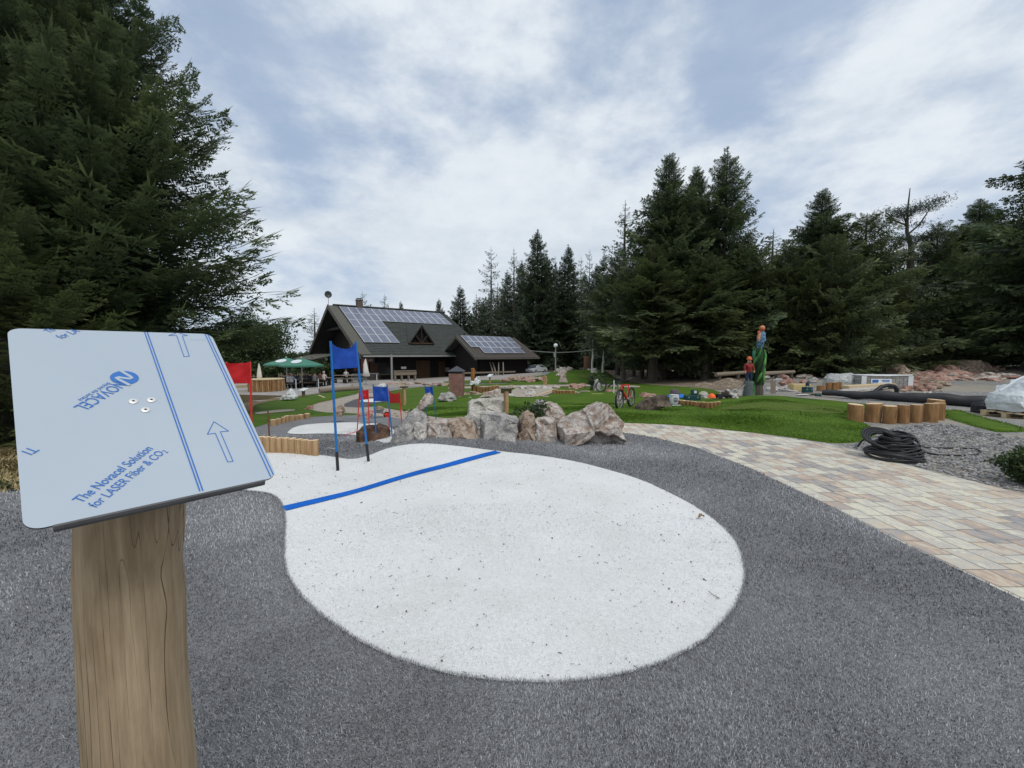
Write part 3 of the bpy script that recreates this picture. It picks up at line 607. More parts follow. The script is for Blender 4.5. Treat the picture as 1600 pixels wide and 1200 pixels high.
# ---------------- palisade logs ----------------
_logn = [0]
def log_post(px, py_base, py_top, wpx, label, group, m='pale_log', Y=None, lean=0, name='palisade_log'):
    p = g(px, py_base) if Y is None else gy(px, Y); Y = p.y; t = at(px, py_top, Y); r = wpx/2/FPX*Y*1.07/math.sqrt(1+(p.x/p.y)**2); h = t.z-p.z
    _logn[0] += 1; s = _logn[0]; mb = MB(); n = 22; pr = []
    base = Vector((0, 0, -.05)); rr = random.Random(s); tl = rr.uniform(-.05, .05)
    prof = [(r*.98, -.05), (r*1.0, h*.3), (r*.99, h*.7), (r*.985, h-.012), (r*.95, h)]
    mb.lathe(prof, (0, 0, 0), n, 0, wob=.07, seed=s); mb.v = [(x+tl*z*.6, y, z+(tl*x*2 if z > h*.6 else 0)) for x, y, z in mb.v]; mb.m[-1] = 1
    o = mb.build(name, [M[m], M['log_end']], smooth=45); k_ = (p.y+r*.9)/p.y; r_ = r; o.location = (p.x*k_, p.y+r*.9, h1(p.x*k_, p.y+r*.9)); o.rotation_euler = (0, 0, rr.uniform(0, 6))
    return tag(o, label, 'log', group)
def row(items, label_fmt, group, m='pale_log'):
    n = len(items); W_ = ['first', 'second', 'third', 'fourth', 'fifth', 'sixth', 'seventh', 'eighth', 'ninth', 'tenth', 'eleventh', 'twelfth']
    for i, it in enumerate(items): log_post(*it, label=label_fmt.format(W_[i]), group=group, m=m)
row([(1336, 660, 633, 26), (1363, 661, 631.5, 27), (1389, 663, 635, 22), (1410, 662.5, 633.5, 21), (1430, 661.5, 633, 20), (1453, 660.5, 631, 24), (1466, 657, 630, 20)], 'upright cut log, {} from the left in the row beside the gravel', 'upright logs beside the black hose', 'brown_log')
log_post(1461, 653, 625, 28, 'upright cut log standing behind the row beside the gravel', 'upright logs beside the black hose', 'brown_log', name='palisade_log')
row([(409, 708, 683, 14), (418, 709, 683.5, 12), (428, 709, 684, 12), (437, 709, 685, 12), (447, 709.5, 685, 12), (457, 710, 686, 13), (467, 711, 687, 13), (477, 712, 688, 13), (485, 713, 689, 11), (493, 714, 688.5, 11)], 'pale upright log, {} from the left in the edging beside the white turf', 'pale logs edging the white turf')
row([(428, 666, 656, 11), (436, 663.5, 654, 8), (443, 661.5, 652, 7), (448, 660.5, 650, 8), (456, 658.5, 649, 9), (463, 657.5, 649, 7), (470, 656, 648, 9), (480, 655, 646.5, 9)], 'pale upright log, {} from the left in the edging beside the sunken grey turf', 'pale logs edging the sunken grey turf')
row([(742, 613.5, 604, 5), (747, 613.5, 603.5, 5), (752, 614, 604, 5), (756, 614, 604.5, 5), (761, 614, 604.5, 5), (766, 614, 604, 6), (771, 613.5, 603, 6), (776, 612, 602, 7)], 'small upright log, {} from the left in the palisade by the sandstone tower', 'small logs by the sandstone tower', 'brown_log')
row([(866, 616, 609, 6), (871, 616, 609.5, 5), (876, 616, 610, 5), (881, 616, 610, 6), (886, 616, 610, 5), (891, 616, 610, 6), (896, 615.5, 610, 5)], 'small upright log, {} from the left in the palisade by the sand bed', 'small logs by the sand bed', 'brown_log')
row([(1063, 633, 625.5, 6), (1069, 634, 626, 6), (1075, 634.5, 626.5, 6), (1081, 635, 627, 6), (1087, 636, 628, 6), (1093, 637.5, 628.5, 6), (1099, 638.5, 628.5, 7), (1105, 639.5, 629, 6), (1111, 639, 629, 6), (1117, 637, 628.5, 6), (1123, 634, 628, 6)], 'small upright log, {} from the left in the palisade below the totem', 'small logs below the carved totem', 'brown_log')
# ---------------- boulders ----------------
def rock_mat(name, a, b_, c, sc=5, bump=1.0, dist=.03):
    m = mat(name, a, c, sc, rough=.85, bump=bump, bscale=sc*2.6, c3=b_, contrast=.10, detail=10, spec=.2, bdist=dist)
    n = m.node_tree.nodes; l = m.node_tree.links; b = n['Principled BSDF']; tc = [x for x in n if x.type == 'TEX_COORD'][0]
    src = b.inputs['Base Color'].links[0].from_socket
    vo = n.new('ShaderNodeTexNoise'); vo.inputs['Scale'].default_value = sc*9; vo.inputs['Detail'].default_value = 6; vo.inputs['Roughness'].default_value = .8; l.new(tc.outputs['Object'], vo.inputs['Vector'])
    r = n.new('ShaderNodeValToRGB'); e = r.color_ramp.elements; e[0].position = .36; e[0].color = (.42, .38, .36, 1); e[1].position = .56; e[1].color = (1.12, 1.12, 1.12, 1); l.new(vo.outputs['Fac'], r.inputs[0])
    mx = n.new('ShaderNodeMix'); mx.data_type = 'RGBA'; mx.blend_type = 'MULTIPLY'; mx.inputs[0].default_value = 1; l.new(src, mx.inputs[6]); l.new(r.outputs[0], mx.inputs[7]); l.new(mx.outputs[2], b.inputs['Base Color'])
    return m
M['rock_grey'] = rock_mat('rock_grey', (.26, .26, .265), (.34, .33, .32), (.46, .45, .43), 7)
M['rock_pink'] = rock_mat('rock_pink', (.30, .225, .18), (.42, .375, .34), (.56, .52, .49), 9)
M['rock_brown'] = rock_mat('rock_brown', (.20, .14, .10), (.33, .255, .20), (.45, .38, .31), 9)
M['rock_red'] = rock_mat('rock_red', (.25, .14, .11), (.36, .22, .18), (.46, .33, .28), 3)
M['rock_dark'] = rock_mat('rock_dark', (.055, .045, .035), (.10, .08, .062), (.17, .14, .11), 4)
M['rock_rust'] = rock_mat('rock_rust', (.05, .03, .02), (.09, .05, .035), (.16, .10, .07), 4)
M['rock_pale'] = rock_mat('rock_pale', (.36, .34, .31), (.48, .46, .43), (.58, .56, .52), 4)
def rock(pix, Y, depth, m, label=None, cat='boulder', group=None, name='boulder', rough=.05, base=None, sub=3, seed=None, front=.8, tilt=0, under=None):
    """solid boulder: silhouette at the thickest section, shrinking and roughened to front and back"""
    pts = [at(px, py, Y) for px, py in pix]; c = sum(pts, Vector())/len(pts); rr = random.Random(seed if seed is not None else int(pix[0][0]*7+pix[0][1]*13))
    # densify the outline
    D = []; L = sum((pts[i]-pts[i-1]).length for i in range(len(pts))); stp = L/13
    for i in range(len(pts)):
        a, b = pts[i], pts[(i+1) % len(pts)]; k = max(1, round((b-a).length/stp))
        for j in range(k): D.append(a.lerp(b, j/k))
    n = len(D); rings = [(-.5, .55*front), (-.38, front), (0.0, 1.0), (.33, .85), (.5, .5)]; vs = []; zmin = min(p.z for p in D); zmax = max(p.z for p in D)
    bh = zmin
    sx_ = rr.uniform(-.12, .12)
    for t, s in rings:
        for p in D:
            q = p-c; up = (p.z-zmin)/(zmax-zmin+1e-6)
            sc = s+(1-s)*(1-up)*.75 if t < 0 else s          # foot runs forward, top leans back
            yy = t*depth*(1-.35*up if t < 0 else 1)
            v = Vector((c.x+q.x*sc+sx_*t*depth, Y+yy+rr.uniform(-.09, .09)*depth, c.z+q.z*(sc if q.z > 0 else 1)))
            if t != 0: v += Vector((rr.uniform(-1, 1), 0, rr.uniform(-1, 1)))*depth*.06
            vs.append(v)
    k = len(rings); fs = []
    for i in range(k-1):
        for j in range(n): fs.append((i*n+j, i*n+(j+1) % n, (i+1)*n+(j+1) % n, (i+1)*n+j))
    cf = sum((vs[j] for j in range(n)), Vector())/n+Vector((0, -.04*depth, 0)); cb = sum((vs[(k-1)*n+j] for j in range(n)), Vector())/n
    vs += [cf, cb]
    for j in range(n): fs.append(((j+1) % n, j, k*n)); fs.append(((k-1)*n+j, (k-1)*n+(j+1) % n, k*n+1))
    org = Vector((c.x, Y, base if base is not None else h1(c.x, Y)))
    me = bpy.data.meshes.new(name); me.from_pydata([v-org for v in vs], [], fs); me.materials.append(m)
    bm = bmesh.new(); bm.from_mesh(me); bmesh.ops.recalc_face_normals(bm, faces=bm.faces[:]); bmesh.ops.triangulate(bm, faces=bm.faces[:])
    size = max(zmax-zmin, .1)
    for s_ in range(3 if sub > 1 else 1): bmesh.ops.subdivide_edges(bm, edges=bm.edges[:], cuts=1, smooth=.0, use_grid_fill=True)
    bm.normal_update(); o3 = Vector((rr.random()*50, 0, 0))
    for v in bm.verts:
        q = v.co/size
        # chipped facets: cell noise gives flat broken faces
        f = noise.noise(q*2.2+o3)*.25+noise.noise(q*6+o3)*.3+noise.noise(q*15+o3)*.28
        cl = noise.cell(q*3.1+o3)*.5
        v.co += v.normal*(f*rough*size*1.4)
    if under:
        for v in bm.verts:
            X, Z = v.co.x, v.co.z; a = (X-under[0])/under[1]; hz = under[2]*max(0, 1-a*a)*(1+.5*noise.noise(Vector((X*6, 0, 0))))
            if abs(a) < 1 and Z < hz*1.25 and v.co.y < .1: t = min(1, max(0, (hz*1.25-Z)/(hz*.35+.001))); v.co.y += t*depth*.26*(.7+.5*noise.noise(v.co*5))
    bm.to_mesh(me); bm.free(); me.polygons.foreach_set('use_smooth', [False]*len(me.polygons))
    me.polygons.foreach_set('use_smooth', [True]*len(me.polygons))
    try: me.set_sharp_from_angle(angle=R(16))
    except Exception: pass
    o = bpy.data.objects.new(name, me); C.objects.link(o); o.location = org
    return tag(o, label, cat, group)
G1 = 'boulders edging the grey turf'
rock([(613, 698), (615, 682), (622, 668), (632, 654), (640, 645), (649, 638.5), (657, 643), (664, 650), (670, 658), (672, 672), (668, 688), (650, 697), (630, 702)], 7.3, .9, M['rock_grey'], 'tall pyramid shaped grey boulder at the left end of the boulder row', group=G1)
rock([(646, 664), (651, 658), (658, 661), (665, 668), (668, 680), (664, 689), (655, 686), (648, 677)], 6.95, .35, M['rock_pale'], 'small pale grey rock leaning in front of the pyramid shaped boulder', group=G1)
rock([(664, 665), (668, 659), (678, 656), (698, 655.5), (704, 662), (708, 674), (711, 684), (690, 688), (668, 686)], 7.2, .6, M['rock_pink'], 'squat pinkish boulder right of the grey pyramid shaped one', group=G1)
rock([(701, 657), (708, 653), (730, 655), (741, 661), (745, 670), (749, 684), (728, 686), (711, 686), (706, 670)], 7.25, .6, M['rock_brown'], 'brown boulder with a flat reddish top between pink and big grey boulders', group=G1)
rock([(738, 653), (742, 650), (751, 649.5), (754, 660), (752, 684), (749, 684), (744, 668)], 7.35, .3, M['rock_grey'], 'slim blue grey stone wedged against the big grey boulder', group=G1)
rock([(750, 652), (755, 645), (776, 645), (806, 651), (813, 657), (810, 672), (808, 687), (775, 688), (748, 687), (749, 668)], 7.3, .75, M['rock_grey'], 'big flat topped grey granite boulder in the middle of the row', group=G1)
rock([(811, 660), (816, 645), (824, 640), (834, 646), (837, 658), (836, 687), (807, 687)], 7.3, .5, M['rock_brown'], 'upright narrow rust brown boulder right of the big grey one', group=G1)
rock([(836, 656), (841, 651.5), (862, 651), (868, 656), (871, 690), (852, 689), (836, 687)], 7.25, .5, M['rock_pink'], 'upright squarish boulder with brown flecks in the row', group=G1)
rock([(870, 665), (882, 655), (895, 647), (909, 645), (910, 639), (920, 634.5), (936, 629), (947, 631), (956, 640), (964, 654), (967, 673), (969, 692), (950, 690), (920, 688), (895, 688), (871, 689), (868, 674)], 7.25, 1.1, M['rock_pink'], 'largest pink and white boulder with hollow base at the right end', group=G1, rough=.06, under=(.20, .42, .17), front=.9)
rock([(842, 650), (850, 629), (859, 626), (877, 637), (884, 648), (884, 655), (862, 657), (844, 655)], 9.2, .7, M['rock_pink'], 'pointed pink topped boulder lying behind the rust brown one', group='boulders on the lawn')
rock([(831, 634), (838, 625), (853, 625), (852, 636), (842, 641), (832, 640)], 10.2, .5, M['rock_grey'], 'small rounded grey boulder behind the pointed pink topped one', group='boulders on the lawn')
rock([(731, 630), (733, 627), (755, 622.5), (786, 620), (788, 624), (787, 641), (762, 643), (731, 646)], 11.3, .7, M['rock_pale'], 'long block shaped pale boulder left of the wooden lectern', group='boulders on the lawn')
rock([(725, 652), (735, 644), (760, 642), (778, 643), (782, 652), (778, 658), (728, 659)], 9.0, .6, M['rock_pale'], 'low pale slab in front of the block shaped boulder', group='boulders on the lawn')
rock([(650, 638), (656, 629), (660, 622), (664, 616), (672, 614), (677, 621), (676, 630), (666, 636), (655, 643)], 8.4, .4, M['rock_pink'], 'orange and grey rock tipped on top of the grey boulder pile', group='boulders on the lawn')
rock([(660, 655), (668, 652), (676, 660), (672, 672), (662, 668)], 7.5, .35, M['rock_brown'], 'small brown rock wedged behind the pyramid shaped boulder', group=G1)
rock([(561, 672), (567, 665), (590, 662.5), (607, 668), (609.5, 675), (609, 698), (592, 694), (576, 693), (561.5, 697)], 7.9, .55, M['rock_rust'], 'dark rust brown block standing between the slalom gate poles', cat='stone block', name='stone_block', rough=.02, front=1.0)
rock([(991, 646), (993, 634), (1005, 625), (1022, 619), (1040, 616), (1046, 621), (1047, 633), (1030, 636), (1008, 643)], 11.6, .7, M['rock_dark'], 'long dark brown boulder on the lawn beside the red bicycle', group='boulders on the lawn')
def scatter(seed, n, box, hpx, m, label, group, Yo=None, name='stone', flat=.7, dpx=1.0, cat='stone'):
    rr = random.Random(seed); ms = [M[k] for k in m]
    ORD = ['first', 'second', 'third', 'fourth', 'fifth', 'sixth', 'seventh', 'eighth', 'ninth', 'tenth', 'eleventh', 'twelfth', 'thirteenth', 'fourteenth', 'fifteenth', 'sixteenth']
    spots = sorted([(rr.uniform(box[0], box[2]), rr.uniform(box[1], box[3])) for i in range(n)])
    for i, (px, py) in enumerate(spots):
        p = g(px, py); s = hpx*rr.uniform(.55, 1.2)/FPX*p.y
        bm = bmesh.new(); bmesh.ops.create_icosphere(bm, subdivisions=2, radius=1); o3 = Vector((rr.random()*99, 0, 0))
        for v in bm.verts:
            q = v.co.copy(); w = 1+.55*noise.noise(q*1.3+o3)+.2*noise.noise(q*3.5+o3); v.co = Vector((q.x*w*s*rr.uniform(1, 1) , q.y*w*s*.8, q.z*w*s*flat))
        me = bpy.data.meshes.new(name); bm.to_mesh(me); bm.free(); me.materials.append(rr.choice(ms)); o = bpy.data.objects.new(name, me); C.objects.link(o)
        o.location = (p.x, p.y, p.z+s*flat*.45); o.rotation_euler = (0, rr.uniform(-.2, .2), rr.uniform(0, 6)); o.scale = (rr.uniform(.9, 1.6)*dpx, 1, 1)
        if not isinstance(label, str): lb = label[i % len(label)]
        else: lb = label+(', %s from the left' % ORD[i] if n <= 16 else '')
        tag(o, lb, cat, group)
# ---------------- the chalet ----------------
M['shingle'] = mat('roof_shingle', (.032, .037, .036), (.07, .078, .073), 2.2, rough=.9, bump=.5, bscale=12, stretch=(1, 1, 1))
M['rake'] = mat('rake_board', (.075, .073, .062), (.12, .115, .095), 6, rough=.8)
M['dark_wood'] = mat('dark_wood', (.006, .005, .006), (.018, .014, .014), 14, rough=.8, stretch=(6, 6, .6))
M['door_wood'] = mat('door_wood', (.035, .02, .012), (.07, .04, .024), 10, rough=.7, stretch=(5, 5, .6))
M['red_wood'] = mat('red_wood', (.10, .035, .025), (.17, .06, .04), 10, rough=.7, stretch=(5, 5, .6))
M['glass_dark'] = mat('dark_window', (.012, .014, .018), rough=.12, spec=.5)
M['gutter'] = mat('zinc_gutter', (.36, .36, .35), rough=.45, metal=.4)
M['panel_cell'] = mat('solar_cell', (.10, .115, .165), (.15, .165, .22), 1.5, rough=.42, spec=.5)
M['panel_frame'] = mat('solar_frame', (.60, .62, .65), rough=.4, metal=.3)
M['chimney_brick'] = mat('chimney_brick', (.09, .07, .06), (.15, .12, .10), 8, rough=.9)
RR = 52.0; D1 = Vector((.794, .608, 0)); D2 = Vector((-.608, .794, 0)); ZUP = Vector((0, 0, 1))
RL = Vector((-.445*RR, RR, EYE+76/640*RR))           # left end of the ridge
LEN = .300*RR; HW = .239*RR; RH = 76/640*RR
def hp(s, t, drop=0):
    """point on the main roof: s along the ridge (m), t across, + towards the camera (0..1), drop below the roof surface"""
    p = RL+D1*s-D2*(t*HW); p.z = RL.z-abs(t)*RH-drop; return p
house = empty('chalet', Vector((RL.x, RL.y, h1(RL.x, RL.y))), label='dark timber chalet with big grey gable roof covered in solar panels', cat='building')
HO = house.location.copy()
def hbuild(mb, name, m, parent=None, smooth=False):
    mb.v = [tuple(Vector(v)-HO) for v in mb.v]; return mb.build(name, m, parent or house, smooth)
GZ = -1.75
def slope_slab(name, t0, t1, s0, s1, th, m, ridge_only=False):
    mb = MB(); a, b, c, d = hp(s0, t0), hp(s1, t0), hp(s1, t1), hp(s0, t1); mb.prism([a, b, c, d], (0, 0, -th)); return mb
roof = hbuild(slope_slab('r', 0, 1, -.0, LEN+.8, .22, 0), 'roof', M['shingle'])
mb = slope_slab('r', -.001, -1, -.0, LEN+.8, .22, 0); back = hbuild(mb, 'back_slope', M['shingle'], roof)
# shingle courses: thin steps across the front slope
mb = MB()
for i in range(34):
    t = .02+i*.029; a, b = hp(.3, t, -.015), hp(LEN+.7, t, -.015); mb.box((a+b)/2, ((b-a).length, .05, .02), math.atan2(D1.y, D1.x))
hbuild(mb, 'shingle_courses', M['shingle'], roof)
# rake boards (broad green grey verge on the gable side)
for sg in (1, -1):
    mb = MB(); P0, P1 = hp(-.05, 0, -.12), hp(-.05, sg*1.0, -.12); n_ = Vector((0, 0, -1))
    mb.prism([P0, P1, P1+n_*.55, P0+n_*.55], D1*.12); hbuild(mb, 'rake_board', M['rake'])
    if sg == 1:
        mb = MB(); a, b, c, d = hp(0, 0, -.03), hp(1.05, 0, -.03), hp(1.15, 1, -.03), hp(0, 1, -.03); mb.prism([a, b, c, d], (0, 0, -.02)); hbuild(mb, 'verge_strip', M['rake'])
mb = MB(); a, b = hp(.6, 0, -.1), hp(LEN+.8, 0, -.1); mb.tube([a, b], .13, 8); hbuild(mb, 'ridge_cap', M['shingle'], roof)
# walls: gable recessed behind a deep overhang, long side set back under the eaves
ins = 2.2; fl = .86
def wall(poly, d, name, m, parent=None): mb = MB(); mb.prism(poly, d); return hbuild(mb, name, m, parent)
def vz(p, z): return Vector((p.x, p.y, z))
tw = .84
gl = [hp(ins, -tw, .25), hp(ins, 0, .25), hp(ins, tw, .25)]
wall([vz(gl[0], GZ), gl[0], gl[1], gl[2], vz(gl[2], GZ)], D1*.25, 'gable_wall', M['dark_wood'])
gr_ = [hp(LEN-.2, -tw, .25), hp(LEN-.2, 0, .25), hp(LEN-.2, tw, .25)]
wall([vz(gr_[0], GZ), gr_[0], gr_[1], gr_[2], vz(gr_[2], GZ)], D1*.25, 'gable_wall', M['dark_wood'])
a, b = hp(ins, tw, .25), hp(LEN, tw, .25); front = wall([vz(a, GZ), a, b, vz(b, GZ)], D2*.25, 'front_wall', M['dark_wood'])
a, b = hp(ins, -tw, .25), hp(LEN, -tw, .25); wall([vz(a, GZ), a, b, vz(b, GZ)], D2*-.25, 'back_wall', M['dark_wood'])
# collar beam, balcony and reddish balcony boards in the gable
mb = MB(); a, b = hp(.9, -.42, .3), hp(.9, .42, .3); mb.box((a+b)/2, ((b-a).length, .25, .3), math.atan2(D2.y, D2.x)); hbuild(mb, 'collar_beam', M['dark_wood'])
bz = EYE+.5
for k in range(9):
    t = .06+k*.055
    if k in (3,): continue
    c = hp(ins-.12, t); c.z = bz+.9; mb = MB(); mb.box(c, (.55, .08, 1.3), math.atan2(D2.y, D2.x))
    if k in (1, 2, 4, 5, 6): hbuild(mb, 'shutter', M['door_wood'] if k % 2 else M['red_wood'])
c = hp(ins-.14, .20); c.z = bz+.9; mb = MB(); mb.box(c, (.55, .06, 1.4), math.atan2(D2.y, D2.x)); hbuild(mb, 'curtained_window', mat('curtain', (.35, .30, .26), rough=.8))
for t in (.30, .42, .54, .66):
    c = hp(ins-.14, t); c.z = GZ+2.0; mb = MB(); mb.box(c, (1.1, .06, 1.6), math.atan2(D2.y, D2.x)); hbuild(mb, 'red_panel', M['red_wood'])
mb = MB(); a, b = hp(.4, -.78), hp(.4, .2); a.z = b.z = EYE+.1; c = hp(-2.6, .2); d = hp(-2.6, -.78); c.z = d.z = EYE-.55; mb.prism([a, b, c, d], (0, 0, -.1)); hbuild(mb, 'porch_canopy', M['rake'])
for t in (-.75, -.3, .15):
    p = hp(-2.4, t); mb = MB(); mb.box(Vector((p.x, p.y, (EYE-.6+GZ)/2)), (.15, .15, EYE-.6-GZ), .6); hbuild(mb, 'porch_post', M['dark_wood'])
# gutter, downpipe, posts under the eaves
mb = MB(); a, b = hp(.3, 1.005, .16), hp(LEN*.80, 1.005, .16); mb.tube([a, b], .075, 8); gut = hbuild(mb, 'gutter', M['gutter'], smooth=True)
q = gy(612.5, 44.0); mb = MB(); mb.tube([Vector((q.x, q.y, h1(q.x, q.y))), Vector((q.x, q.y, EYE+.0))], .11, 10); hbuild(mb, 'support_post', M['gutter'], smooth=True)
# panels: 5 rows, the upper two run the full length
def panel(parent, p00, eu, ev, w, h, nrm):
    mb = MB(); o = p00+nrm*.10
    mb.prism([o, o+eu*w, o+eu*w+ev*h, o+ev*h], nrm*.035); f = hbuild(mb, 'solar_panel', M['panel_frame'], parent)
    mb = MB(); e = .05; o2 = p00+nrm*.138; mb.prism([o2+eu*e+ev*e, o2+eu*(w-e)+ev*e, o2+eu*(w-e)+ev*(h-e), o2+eu*e+ev*(h-e)], nrm*.004); hbuild(mb, 'cells', M['panel_cell'], f)
ev = (hp(0, 1)-hp(0, 0)).normalized(); nr = D1.cross(ev).normalized()
if nr.z < 0: nr = -nr
SL = (hp(0, 1)-hp(0, 0)).length; t0 = .035; ph = (.80-t0)/5*SL; pw = 1.005
for r_ in range(5):
    for c_ in range(14 if r_ < 2 else 4):
        s0 = 1.25+c_*pw; p = hp(s0, 0)+ev*(t0*SL+r_*ph); panel(roof, p, D1, ev, pw*.985, ph*.985, nr)
# dormer with a triangular front
def dormer():
    s0 = 7.9; c = hp(s0, .80); w = 1.6; hh = 2.1; z0 = hp(s0, .80).z+.05; f = -D2
    base = hp(s0, .80)+f*.0; base.z = z0; A_ = base-D1*w; B_ = base+D1*w; T = base+ZUP*hh
    tb = hh/RH*HW     # run back to meet the roof
    k = D2*tb
    mb = MB(); up = ZUP*.08
    for P_ in (A_, B_):
        mb.prism([P_+f*.35+up, T+f*.35+up*2, T+k+up, P_+D2*.05+up], (0, 0, -.14))
    hbuild(mb, 'dormer_roof', M['shingle'], roof)
    mb = MB(); mb.prism([A_*.86+B_*.14, B_*.86+A_*.14, T-ZUP*.35], D2*.2); d = hbuild(mb, 'dormer_front', M['glass_dark'], roof)
    mb = MB()
    for a, b in ((A_, T), (B_, T), (A_, B_), (base, T), (base-D1*.0, A_.lerp(T, .5)), (base, B_.lerp(T, .5))):
        mb.tube([a+f*.2, b+f*.2], .11 if a is not base else .055, 4)
    hbuild(mb, 'dormer_timber', M['door_wood'], d)
dormer()
p = hp(3.9, 0); mb = MB(); mb.box(p+ZUP*.25, (.7, .7, 1.3), .65); mb.box(p+ZUP*.93, (.82, .82, .08), .65); mb.box(p+ZUP*1.15, (.6, .6, .06), .65); [mb.box(p+ZUP*1.05+D1*i*.3+D2*j*.3, (.06, .06, .2)) for i in (-1, 1) for j in (-1, 1)]; hbuild(mb, 'chimney', M['chimney_brick'])
p = hp(14.6, .70); mb = MB(); mb.tube([p, p+ZUP*.9], .09, 8); hbuild(mb, 'vent_pipe', M['black'])
p = hp(0.1, 0); mb = MB(); mb.tube([p, p+ZUP*1.25], .035, 6); dish = hbuild(mb, 'satellite_mast', M['gutter'])
mb = MB(); n = 20; dn = Vector((.45, -.85, .28)).normalized(); dx = dn.cross(ZUP).normalized(); dy = dn.cross(dx); c = p+ZUP*1.35; rings = [(.02, -.11), (.22, -.07), (.43, 0)]; vs = [c+dn*z+(dx*math.cos(2*math.pi*j/n)+dy*math.sin(2*math.pi*j/n)*1.1)*r for r, z in rings for j in range(n)]+[c+dn*(z-.02)+(dx*math.cos(2*math.pi*j/n)+dy*math.sin(2*math.pi*j/n)*1.1)*r for r, z in rings for j in range(n)]
mb.add(vs, [(i*n+j, i*n+(j+1) % n, (i+1)*n+(j+1) % n, (i+1)*n+j) for i in (0, 1, 3, 4) for j in range(n)]+[(2*n+j, 2*n+(j+1) % n, 5*n+(j+1) % n, 5*n+j) for j in range(n)]); mb.tube([c-dn*.1, c+dn*.45-dy*.1], .02, 5); hbuild(mb, 'satellite_dish', mat('dish_dark', (.03, .035, .035), rough=.5), dish, smooth=50)
# doors and openings along the front wall
yaw = math.atan2(D1.y, D1.x)
def on_front(px, w, z0, z1, name, m, out=.10, parent=None, lab=None):
    d = ray(px, 570); P0 = hp(0, tw); t = ((P0-Vector((0, 0, EYE))).dot(-D2))/(d.dot(-D2)); q = Vector((0, 0, EYE))+d*t-D2*out
    mb = MB(); mb.box(Vector((q.x, q.y, (z0+z1)/2)), (w, .08, z1-z0), yaw); return hbuild(mb, name, m, parent or front)
GF = -1.5
on_front(586, 1.1, GF, GF+2.1, 'shutter', M['door_wood']); k = on_front(602, 2.0, GF+.9, GF+2.2, 'serving_hatch', M['glass_dark']); on_front(602, 2.3, GF+.75, GF+.87, 'counter', M['rake'], .35, k); on_front(596, .8, GF+1, GF+2.1, 'pane', M['black'], .16, k)
on_front(657, 1.3, GF, GF+2.3, 'door', M['door_wood']); on_front(663.5, 1.2, GF, GF+2.3, 'door', mat('door_brown', (.05, .028, .016), (.09, .05, .028), 8)); on_front(686, 1.2, GF, GF+2.2, 'door', M['dark_wood']); on_front(689, .9, GF+.1, GF+2.2, 'door', M['door_wood'], .2)
on_front(630, .6, GF+1.35, GF+1.62, 'notice', M['white_plastic']); on_front(578, .35, GF+2.25, GF+2.55, 'wall_lamp', mat('lamp_grey', (.25, .24, .22)), .3); on_front(699, .7, GF+.9, GF+1.4, 'meter_box', mat('box_grey', (.28, .26, .25)))
# ---- annex with its own solar roof ----
AY = .9*RR; AL = Vector((-.1206*RR, AY, EYE+.0408*RR)); ALEN = .163*.9*RR+.6; AH = .080*RR; ARH = .0408*RR+.0065*RR
def ap(s, t, drop=0):
    p = AL+D1*s-D2*(t*AH); p.z = AL.z-abs(t)*ARH-drop; return p
annex = roof_a = None
mb = MB(); mb.prism([ap(-.1, 0), ap(ALEN+.1, 0), ap(ALEN+.7, 1), ap(-.1, 1)], (0, 0, -.18)); ra = hbuild(mb, 'annex_roof', mat('annex_roof', (.05, .043, .040), (.08, .07, .064), 4, rough=.9, bump=.4))
mb = MB(); mb.prism([ap(-.1, 0), ap(ALEN+.1, 0), ap(ALEN+.1, -.9), ap(-.1, -.9)], (0, 0, -.18)); hbuild(mb, 'annex_back_slope', M['shingle'], ra)
for sg, l_ in ((1, 1.0), (-1, .35)):
    mb = MB(); P0, P1 = ap(-.16, 0, -.06), ap(-.16, sg*l_, -.06); mb.prism([P0, P1, P1-ZUP*.34, P0-ZUP*.34], D1*.1); hbuild(mb, 'rake_board', M['rake'], ra)
P_ = [ap(.9, -.8, .2), ap(.9, 0, .2), ap(.9, .72, .2)]; wall([vz(P_[0], GZ), P_[0], P_[1], P_[2], vz(P_[2], GZ)], D1*.2, 'annex_gable_wall', M['dark_wood'])
a, b = ap(.9, .72, .2), ap(ALEN-.3, .72, .2); wall([vz(a, GZ), a, b, vz(b, GZ)], D2*.2, 'annex_front_wall', M['dark_wood'])
P_ = [ap(ALEN-.5, -.8, .2), ap(ALEN-.5, 0, .2), ap(ALEN-.5, .72, .2)]; wall([vz(P_[0], GZ), P_[0], P_[1], P_[2], vz(P_[2], GZ)], D1*.2, 'annex_gable_wall', M['dark_wood'])
mb = MB(); a, b = ap(-.1, 1.0, .14), ap(ALEN+.65, 1.0, .14); mb.tube([a, b], .06, 6); hbuild(mb, 'annex_gutter', M['rake'], ra)
ev2 = (ap(0, 1)-ap(0, 0)).normalized(); nr2 = D1.cross(ev2).normalized()
if nr2.z < 0: nr2 = -nr2
AS = (ap(0, 1)-ap(0, 0)).length; pw2 = .88; ph2 = AS*.81/3
for r_ in range(3):
    for c_ in range(8 if r_ < 2 else 4):
        w_ = pw2 if r_ < 2 else pw2*1.62; s0 = (.42 if r_ < 2 else 1.45)+c_*w_
        panel(ra, AL+D1*s0+ev2*(.03*AS+r_*ph2), D1, ev2, w_*.985, ph2*.985, nr2)
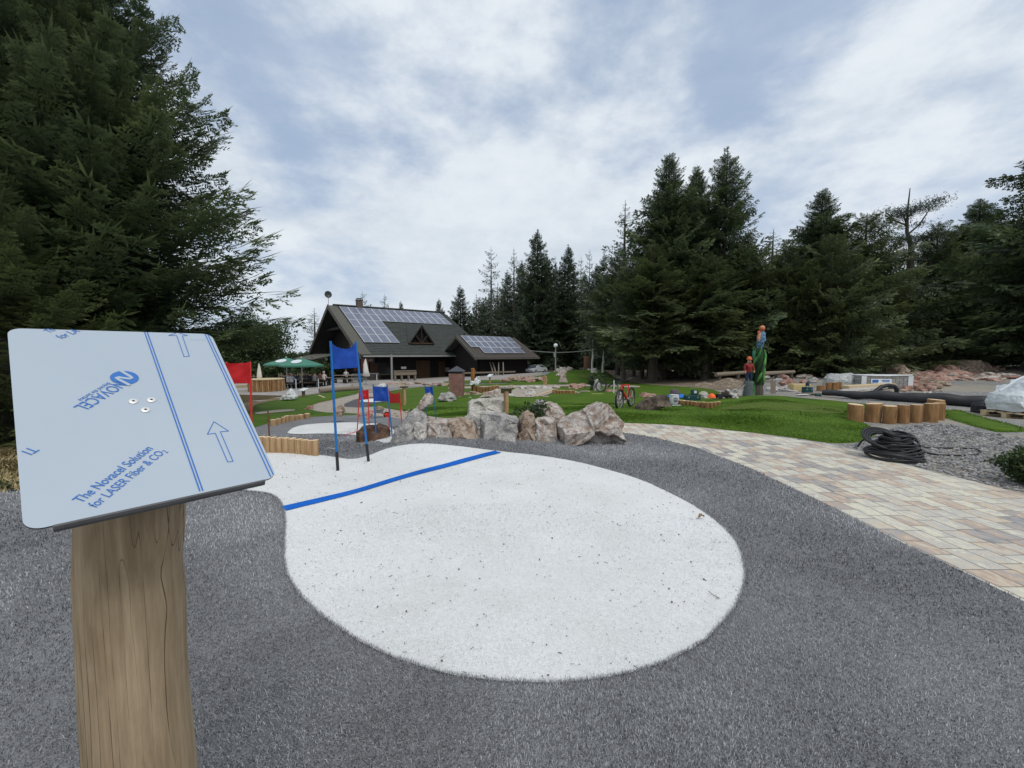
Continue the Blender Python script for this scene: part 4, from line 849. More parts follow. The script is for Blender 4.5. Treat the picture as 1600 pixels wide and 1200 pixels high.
# birch poles leaning on the annex wall
for i, (px, t_) in enumerate(((771, 764.5), (775, 769), (778.5, 778), (786, 785))):
    Y = ap(3, .72).y-.6; b_ = gy(px, Y-.3); t = at(t_+1, 566, Y); mb = MB(); mb.tube([Vector((0, 0, 0)), (t-b_)*.5+Vector((.03, 0, 0)), t-b_], [.09, .08, .06], 8)
    o = mb.build('leaning_pole', mat('birch_bark', (.16, .14, .12), (.34, .31, .28), 9, stretch=(1, 1, 3)) if i == 0 else bpy.data.materials['birch_bark'], smooth=True); o.location = b_; tag(o, 'pale bark pole leaning on the annex wall, %s from the left' % ['first', 'second', 'third', 'fourth'][i], 'pole', 'poles leaning on the annex wall')
# ---------------- conifers ----------------
def fol_mat(name, c1, c2, c3):
    m = mat(name, c1, c3, .9, rough=.75, c2=None) if False else bpy.data.materials.new(name); m.use_nodes = True; n = m.node_tree.nodes; l = m.node_tree.links; b = n['Principled BSDF']; b.inputs['Roughness'].default_value = .5; b.inputs['Specular IOR Level'].default_value = .45
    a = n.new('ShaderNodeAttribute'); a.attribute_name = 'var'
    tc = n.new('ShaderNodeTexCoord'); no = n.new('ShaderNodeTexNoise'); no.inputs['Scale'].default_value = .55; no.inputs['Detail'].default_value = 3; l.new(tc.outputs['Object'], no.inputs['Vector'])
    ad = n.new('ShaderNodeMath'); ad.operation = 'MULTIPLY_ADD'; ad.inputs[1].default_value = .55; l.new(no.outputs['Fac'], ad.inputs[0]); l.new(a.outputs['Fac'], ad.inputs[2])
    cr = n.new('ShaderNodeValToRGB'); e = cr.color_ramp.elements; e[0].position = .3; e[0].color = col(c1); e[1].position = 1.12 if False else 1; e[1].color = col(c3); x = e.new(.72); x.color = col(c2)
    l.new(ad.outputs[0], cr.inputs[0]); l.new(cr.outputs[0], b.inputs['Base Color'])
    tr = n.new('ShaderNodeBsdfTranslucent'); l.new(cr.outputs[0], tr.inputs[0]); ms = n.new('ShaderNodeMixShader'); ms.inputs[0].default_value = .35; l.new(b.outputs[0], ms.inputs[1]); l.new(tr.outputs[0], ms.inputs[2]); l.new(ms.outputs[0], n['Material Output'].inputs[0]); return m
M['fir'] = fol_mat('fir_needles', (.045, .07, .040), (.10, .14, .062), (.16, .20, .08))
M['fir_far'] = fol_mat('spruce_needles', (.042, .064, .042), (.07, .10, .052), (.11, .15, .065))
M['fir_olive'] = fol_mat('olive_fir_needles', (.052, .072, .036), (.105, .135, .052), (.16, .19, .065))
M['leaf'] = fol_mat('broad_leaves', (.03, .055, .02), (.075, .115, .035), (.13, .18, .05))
M['bark'] = mat('conifer_bark', (.045, .038, .032), (.11, .095, .08), 7, rough=.95, stretch=(2, 2, .5), bump=.5)
def frond(rng, nlat, ntw, wid, droop=.1, lo=-.75, tw=.9, lat=.30):
    """flat spray of unit length along +X: quads (n,4,3) and tip value (n)"""
    Q = []; T = []
    def leafq(p, d, L, w, tip):
        d = d/np.linalg.norm(d); s = np.array([-d[1], d[0], 0.0]); s /= (np.linalg.norm(s)+1e-9)
        s = s+np.array([0, 0, rng.uniform(-tw, tw)])
        Q.append([p-s*w*.35, p+d*L*.55-s*w*.6, p+d*L, p+d*L*.5+s*w*.6]); T.append(tip)
    for i in range(nlat):
        t = .10+.9*(i+rng.uniform(0, .8))/nlat; p = np.array([t, 0, -.16*t*(1-t)*2])
        for sg in (-1, 1):
            LL = (lat*(1-t)**.8+.06)*rng.uniform(.75, 1.15); a = np.radians(rng.uniform(36, 56))*sg; d = np.array([np.cos(a), np.sin(a), rng.uniform(-.45, .10)-droop])
            for j in range(ntw):
                u = (j+rng.uniform(0, .5))/ntw; q = p+d*LL*u
                if ntw > 1:
                    for s2 in (-1, 1):
                        a2 = a+np.radians(rng.uniform(35, 60))*s2; leafq(q, np.array([np.cos(a2), np.sin(a2), rng.uniform(lo, .2)]), max(.03, LL*.30*(1-.7*u)+.02), wid, min(1, t*.6+u*.4))
            leafq(p, d, LL, wid*.45, t*.5); leafq(p+d*LL*.82, d, LL*.22+.02, wid*1.0, 1)
    leafq(np.array([.0, 0, 0]), np.array([1., 0, 0]), 1, wid*.45, .2)
    for k in range(3): leafq(np.array([.82+.05*k, 0, 0]), np.array([1, .35*(k-1), .02]), .17, wid*1.1, 1)
    return np.array(Q), np.array(T)
def conifer_mesh(name, hgt, rad, seed, nlat=8, ntw=2, wid=.035, whorl=.42, per=7, base=.06, shape=.85, ragged=.25, m='fir', tilt_top=45, tilt_low=-8, proto=5, sparse=0, lean=0, lo=-.75, tw=.9, cone=1.6, roll=1.0, lat=.30, upt=.09):
    rng = np.random.default_rng(seed); FR = [frond(rng, nlat, ntw, wid, .1, lo, tw, lat) for _ in range(proto)]
    VV = []; AA = []; z = hgt*base; side = rng.uniform(.8, 1.2, 12)
    while z < hgt*.985:
        f = (z/hgt-base)/(1-base); R0 = rad*(1-math.exp(-cone*(1-f)))/(1-math.exp(-cone))*(.6+.4*min(1, f*6+.35))+.12
        n = max(3, int(per*(1-.35*f))); a0 = rng.uniform(0, 6.28)
        for k in range(n):
            if rng.random() < sparse*(1-.4*f): continue
            az = a0+2*np.pi*k/n+rng.uniform(-.3, .3); L = R0*rng.uniform(1-ragged, 1+ragged*.6)*side[int(az/6.2832*12) % 12]
            el = np.radians(tilt_low+(tilt_top-tilt_low)*f**1.4+rng.uniform(-15, 15)); Q, T = FR[rng.integers(proto)]
            P = Q.copy(); P = P*np.array([L, L*rng.uniform(.8, 1.15)*(1+.6*f), L])
            x = P[..., 0]; P[..., 2] += -.10*L*(x/L)**2*(1-f)+upt*L*(x/L)**3        # sag then upturned tip
            if rng.random() < .5: P[..., 1] *= -1
            ro = rng.uniform(-roll, roll); c, s = np.cos(ro), np.sin(ro); y_, z_ = P[..., 1]*c-P[..., 2]*s, P[..., 1]*s+P[..., 2]*c; P[..., 1], P[..., 2] = y_, z_
            c, s = np.cos(el), np.sin(el); x_, z_ = P[..., 0]*c-P[..., 2]*s, P[..., 0]*s+P[..., 2]*c; P[..., 0], P[..., 2] = x_, z_
            c, s = np.cos(az), np.sin(az); x_, y_ = P[..., 0]*c-P[..., 1]*s, P[..., 0]*s+P[..., 1]*c; P[..., 0], P[..., 1] = x_, y_
            P[..., 2] += z+rng.uniform(-.45, .45)*whorl*(1-f); P[..., 0] += lean*z
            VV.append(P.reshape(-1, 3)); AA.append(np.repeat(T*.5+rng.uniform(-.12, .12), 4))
        z += whorl*(1-.35*f)*rng.uniform(.8, 1.2)*max(1, hgt/18)
    V = np.vstack(VV); A = np.concatenate(AA); F = np.arange(len(V)).reshape(-1, 4)
    return V, F, A
def make_conifer(name, label, cat='fir tree', group=None, m='fir', trunk_r=None, **k):
    V, F, A = conifer_mesh(name, m=m, **k); root = empty(name, label=label, cat=cat, group=group); hgt = k['hgt']
    np_mesh('crown', V, F, M[m], root, attr=A)
    mb = MB(); r = trunk_r or hgt*.012+.05; ln_ = k.get('lean', 0); mb.tube([(0, 0, -.3), (0, 0, .15), (ln_*hgt*.3, 0, hgt*.3), (ln_*hgt*.7, 0, hgt*.7), (ln_*hgt, 0, hgt*.995)], [r*1.35, r*1.1, r*.85, r*.45, .015], 8)
    rr = random.Random(k['seed'])
    for i in range(int(hgt*1.6)):
        z = hgt*rr.uniform(.04, .5); a = rr.uniform(0, 6.28); L = k['rad']*rr.uniform(.25, .7); mb.tube([(ln_*z, 0, z), (ln_*z+L*math.cos(a), L*math.sin(a), z-L*rr.uniform(.0, .25))], [.035, .012], 4, cap=False)
    mb.build('trunk', M['bark'], root, smooth=True); return root
def place(root, px, Y, sx=1, sz=None, rz=None, dz=-.05):
    p = gy(px, Y); root.location = (p.x, p.y, p.z+dz); root.scale = (sx, sx, sz or sx); root.rotation_euler = (0, 0, random.uniform(0, 6.28) if rz is None else rz)
PROTO = {}
def proto(kind, **k): PROTO[kind] = dict(k=k, obj=None)
# near firs: dense sprays with short twigs
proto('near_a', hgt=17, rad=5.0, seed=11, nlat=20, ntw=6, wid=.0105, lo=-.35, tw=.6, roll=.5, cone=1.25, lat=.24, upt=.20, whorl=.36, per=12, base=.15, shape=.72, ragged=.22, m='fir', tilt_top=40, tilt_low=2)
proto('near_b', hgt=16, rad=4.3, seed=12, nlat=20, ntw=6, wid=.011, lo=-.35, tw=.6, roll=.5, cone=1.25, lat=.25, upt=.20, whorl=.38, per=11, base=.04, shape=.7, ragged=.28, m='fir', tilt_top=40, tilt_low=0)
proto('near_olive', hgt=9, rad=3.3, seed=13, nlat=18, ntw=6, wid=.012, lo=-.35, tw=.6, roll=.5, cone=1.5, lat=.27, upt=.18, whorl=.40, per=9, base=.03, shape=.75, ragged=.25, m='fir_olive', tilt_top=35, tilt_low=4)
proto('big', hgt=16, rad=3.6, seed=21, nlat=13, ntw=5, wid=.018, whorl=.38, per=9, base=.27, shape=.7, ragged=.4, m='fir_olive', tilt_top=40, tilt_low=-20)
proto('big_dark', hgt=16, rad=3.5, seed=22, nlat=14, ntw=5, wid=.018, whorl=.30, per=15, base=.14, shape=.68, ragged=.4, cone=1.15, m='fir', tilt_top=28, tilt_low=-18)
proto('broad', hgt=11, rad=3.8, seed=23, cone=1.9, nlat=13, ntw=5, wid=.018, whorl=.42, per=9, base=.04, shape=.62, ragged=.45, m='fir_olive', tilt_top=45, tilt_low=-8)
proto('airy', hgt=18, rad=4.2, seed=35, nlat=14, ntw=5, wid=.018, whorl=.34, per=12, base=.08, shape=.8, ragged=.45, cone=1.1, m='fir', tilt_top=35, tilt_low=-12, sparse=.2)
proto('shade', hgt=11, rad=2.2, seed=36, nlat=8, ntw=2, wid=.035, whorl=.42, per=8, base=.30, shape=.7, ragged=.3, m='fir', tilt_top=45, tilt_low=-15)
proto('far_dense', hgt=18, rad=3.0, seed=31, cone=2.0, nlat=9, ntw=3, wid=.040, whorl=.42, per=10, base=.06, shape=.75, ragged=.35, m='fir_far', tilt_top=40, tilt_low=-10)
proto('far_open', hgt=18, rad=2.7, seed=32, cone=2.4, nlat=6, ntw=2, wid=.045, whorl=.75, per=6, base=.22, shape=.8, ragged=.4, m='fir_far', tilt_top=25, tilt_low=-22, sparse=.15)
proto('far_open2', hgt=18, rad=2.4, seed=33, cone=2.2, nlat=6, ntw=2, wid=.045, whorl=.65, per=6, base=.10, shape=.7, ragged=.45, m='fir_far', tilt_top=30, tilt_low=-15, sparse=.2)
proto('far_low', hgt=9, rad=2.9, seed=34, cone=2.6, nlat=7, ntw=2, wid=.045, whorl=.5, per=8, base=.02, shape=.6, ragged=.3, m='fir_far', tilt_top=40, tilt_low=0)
def tree(kind, px, Y, top_py, label, wpx=None, name='fir_tree', cat='fir tree', group='conifers around the clearing', rz=None):
    """stand a tree at a pixel column and distance; its height makes the tip reach the row top_py"""
    P = PROTO[kind]; k = P['k']
    if P['obj'] is None: P['obj'] = o = make_conifer(name, label, cat, group, **k)
    else: o = copy_tree(P['obj']); o['label'] = label; o.name = name; o['group'] = group; o['category'] = cat
    p = gy(px, Y); H_ = at(px, top_py, Y).z-p.z; sz = H_/k['hgt']; sx = sz if wpx is None else (wpx/2/FPX*Y)/k['rad']
    place(o, px, Y, sx, sz, rz); return o
# left foreground group
GL = 'big firs on the left edge'
tree('near_a', 168, 12.2, -150, 'tall dark fir with long outstretched branches against the sky, behind the info board', wpx=455, group=GL, rz=.4)
tree('near_b', 60, 10.5, -330, 'tall dark fir at the far left edge behind the info board', wpx=430, group=GL, rz=1.9)
tree('near_b', 110, 15.5, -120, 'dark fir standing behind the two nearest firs on the left', wpx=330, group=GL, rz=4.0)
tree('near_a', -160, 11, -300, 'dark fir mostly outside the left edge of the picture', wpx=520, group=GL, rz=2.2)
tree('near_olive', 20, 8.4, 300, 'lower olive green fir with drooping tips beside the left edge', wpx=330, group=GL, rz=.2)
tree('near_olive', 175, 13.5, 400, 'lower olive green fir just above the top of the info board', wpx=250, group=GL, rz=2.8)
tree('far_low', 250, 22, 490, 'low dark conifer behind the red banner gate', wpx=110, group=GL)
tree('far_low', 100, 22, 420, 'dark conifer filling the gap deep behind the left firs', wpx=260, group=GL)
tree('far_low', -20, 18, 380, 'dark conifer deep in the shade at the left edge', wpx=260, group=GL)
# behind the chalet
GB = 'trees behind the chalet'
tree('far_open2', 494, 66, 480, 'spruce rising left of the chalet gable', wpx=42, group=GB)
tree('far_open', 569, 82, 453, 'spruce top just left of the roof chimney', wpx=34, group=GB)
tree('far_open', 603, 84, 457, 'sparse spruce top above the solar roof, right of the chimney', wpx=30, group=GB)
tree('far_dense', 628, 86, 469, 'small dark spruce top above the middle of the solar roof', wpx=26, group=GB)
tree('far_dense', 687, 78, 465, 'small rounded fir top at the right end of the chalet ridge', wpx=34, group=GB)
tree('far_dense', 720, 70, 444, 'dense dark spruce standing right of the chalet ridge', wpx=50, group=GB)
# tall row in the middle
GM = 'tall spruces behind the annex'
tree('far_open2', 745, 66, 457, 'slim spruce between the dense dark one and the tall open one', wpx=34, group=GM)
tree('far_open', 768, 60, 384, 'tall open spruce with bare lower trunk above the annex', wpx=56, group=GM)
tree('far_open2', 786, 68, 436, 'slim spruce in front of the gap right of the tall open one', wpx=40, group=GM)
tree('far_open2', 803, 62, 384, 'tall thin spruce left of the broadest middle spruce', wpx=50, group=GM)
tree('far_dense', 839, 56, 356, 'tallest and broadest spruce of the middle row', wpx=84, group=GM)
tree('far_open2', 866, 66, 398, 'thin spruce right behind the broadest middle spruce', wpx=46, group=GM)
tree('far_dense', 886, 58, 380, 'tall dark spruce right of the broadest middle spruce', wpx=66, group=GM)
tree('far_open', 906, 68, 397, 'sparse dead looking spruce, left one of the thin pair', wpx=36, group=GM)
tree('far_open', 919, 70, 387, 'sparse dead looking spruce, right one of the thin pair', wpx=36, group=GM)
tree('far_dense', 941, 60, 394, 'dark spruce at the left flank of the big firs', wpx=52, group=GM)
for i, (px, Y, tp, w) in enumerate(((757, 74, 470, 44), (778, 76, 440, 50), (793, 72, 420, 46), (815, 70, 405, 56), (828, 76, 400, 54), (853, 72, 395, 60), (868, 78, 415, 56), (895, 74, 405, 58), (912, 78, 425, 56), (930, 74, 410, 60), (948, 70, 420, 56), (738, 80, 490, 44))):
    tree(('far_dense', 'far_open2', 'far_dense')[i % 3], px, Y, tp, 'dark spruce of the second row behind the annex, %s from the left' % ['second', 'third', 'fourth', 'fifth', 'sixth', 'seventh', 'eighth', 'ninth', 'tenth', 'eleventh', 'twelfth', 'first'][i], wpx=w, group='second row of spruces behind the annex')
# big firs on the right of the centre
GR = 'big firs right of the centre'
tree('far_open2', 972, 42, 310, 'slender open spruce left of the two highest firs', wpx=86, group=GR)
tree('big_dark', 1037, 32, 236, 'pointed dense fir, the left one of the highest three', wpx=165, group=GR)
tree('big_dark', 1079, 35, 255, 'pointed dense fir, the middle one of the highest three', wpx=130, group=GR)
tree('airy', 1124, 31, 226, 'highest spruce with airy top and upswept branches', wpx=170, group=GR)
tree('big', 1018, 29, 378, 'olive green fir with low hanging boughs, left front of the big firs', wpx=160, group=GR)
tree('big', 1100, 28.5, 392, 'olive green fir with low hanging boughs, in front of the highest spruce', wpx=160, group=GR)
tree('big', 965, 37, 385, 'olive fir at the left foot of the big group', wpx=100, group=GR)
tree('big', 1160, 30, 360, 'olive fir between the highest spruce and the carved totem', wpx=125, group=GR)
tree('far_open2', 1199, 44, 356, 'small open topped fir in the notch behind the totem', wpx=100, group=GR)
# right hand wood
GW = 'firs of the right hand wood'
tree('big_dark', 1271, 32, 292, 'pointed fir with a star like tip right of the notch', wpx=160, group=GW)
tree('broad', 1225, 29, 372, 'broad bushy fir right beside the totem', wpx=150, group=GW)
tree('broad', 1340, 30, 330, 'broad olive green fir behind the wrapped paving stones', wpx=220, group=GW)
tree('broad', 1290, 27, 362, 'low bushy fir behind the stack of logs', wpx=175, group=GW)
tree('big_dark', 1512, 40, 308, 'dark pointed fir behind the rock pile', wpx=190, group=GW)
tree('broad', 1450, 36, 345, 'broad bushy fir behind the left end of the rock pile', wpx=165, group=GW)
tree('broad', 1568, 36, 352, 'broad olive fir near the right edge behind the rocks', wpx=165, group=GW)
tree('broad', 1508, 35, 395, 'low bushy fir behind the largest rock of the pile', wpx=150, group=GW)
tree('far_low', 1395, 34, 420, 'low fir filling the gap below the bare pine', wpx=150, group=GW)
tree('airy', 1672, 25, 40, 'tall fir reaching in from the right edge of the picture', wpx=320, group=GW)
tree('broad', 1680, 36, 340, 'broad fir outside the right edge of the picture', wpx=260, group=GW)
# dense wood behind: rows of dark spruces
rr = random.Random(5); n = 0
for (x0, x1, y0, y1, t0, t1, st_) in ((750, 990, 80, 92, 450, 490, 17), (940, 1240, 46, 58, 400, 460, 24), (1180, 1720, 42, 54, 375, 430, 26), (930, 1700, 62, 78, 470, 510, 22), (700, 960, 92, 105, 500, 525, 14)):
    x = x0
    while x < x1:
        kind = rr.choice(('far_dense', 'far_low', 'far_low')); Y = rr.uniform(y0, y1)
        tree(kind, x, Y, rr.uniform(t0, t1), 'dark spruce in the shaded wood behind the front trees', wpx=rr.uniform(1.6, 2.3)*st_*(1.5 if kind == 'far_low' else 1.2), group='spruces of the shaded wood behind'); x += st_*rr.uniform(.7, 1.2); n += 1
# ---------------- broadleaf tree, hedge, bare pine, low plants ----------------
def leafy(name, label, cat, loc, hgt, rad, seed, nb=220, per=60, ls=.10, m='leaf', trunk=True, cz=.6, group=None, blob=.30, flat=1.0):
    rng = np.random.default_rng(seed); root = empty(name, loc, label=label, cat=cat, group=group)
    C_ = []
    for i in range(nb):
        while 1:
            p = rng.uniform(-1, 1, 3)
            if .25 < np.linalg.norm(p) < 1: break
        p = p*(1+.18*np.sin(p[0]*5+seed)+.12*np.cos(p[1]*7)); C_.append(p*np.array([rad, rad, hgt*(1-cz)*.98]) + np.array([0, 0, hgt*cz]))
    C_ = np.array(C_); n = nb*per; base = np.repeat(C_, per, 0)+rng.normal(0, 1, (n, 3))*rad*blob*.5*np.array([1, 1, .7*flat])
    d1 = rng.normal(0, 1, (n, 3)); d1 /= np.linalg.norm(d1, axis=1)[:, None]; d2 = np.cross(d1, rng.normal(0, 1, (n, 3))); d2 /= np.linalg.norm(d2, axis=1)[:, None]; s = ls*rng.uniform(.6, 1.3, (n, 1))
    V = np.stack([base-d1*s, base-d2*s*.55, base+d1*s, base+d2*s*.55], 1).reshape(-1, 3); V[:, 2] = np.maximum(V[:, 2], .02); A = np.repeat(np.repeat(rng.uniform(0, .45, nb), per)+rng.uniform(-.1, .1, n), 4)
    np_mesh('crown' if trunk else 'foliage', V, np.arange(len(V)).reshape(-1, 4), M[m], root, attr=A)
    mb = MB(); rr = random.Random(seed)
    if trunk:
        mb.tube([(0, 0, -.2), (0, 0, hgt*.2), (.03*hgt, 0, hgt*.5)], [hgt*.03, hgt*.024, hgt*.012], 8)
        for i in range(14): q = C_[rr.randrange(nb)]; mb.tube([(0, 0, hgt*rr.uniform(.15, .3)), tuple(q*np.array([.5, .5, .75])), tuple(q)], [hgt*.012, hgt*.007, .01], 5, cap=False)
        mb.build('trunk', M['bark'], root, smooth=True)
    else:
        for i in range(12): q = C_[rr.randrange(nb)]; mb.tube([(0, 0, 0), tuple(q)], [.012, .004], 4, cap=False)
        mb.build('stem', M['bark'], root)
    return root
leafy('broadleaf_tree', 'rounded broadleaf tree behind the log clad round bar', 'tree', gy(398, 58), (at(398, 500, 58).z-gy(398, 58).z), 4.4, 3, nb=260, per=70, ls=.16, cz=.58)
leafy('broadleaf_tree', 'lower broadleaf tree left of the closed white parasol', 'tree', gy(352, 52), (at(352, 520, 52).z-gy(352, 52).z), 3.4, 4, nb=160, per=60, ls=.16, cz=.55)
hedge_n = 0
BUSH = ['dark bush behind the right green parasol', 'low bush on the horizon between the two green parasols and the chalet', 'dark bush directly left of the chalet canopy', 'dark bush between the broadleaf tree and the green parasols', 'dark bush behind the top right corner of the info board', 'dark bush left of the broadleaf trees above the red banner']
for px, top, Y, w in ((440, 556, 70, 3.5), (462, 553, 74, 3.5), (480, 551, 68, 2.6), (425, 548, 72, 3.2), (300, 545, 50, 4.0), (340, 553, 56, 3)):
    leafy('hedge_bush', BUSH[hedge_n], 'bush', gy(px, Y), at(px, top, Y).z-gy(px, Y).z, w, 10+hedge_n, nb=70, per=50, ls=.2, cz=.5, trunk=True, group='bushes behind the beer garden'); hedge_n += 1
_hb = None
for i in range(17):
    px = 338+i*11.5; Y = 51+2.5*math.sin(i*2.1); lb = 'dark hedge bush behind the low picket fence'
    if _hb is None: _hb = leafy('hedge_bush', lb, 'bush', gy(px, Y), 2.3, 1.2, 77, nb=60, per=60, ls=.13, cz=.42, trunk=True, group='hedge behind the picket fence'); o = _hb
    else: o = copy_tree(_hb); o.location = gy(px, Y); o.rotation_euler = (0, 0, i*1.3); o.scale = (1, 1, .85+.25*math.sin(i*3.3))
leafy('garden_shrub', 'bright green shrub at the right edge beside the gravel', 'shrub', g(1607, 757), .46, .26, 40, nb=70, per=60, ls=.022, trunk=False, cz=.5)
leafy('dwarf_pine', 'small grey green dwarf conifer on the middle lawn beside the grey path', 'shrub', g(928, 610), .9, .35, 41, nb=40, per=50, ls=.05, trunk=False, cz=.5, m='fir')
leafy('low_plant', 'leafy green plant between the wooden lectern and the boulders', 'plant', gy(828, 8.8), .48, .42, 42, nb=26, per=14, ls=.05, trunk=False, cz=.55)
leafy('grass_tuft', 'small green weed on the dry verge left of the info board', 'plant', g(30, 762), .12, .16, 43, nb=20, per=40, ls=.014, trunk=False, cz=.4)
def bare_pine():
    Y = 36.0; b = gy(1424, Y); root = empty('bare_pine', b, label='crooked half bare pine with dead limbs above the right hand wood', cat='pine tree'); mb = MB(); L = lambda px, py: at(px, py, Y)-b
    mb.tube([(0, 0, -.3), L(1424, 440), L(1422, 420), L(1424, 385), L(1417, 362), L(1418, 330), L(1422, 294)], [.4, .3, .26, .2, .13, .08, .03], 8)
    limbs = [((1418, 352), (1400, 346), (1388, 330)), ((1420, 365), (1438, 350), (1452, 325), (1462, 312)), ((1423, 385), (1440, 372), (1456, 366)), ((1422, 375), (1405, 372), (1396, 380)), ((1418, 340), (1428, 330), (1436, 322)), ((1424, 395), (1400, 398), (1392, 404)), ((1424, 400), (1446, 396), (1460, 398)), ((1417, 352), (1410, 338), (1404, 330))]
    tips = []
    for lm in limbs:
        P_ = [L(*q)+Vector((0, random.uniform(-.12, .12)*i, 0)) for i, q in enumerate(lm)]; mb.tube(P_, [.09, .06, .035, .02][:len(P_)], 5, cap=False); tips += P_[1:]+[P_[-2].lerp(P_[-1], .5)]
    mb.build('trunk', M['bark'], root, smooth=True)
    rng = np.random.default_rng(9); Vs = []
    for t in tips+[L(1412, 392), L(1408, 404), L(1436, 404), L(1424, 408), L(1450, 385), L(1402, 386), L(1412, 372), L(1432, 378), L(1440, 388)]:
        n = 240; c = np.array(t)+rng.normal(0, 1, (n, 3))*np.array([.5, .5, .16]); d1 = rng.normal(0, 1, (n, 3)); d1[:, 2] += .8; d1 /= np.linalg.norm(d1, axis=1)[:, None]; d2 = np.cross(d1, rng.normal(0, 1, (n, 3))); d2 /= np.linalg.norm(d2, axis=1)[:, None]
        Vs.append(np.stack([c-d1*.12, c-d2*.022, c+d1*.12, c+d2*.022], 1).reshape(-1, 3))
    V = np.vstack(Vs); np_mesh('crown', V, np.arange(len(V)).reshape(-1, 4), M['fir_far'], root, attr=np.zeros(len(V)))
bare_pine()
# ---------------- stones on and around the course ----------------
scatter(1, 9, (868, 577, 894, 582), 8, ['rock_pale', 'rock_pink'], 'pale stone heaped on the far green mound beside the lamp post', 'pale stones on the far mound')
scatter(2, 7, (894, 577.5, 925, 579), 3.5, ['rock_pale'], 'small pale stone in the line along the far mound crest', 'stone line on the far mound')
rock([(923, 582), (926, 576), (932, 575), (934, 582)], 36, .9, M['rock_pale'], 'pale pointed rock at the right end of the far mound', group='pale stones on the far mound')
rock([(872, 597), (875, 588), (868, 586), (880, 577), (885, 580), (884, 589), (887, 596)], 30, .8, M['rock_pink'], 'mushroom shaped stack of pinkish rock on the far lawn')
scatter(3, 16, (790, 593, 848, 597), 8, ['rock_red', 'rock_brown'], 'flat reddish rock in the border in front of the annex', 'reddish border rocks by the annex', flat=.5, dpx=1.3)
scatter(4, 15, (605, 599, 705, 603), 6, ['rock_red', 'rock_pink', 'rock_brown'], 'flat reddish slab in the border along the plaza', 'reddish slabs along the plaza', flat=.35, dpx=1.8)
scatter(5, 10, (798, 606, 868, 609), 6, ['rock_pale', 'rock_pink'], 'pale stone at the back of the round sand bed', 'stones round the sand bed', flat=.6, dpx=1.4)
scatter(6, 9, (800, 616, 862, 621), 6, ['rock_pale', 'sandy'], 'flat pale stone along the front of the sand bed', 'stones round the sand bed', flat=.35, dpx=1.7)
rock([(818, 613), (826, 606), (834, 609), (838, 615), (822, 616)], 20.5, .6, M['rock_pale'], 'white grey rock lying in the middle of the sand bed')
scatter(7, 7, (893, 605, 916, 609), 8, ['rock_red'], 'red brown rock behind the small palisade by the sand bed', 'red rocks by the small palisade', flat=.6)
scatter(8, 5, (896, 612, 918, 615), 5, ['rock_red', 'rock_pink'], 'pinkish flat rock at the end of the small palisade', 'red rocks by the small palisade', flat=.4, dpx=1.4)
rock([(927, 612), (929, 594), (934, 592), (938, 600), (938, 611)], 22.5, .5, M['rock_grey'], 'upright mottled stone on the middle lawn beside the dwarf conifer')
rock([(944, 615), (945, 609), (955, 608), (966, 609), (965, 616)], 21.5, .7, M['rock_red'], 'pink slab on the lawn left of the red bicycle')
rock([(959, 633), (961, 616), (967, 610), (975, 611), (977, 622), (976, 636)], 14.4, .5, M['rock_pink'], 'pinkish boulder the red bicycle stands against')
rock([(998, 621), (1003, 613), (1024, 616), (1023, 621)], 17.5, .6, M['rock_red'], 'pink flat rock behind the long dark boulder')
rock([(684, 623), (688, 615), (700, 613), (708, 615), (714, 624)], 17.0, .8, M['rock_grey'], 'low grey green boulder at the foot of the sandstone tower')
scatter(9, 10, (715, 615, 775, 618), 6, ['rock_red', 'rock_brown', 'rock_pink'], 'flat reddish rock in front of the small palisade', 'rocks before the small palisade', flat=.4, dpx=1.5)
rock([(749, 620), (776, 607), (786, 608), (788, 620)], 17.0, .5, M['rock_pink'], 'pinkish rock leaning against the end of the small palisade')
rock([(521, 648), (523, 638), (530, 633), (537, 636), (538, 646), (534, 650)], 11.6, .4, M['rock_brown'], 'brown rock on the sandy path left of the large blue gate')
rock([(478, 639), (481, 634), (488, 633), (490, 639)], 14.5, .3, M['rock_red'], 'small reddish rock at the tip of the left lawn')
rock([(561, 649), (563, 644), (575, 643), (582, 645), (582, 651)], 11.2, .4, M['rock_red'], 'flat dark red rock behind the small red gate')
scatter(10, 12, (610, 640, 655, 652), 3.5, ['rock_pink', 'rock_brown'], 'small stone scattered on the sandy path behind the gates', 'small stones on the sandy path', flat=.6)
scatter(11, 9, (690, 612, 735, 623), 3, ['rock_grey'], 'small grey stone beside the sandstone tower', 'small stones by the tower', flat=.6)
scatter(12, 8, (812, 636, 850, 658), 5, ['rock_pink', 'rock_brown'], 'small brown stone between the boulders and the lawn', 'small stones behind the boulder row', flat=.6)
GP = 'rocks of the pile beyond the gravel'
rock([(1483, 588), (1486, 572), (1497, 563), (1512, 562), (1528, 567), (1541, 580), (1542, 588)], 26.5, 2.2, M['rock_brown'], 'largest grey brown rock crowning the pile at the wood edge', group=GP)
rock([(1459, 581), (1461, 570), (1478, 570), (1492, 573), (1490, 582)], 26, 1.2, M['rock_red'], 'reddish slab left of the largest rock of the pile', group=GP)
rock([(1537, 585), (1540, 574), (1549, 571), (1557, 575), (1560, 586)], 26.5, 1.2, M['rock_red'], 'round pinkish rock right of the largest rock of the pile', group=GP)
rock([(1463, 592), (1468, 583), (1500, 578), (1512, 584), (1505, 592)], 24.5, 1.3, M['rock_red'], 'long tilted red slab in front of the largest rock', group=GP)
rock([(1440, 596), (1446, 586), (1470, 584), (1480, 591), (1470, 597)], 22.8, 1.1, M['rock_red'], 'rounded pink slab at the front of the rock pile', group=GP)
rock([(1558, 589), (1560, 581), (1582, 579), (1600, 581), (1600, 589)], 25.5, 1.1, M['rock_red'], 'flat red slab at the right edge of the picture', group=GP)
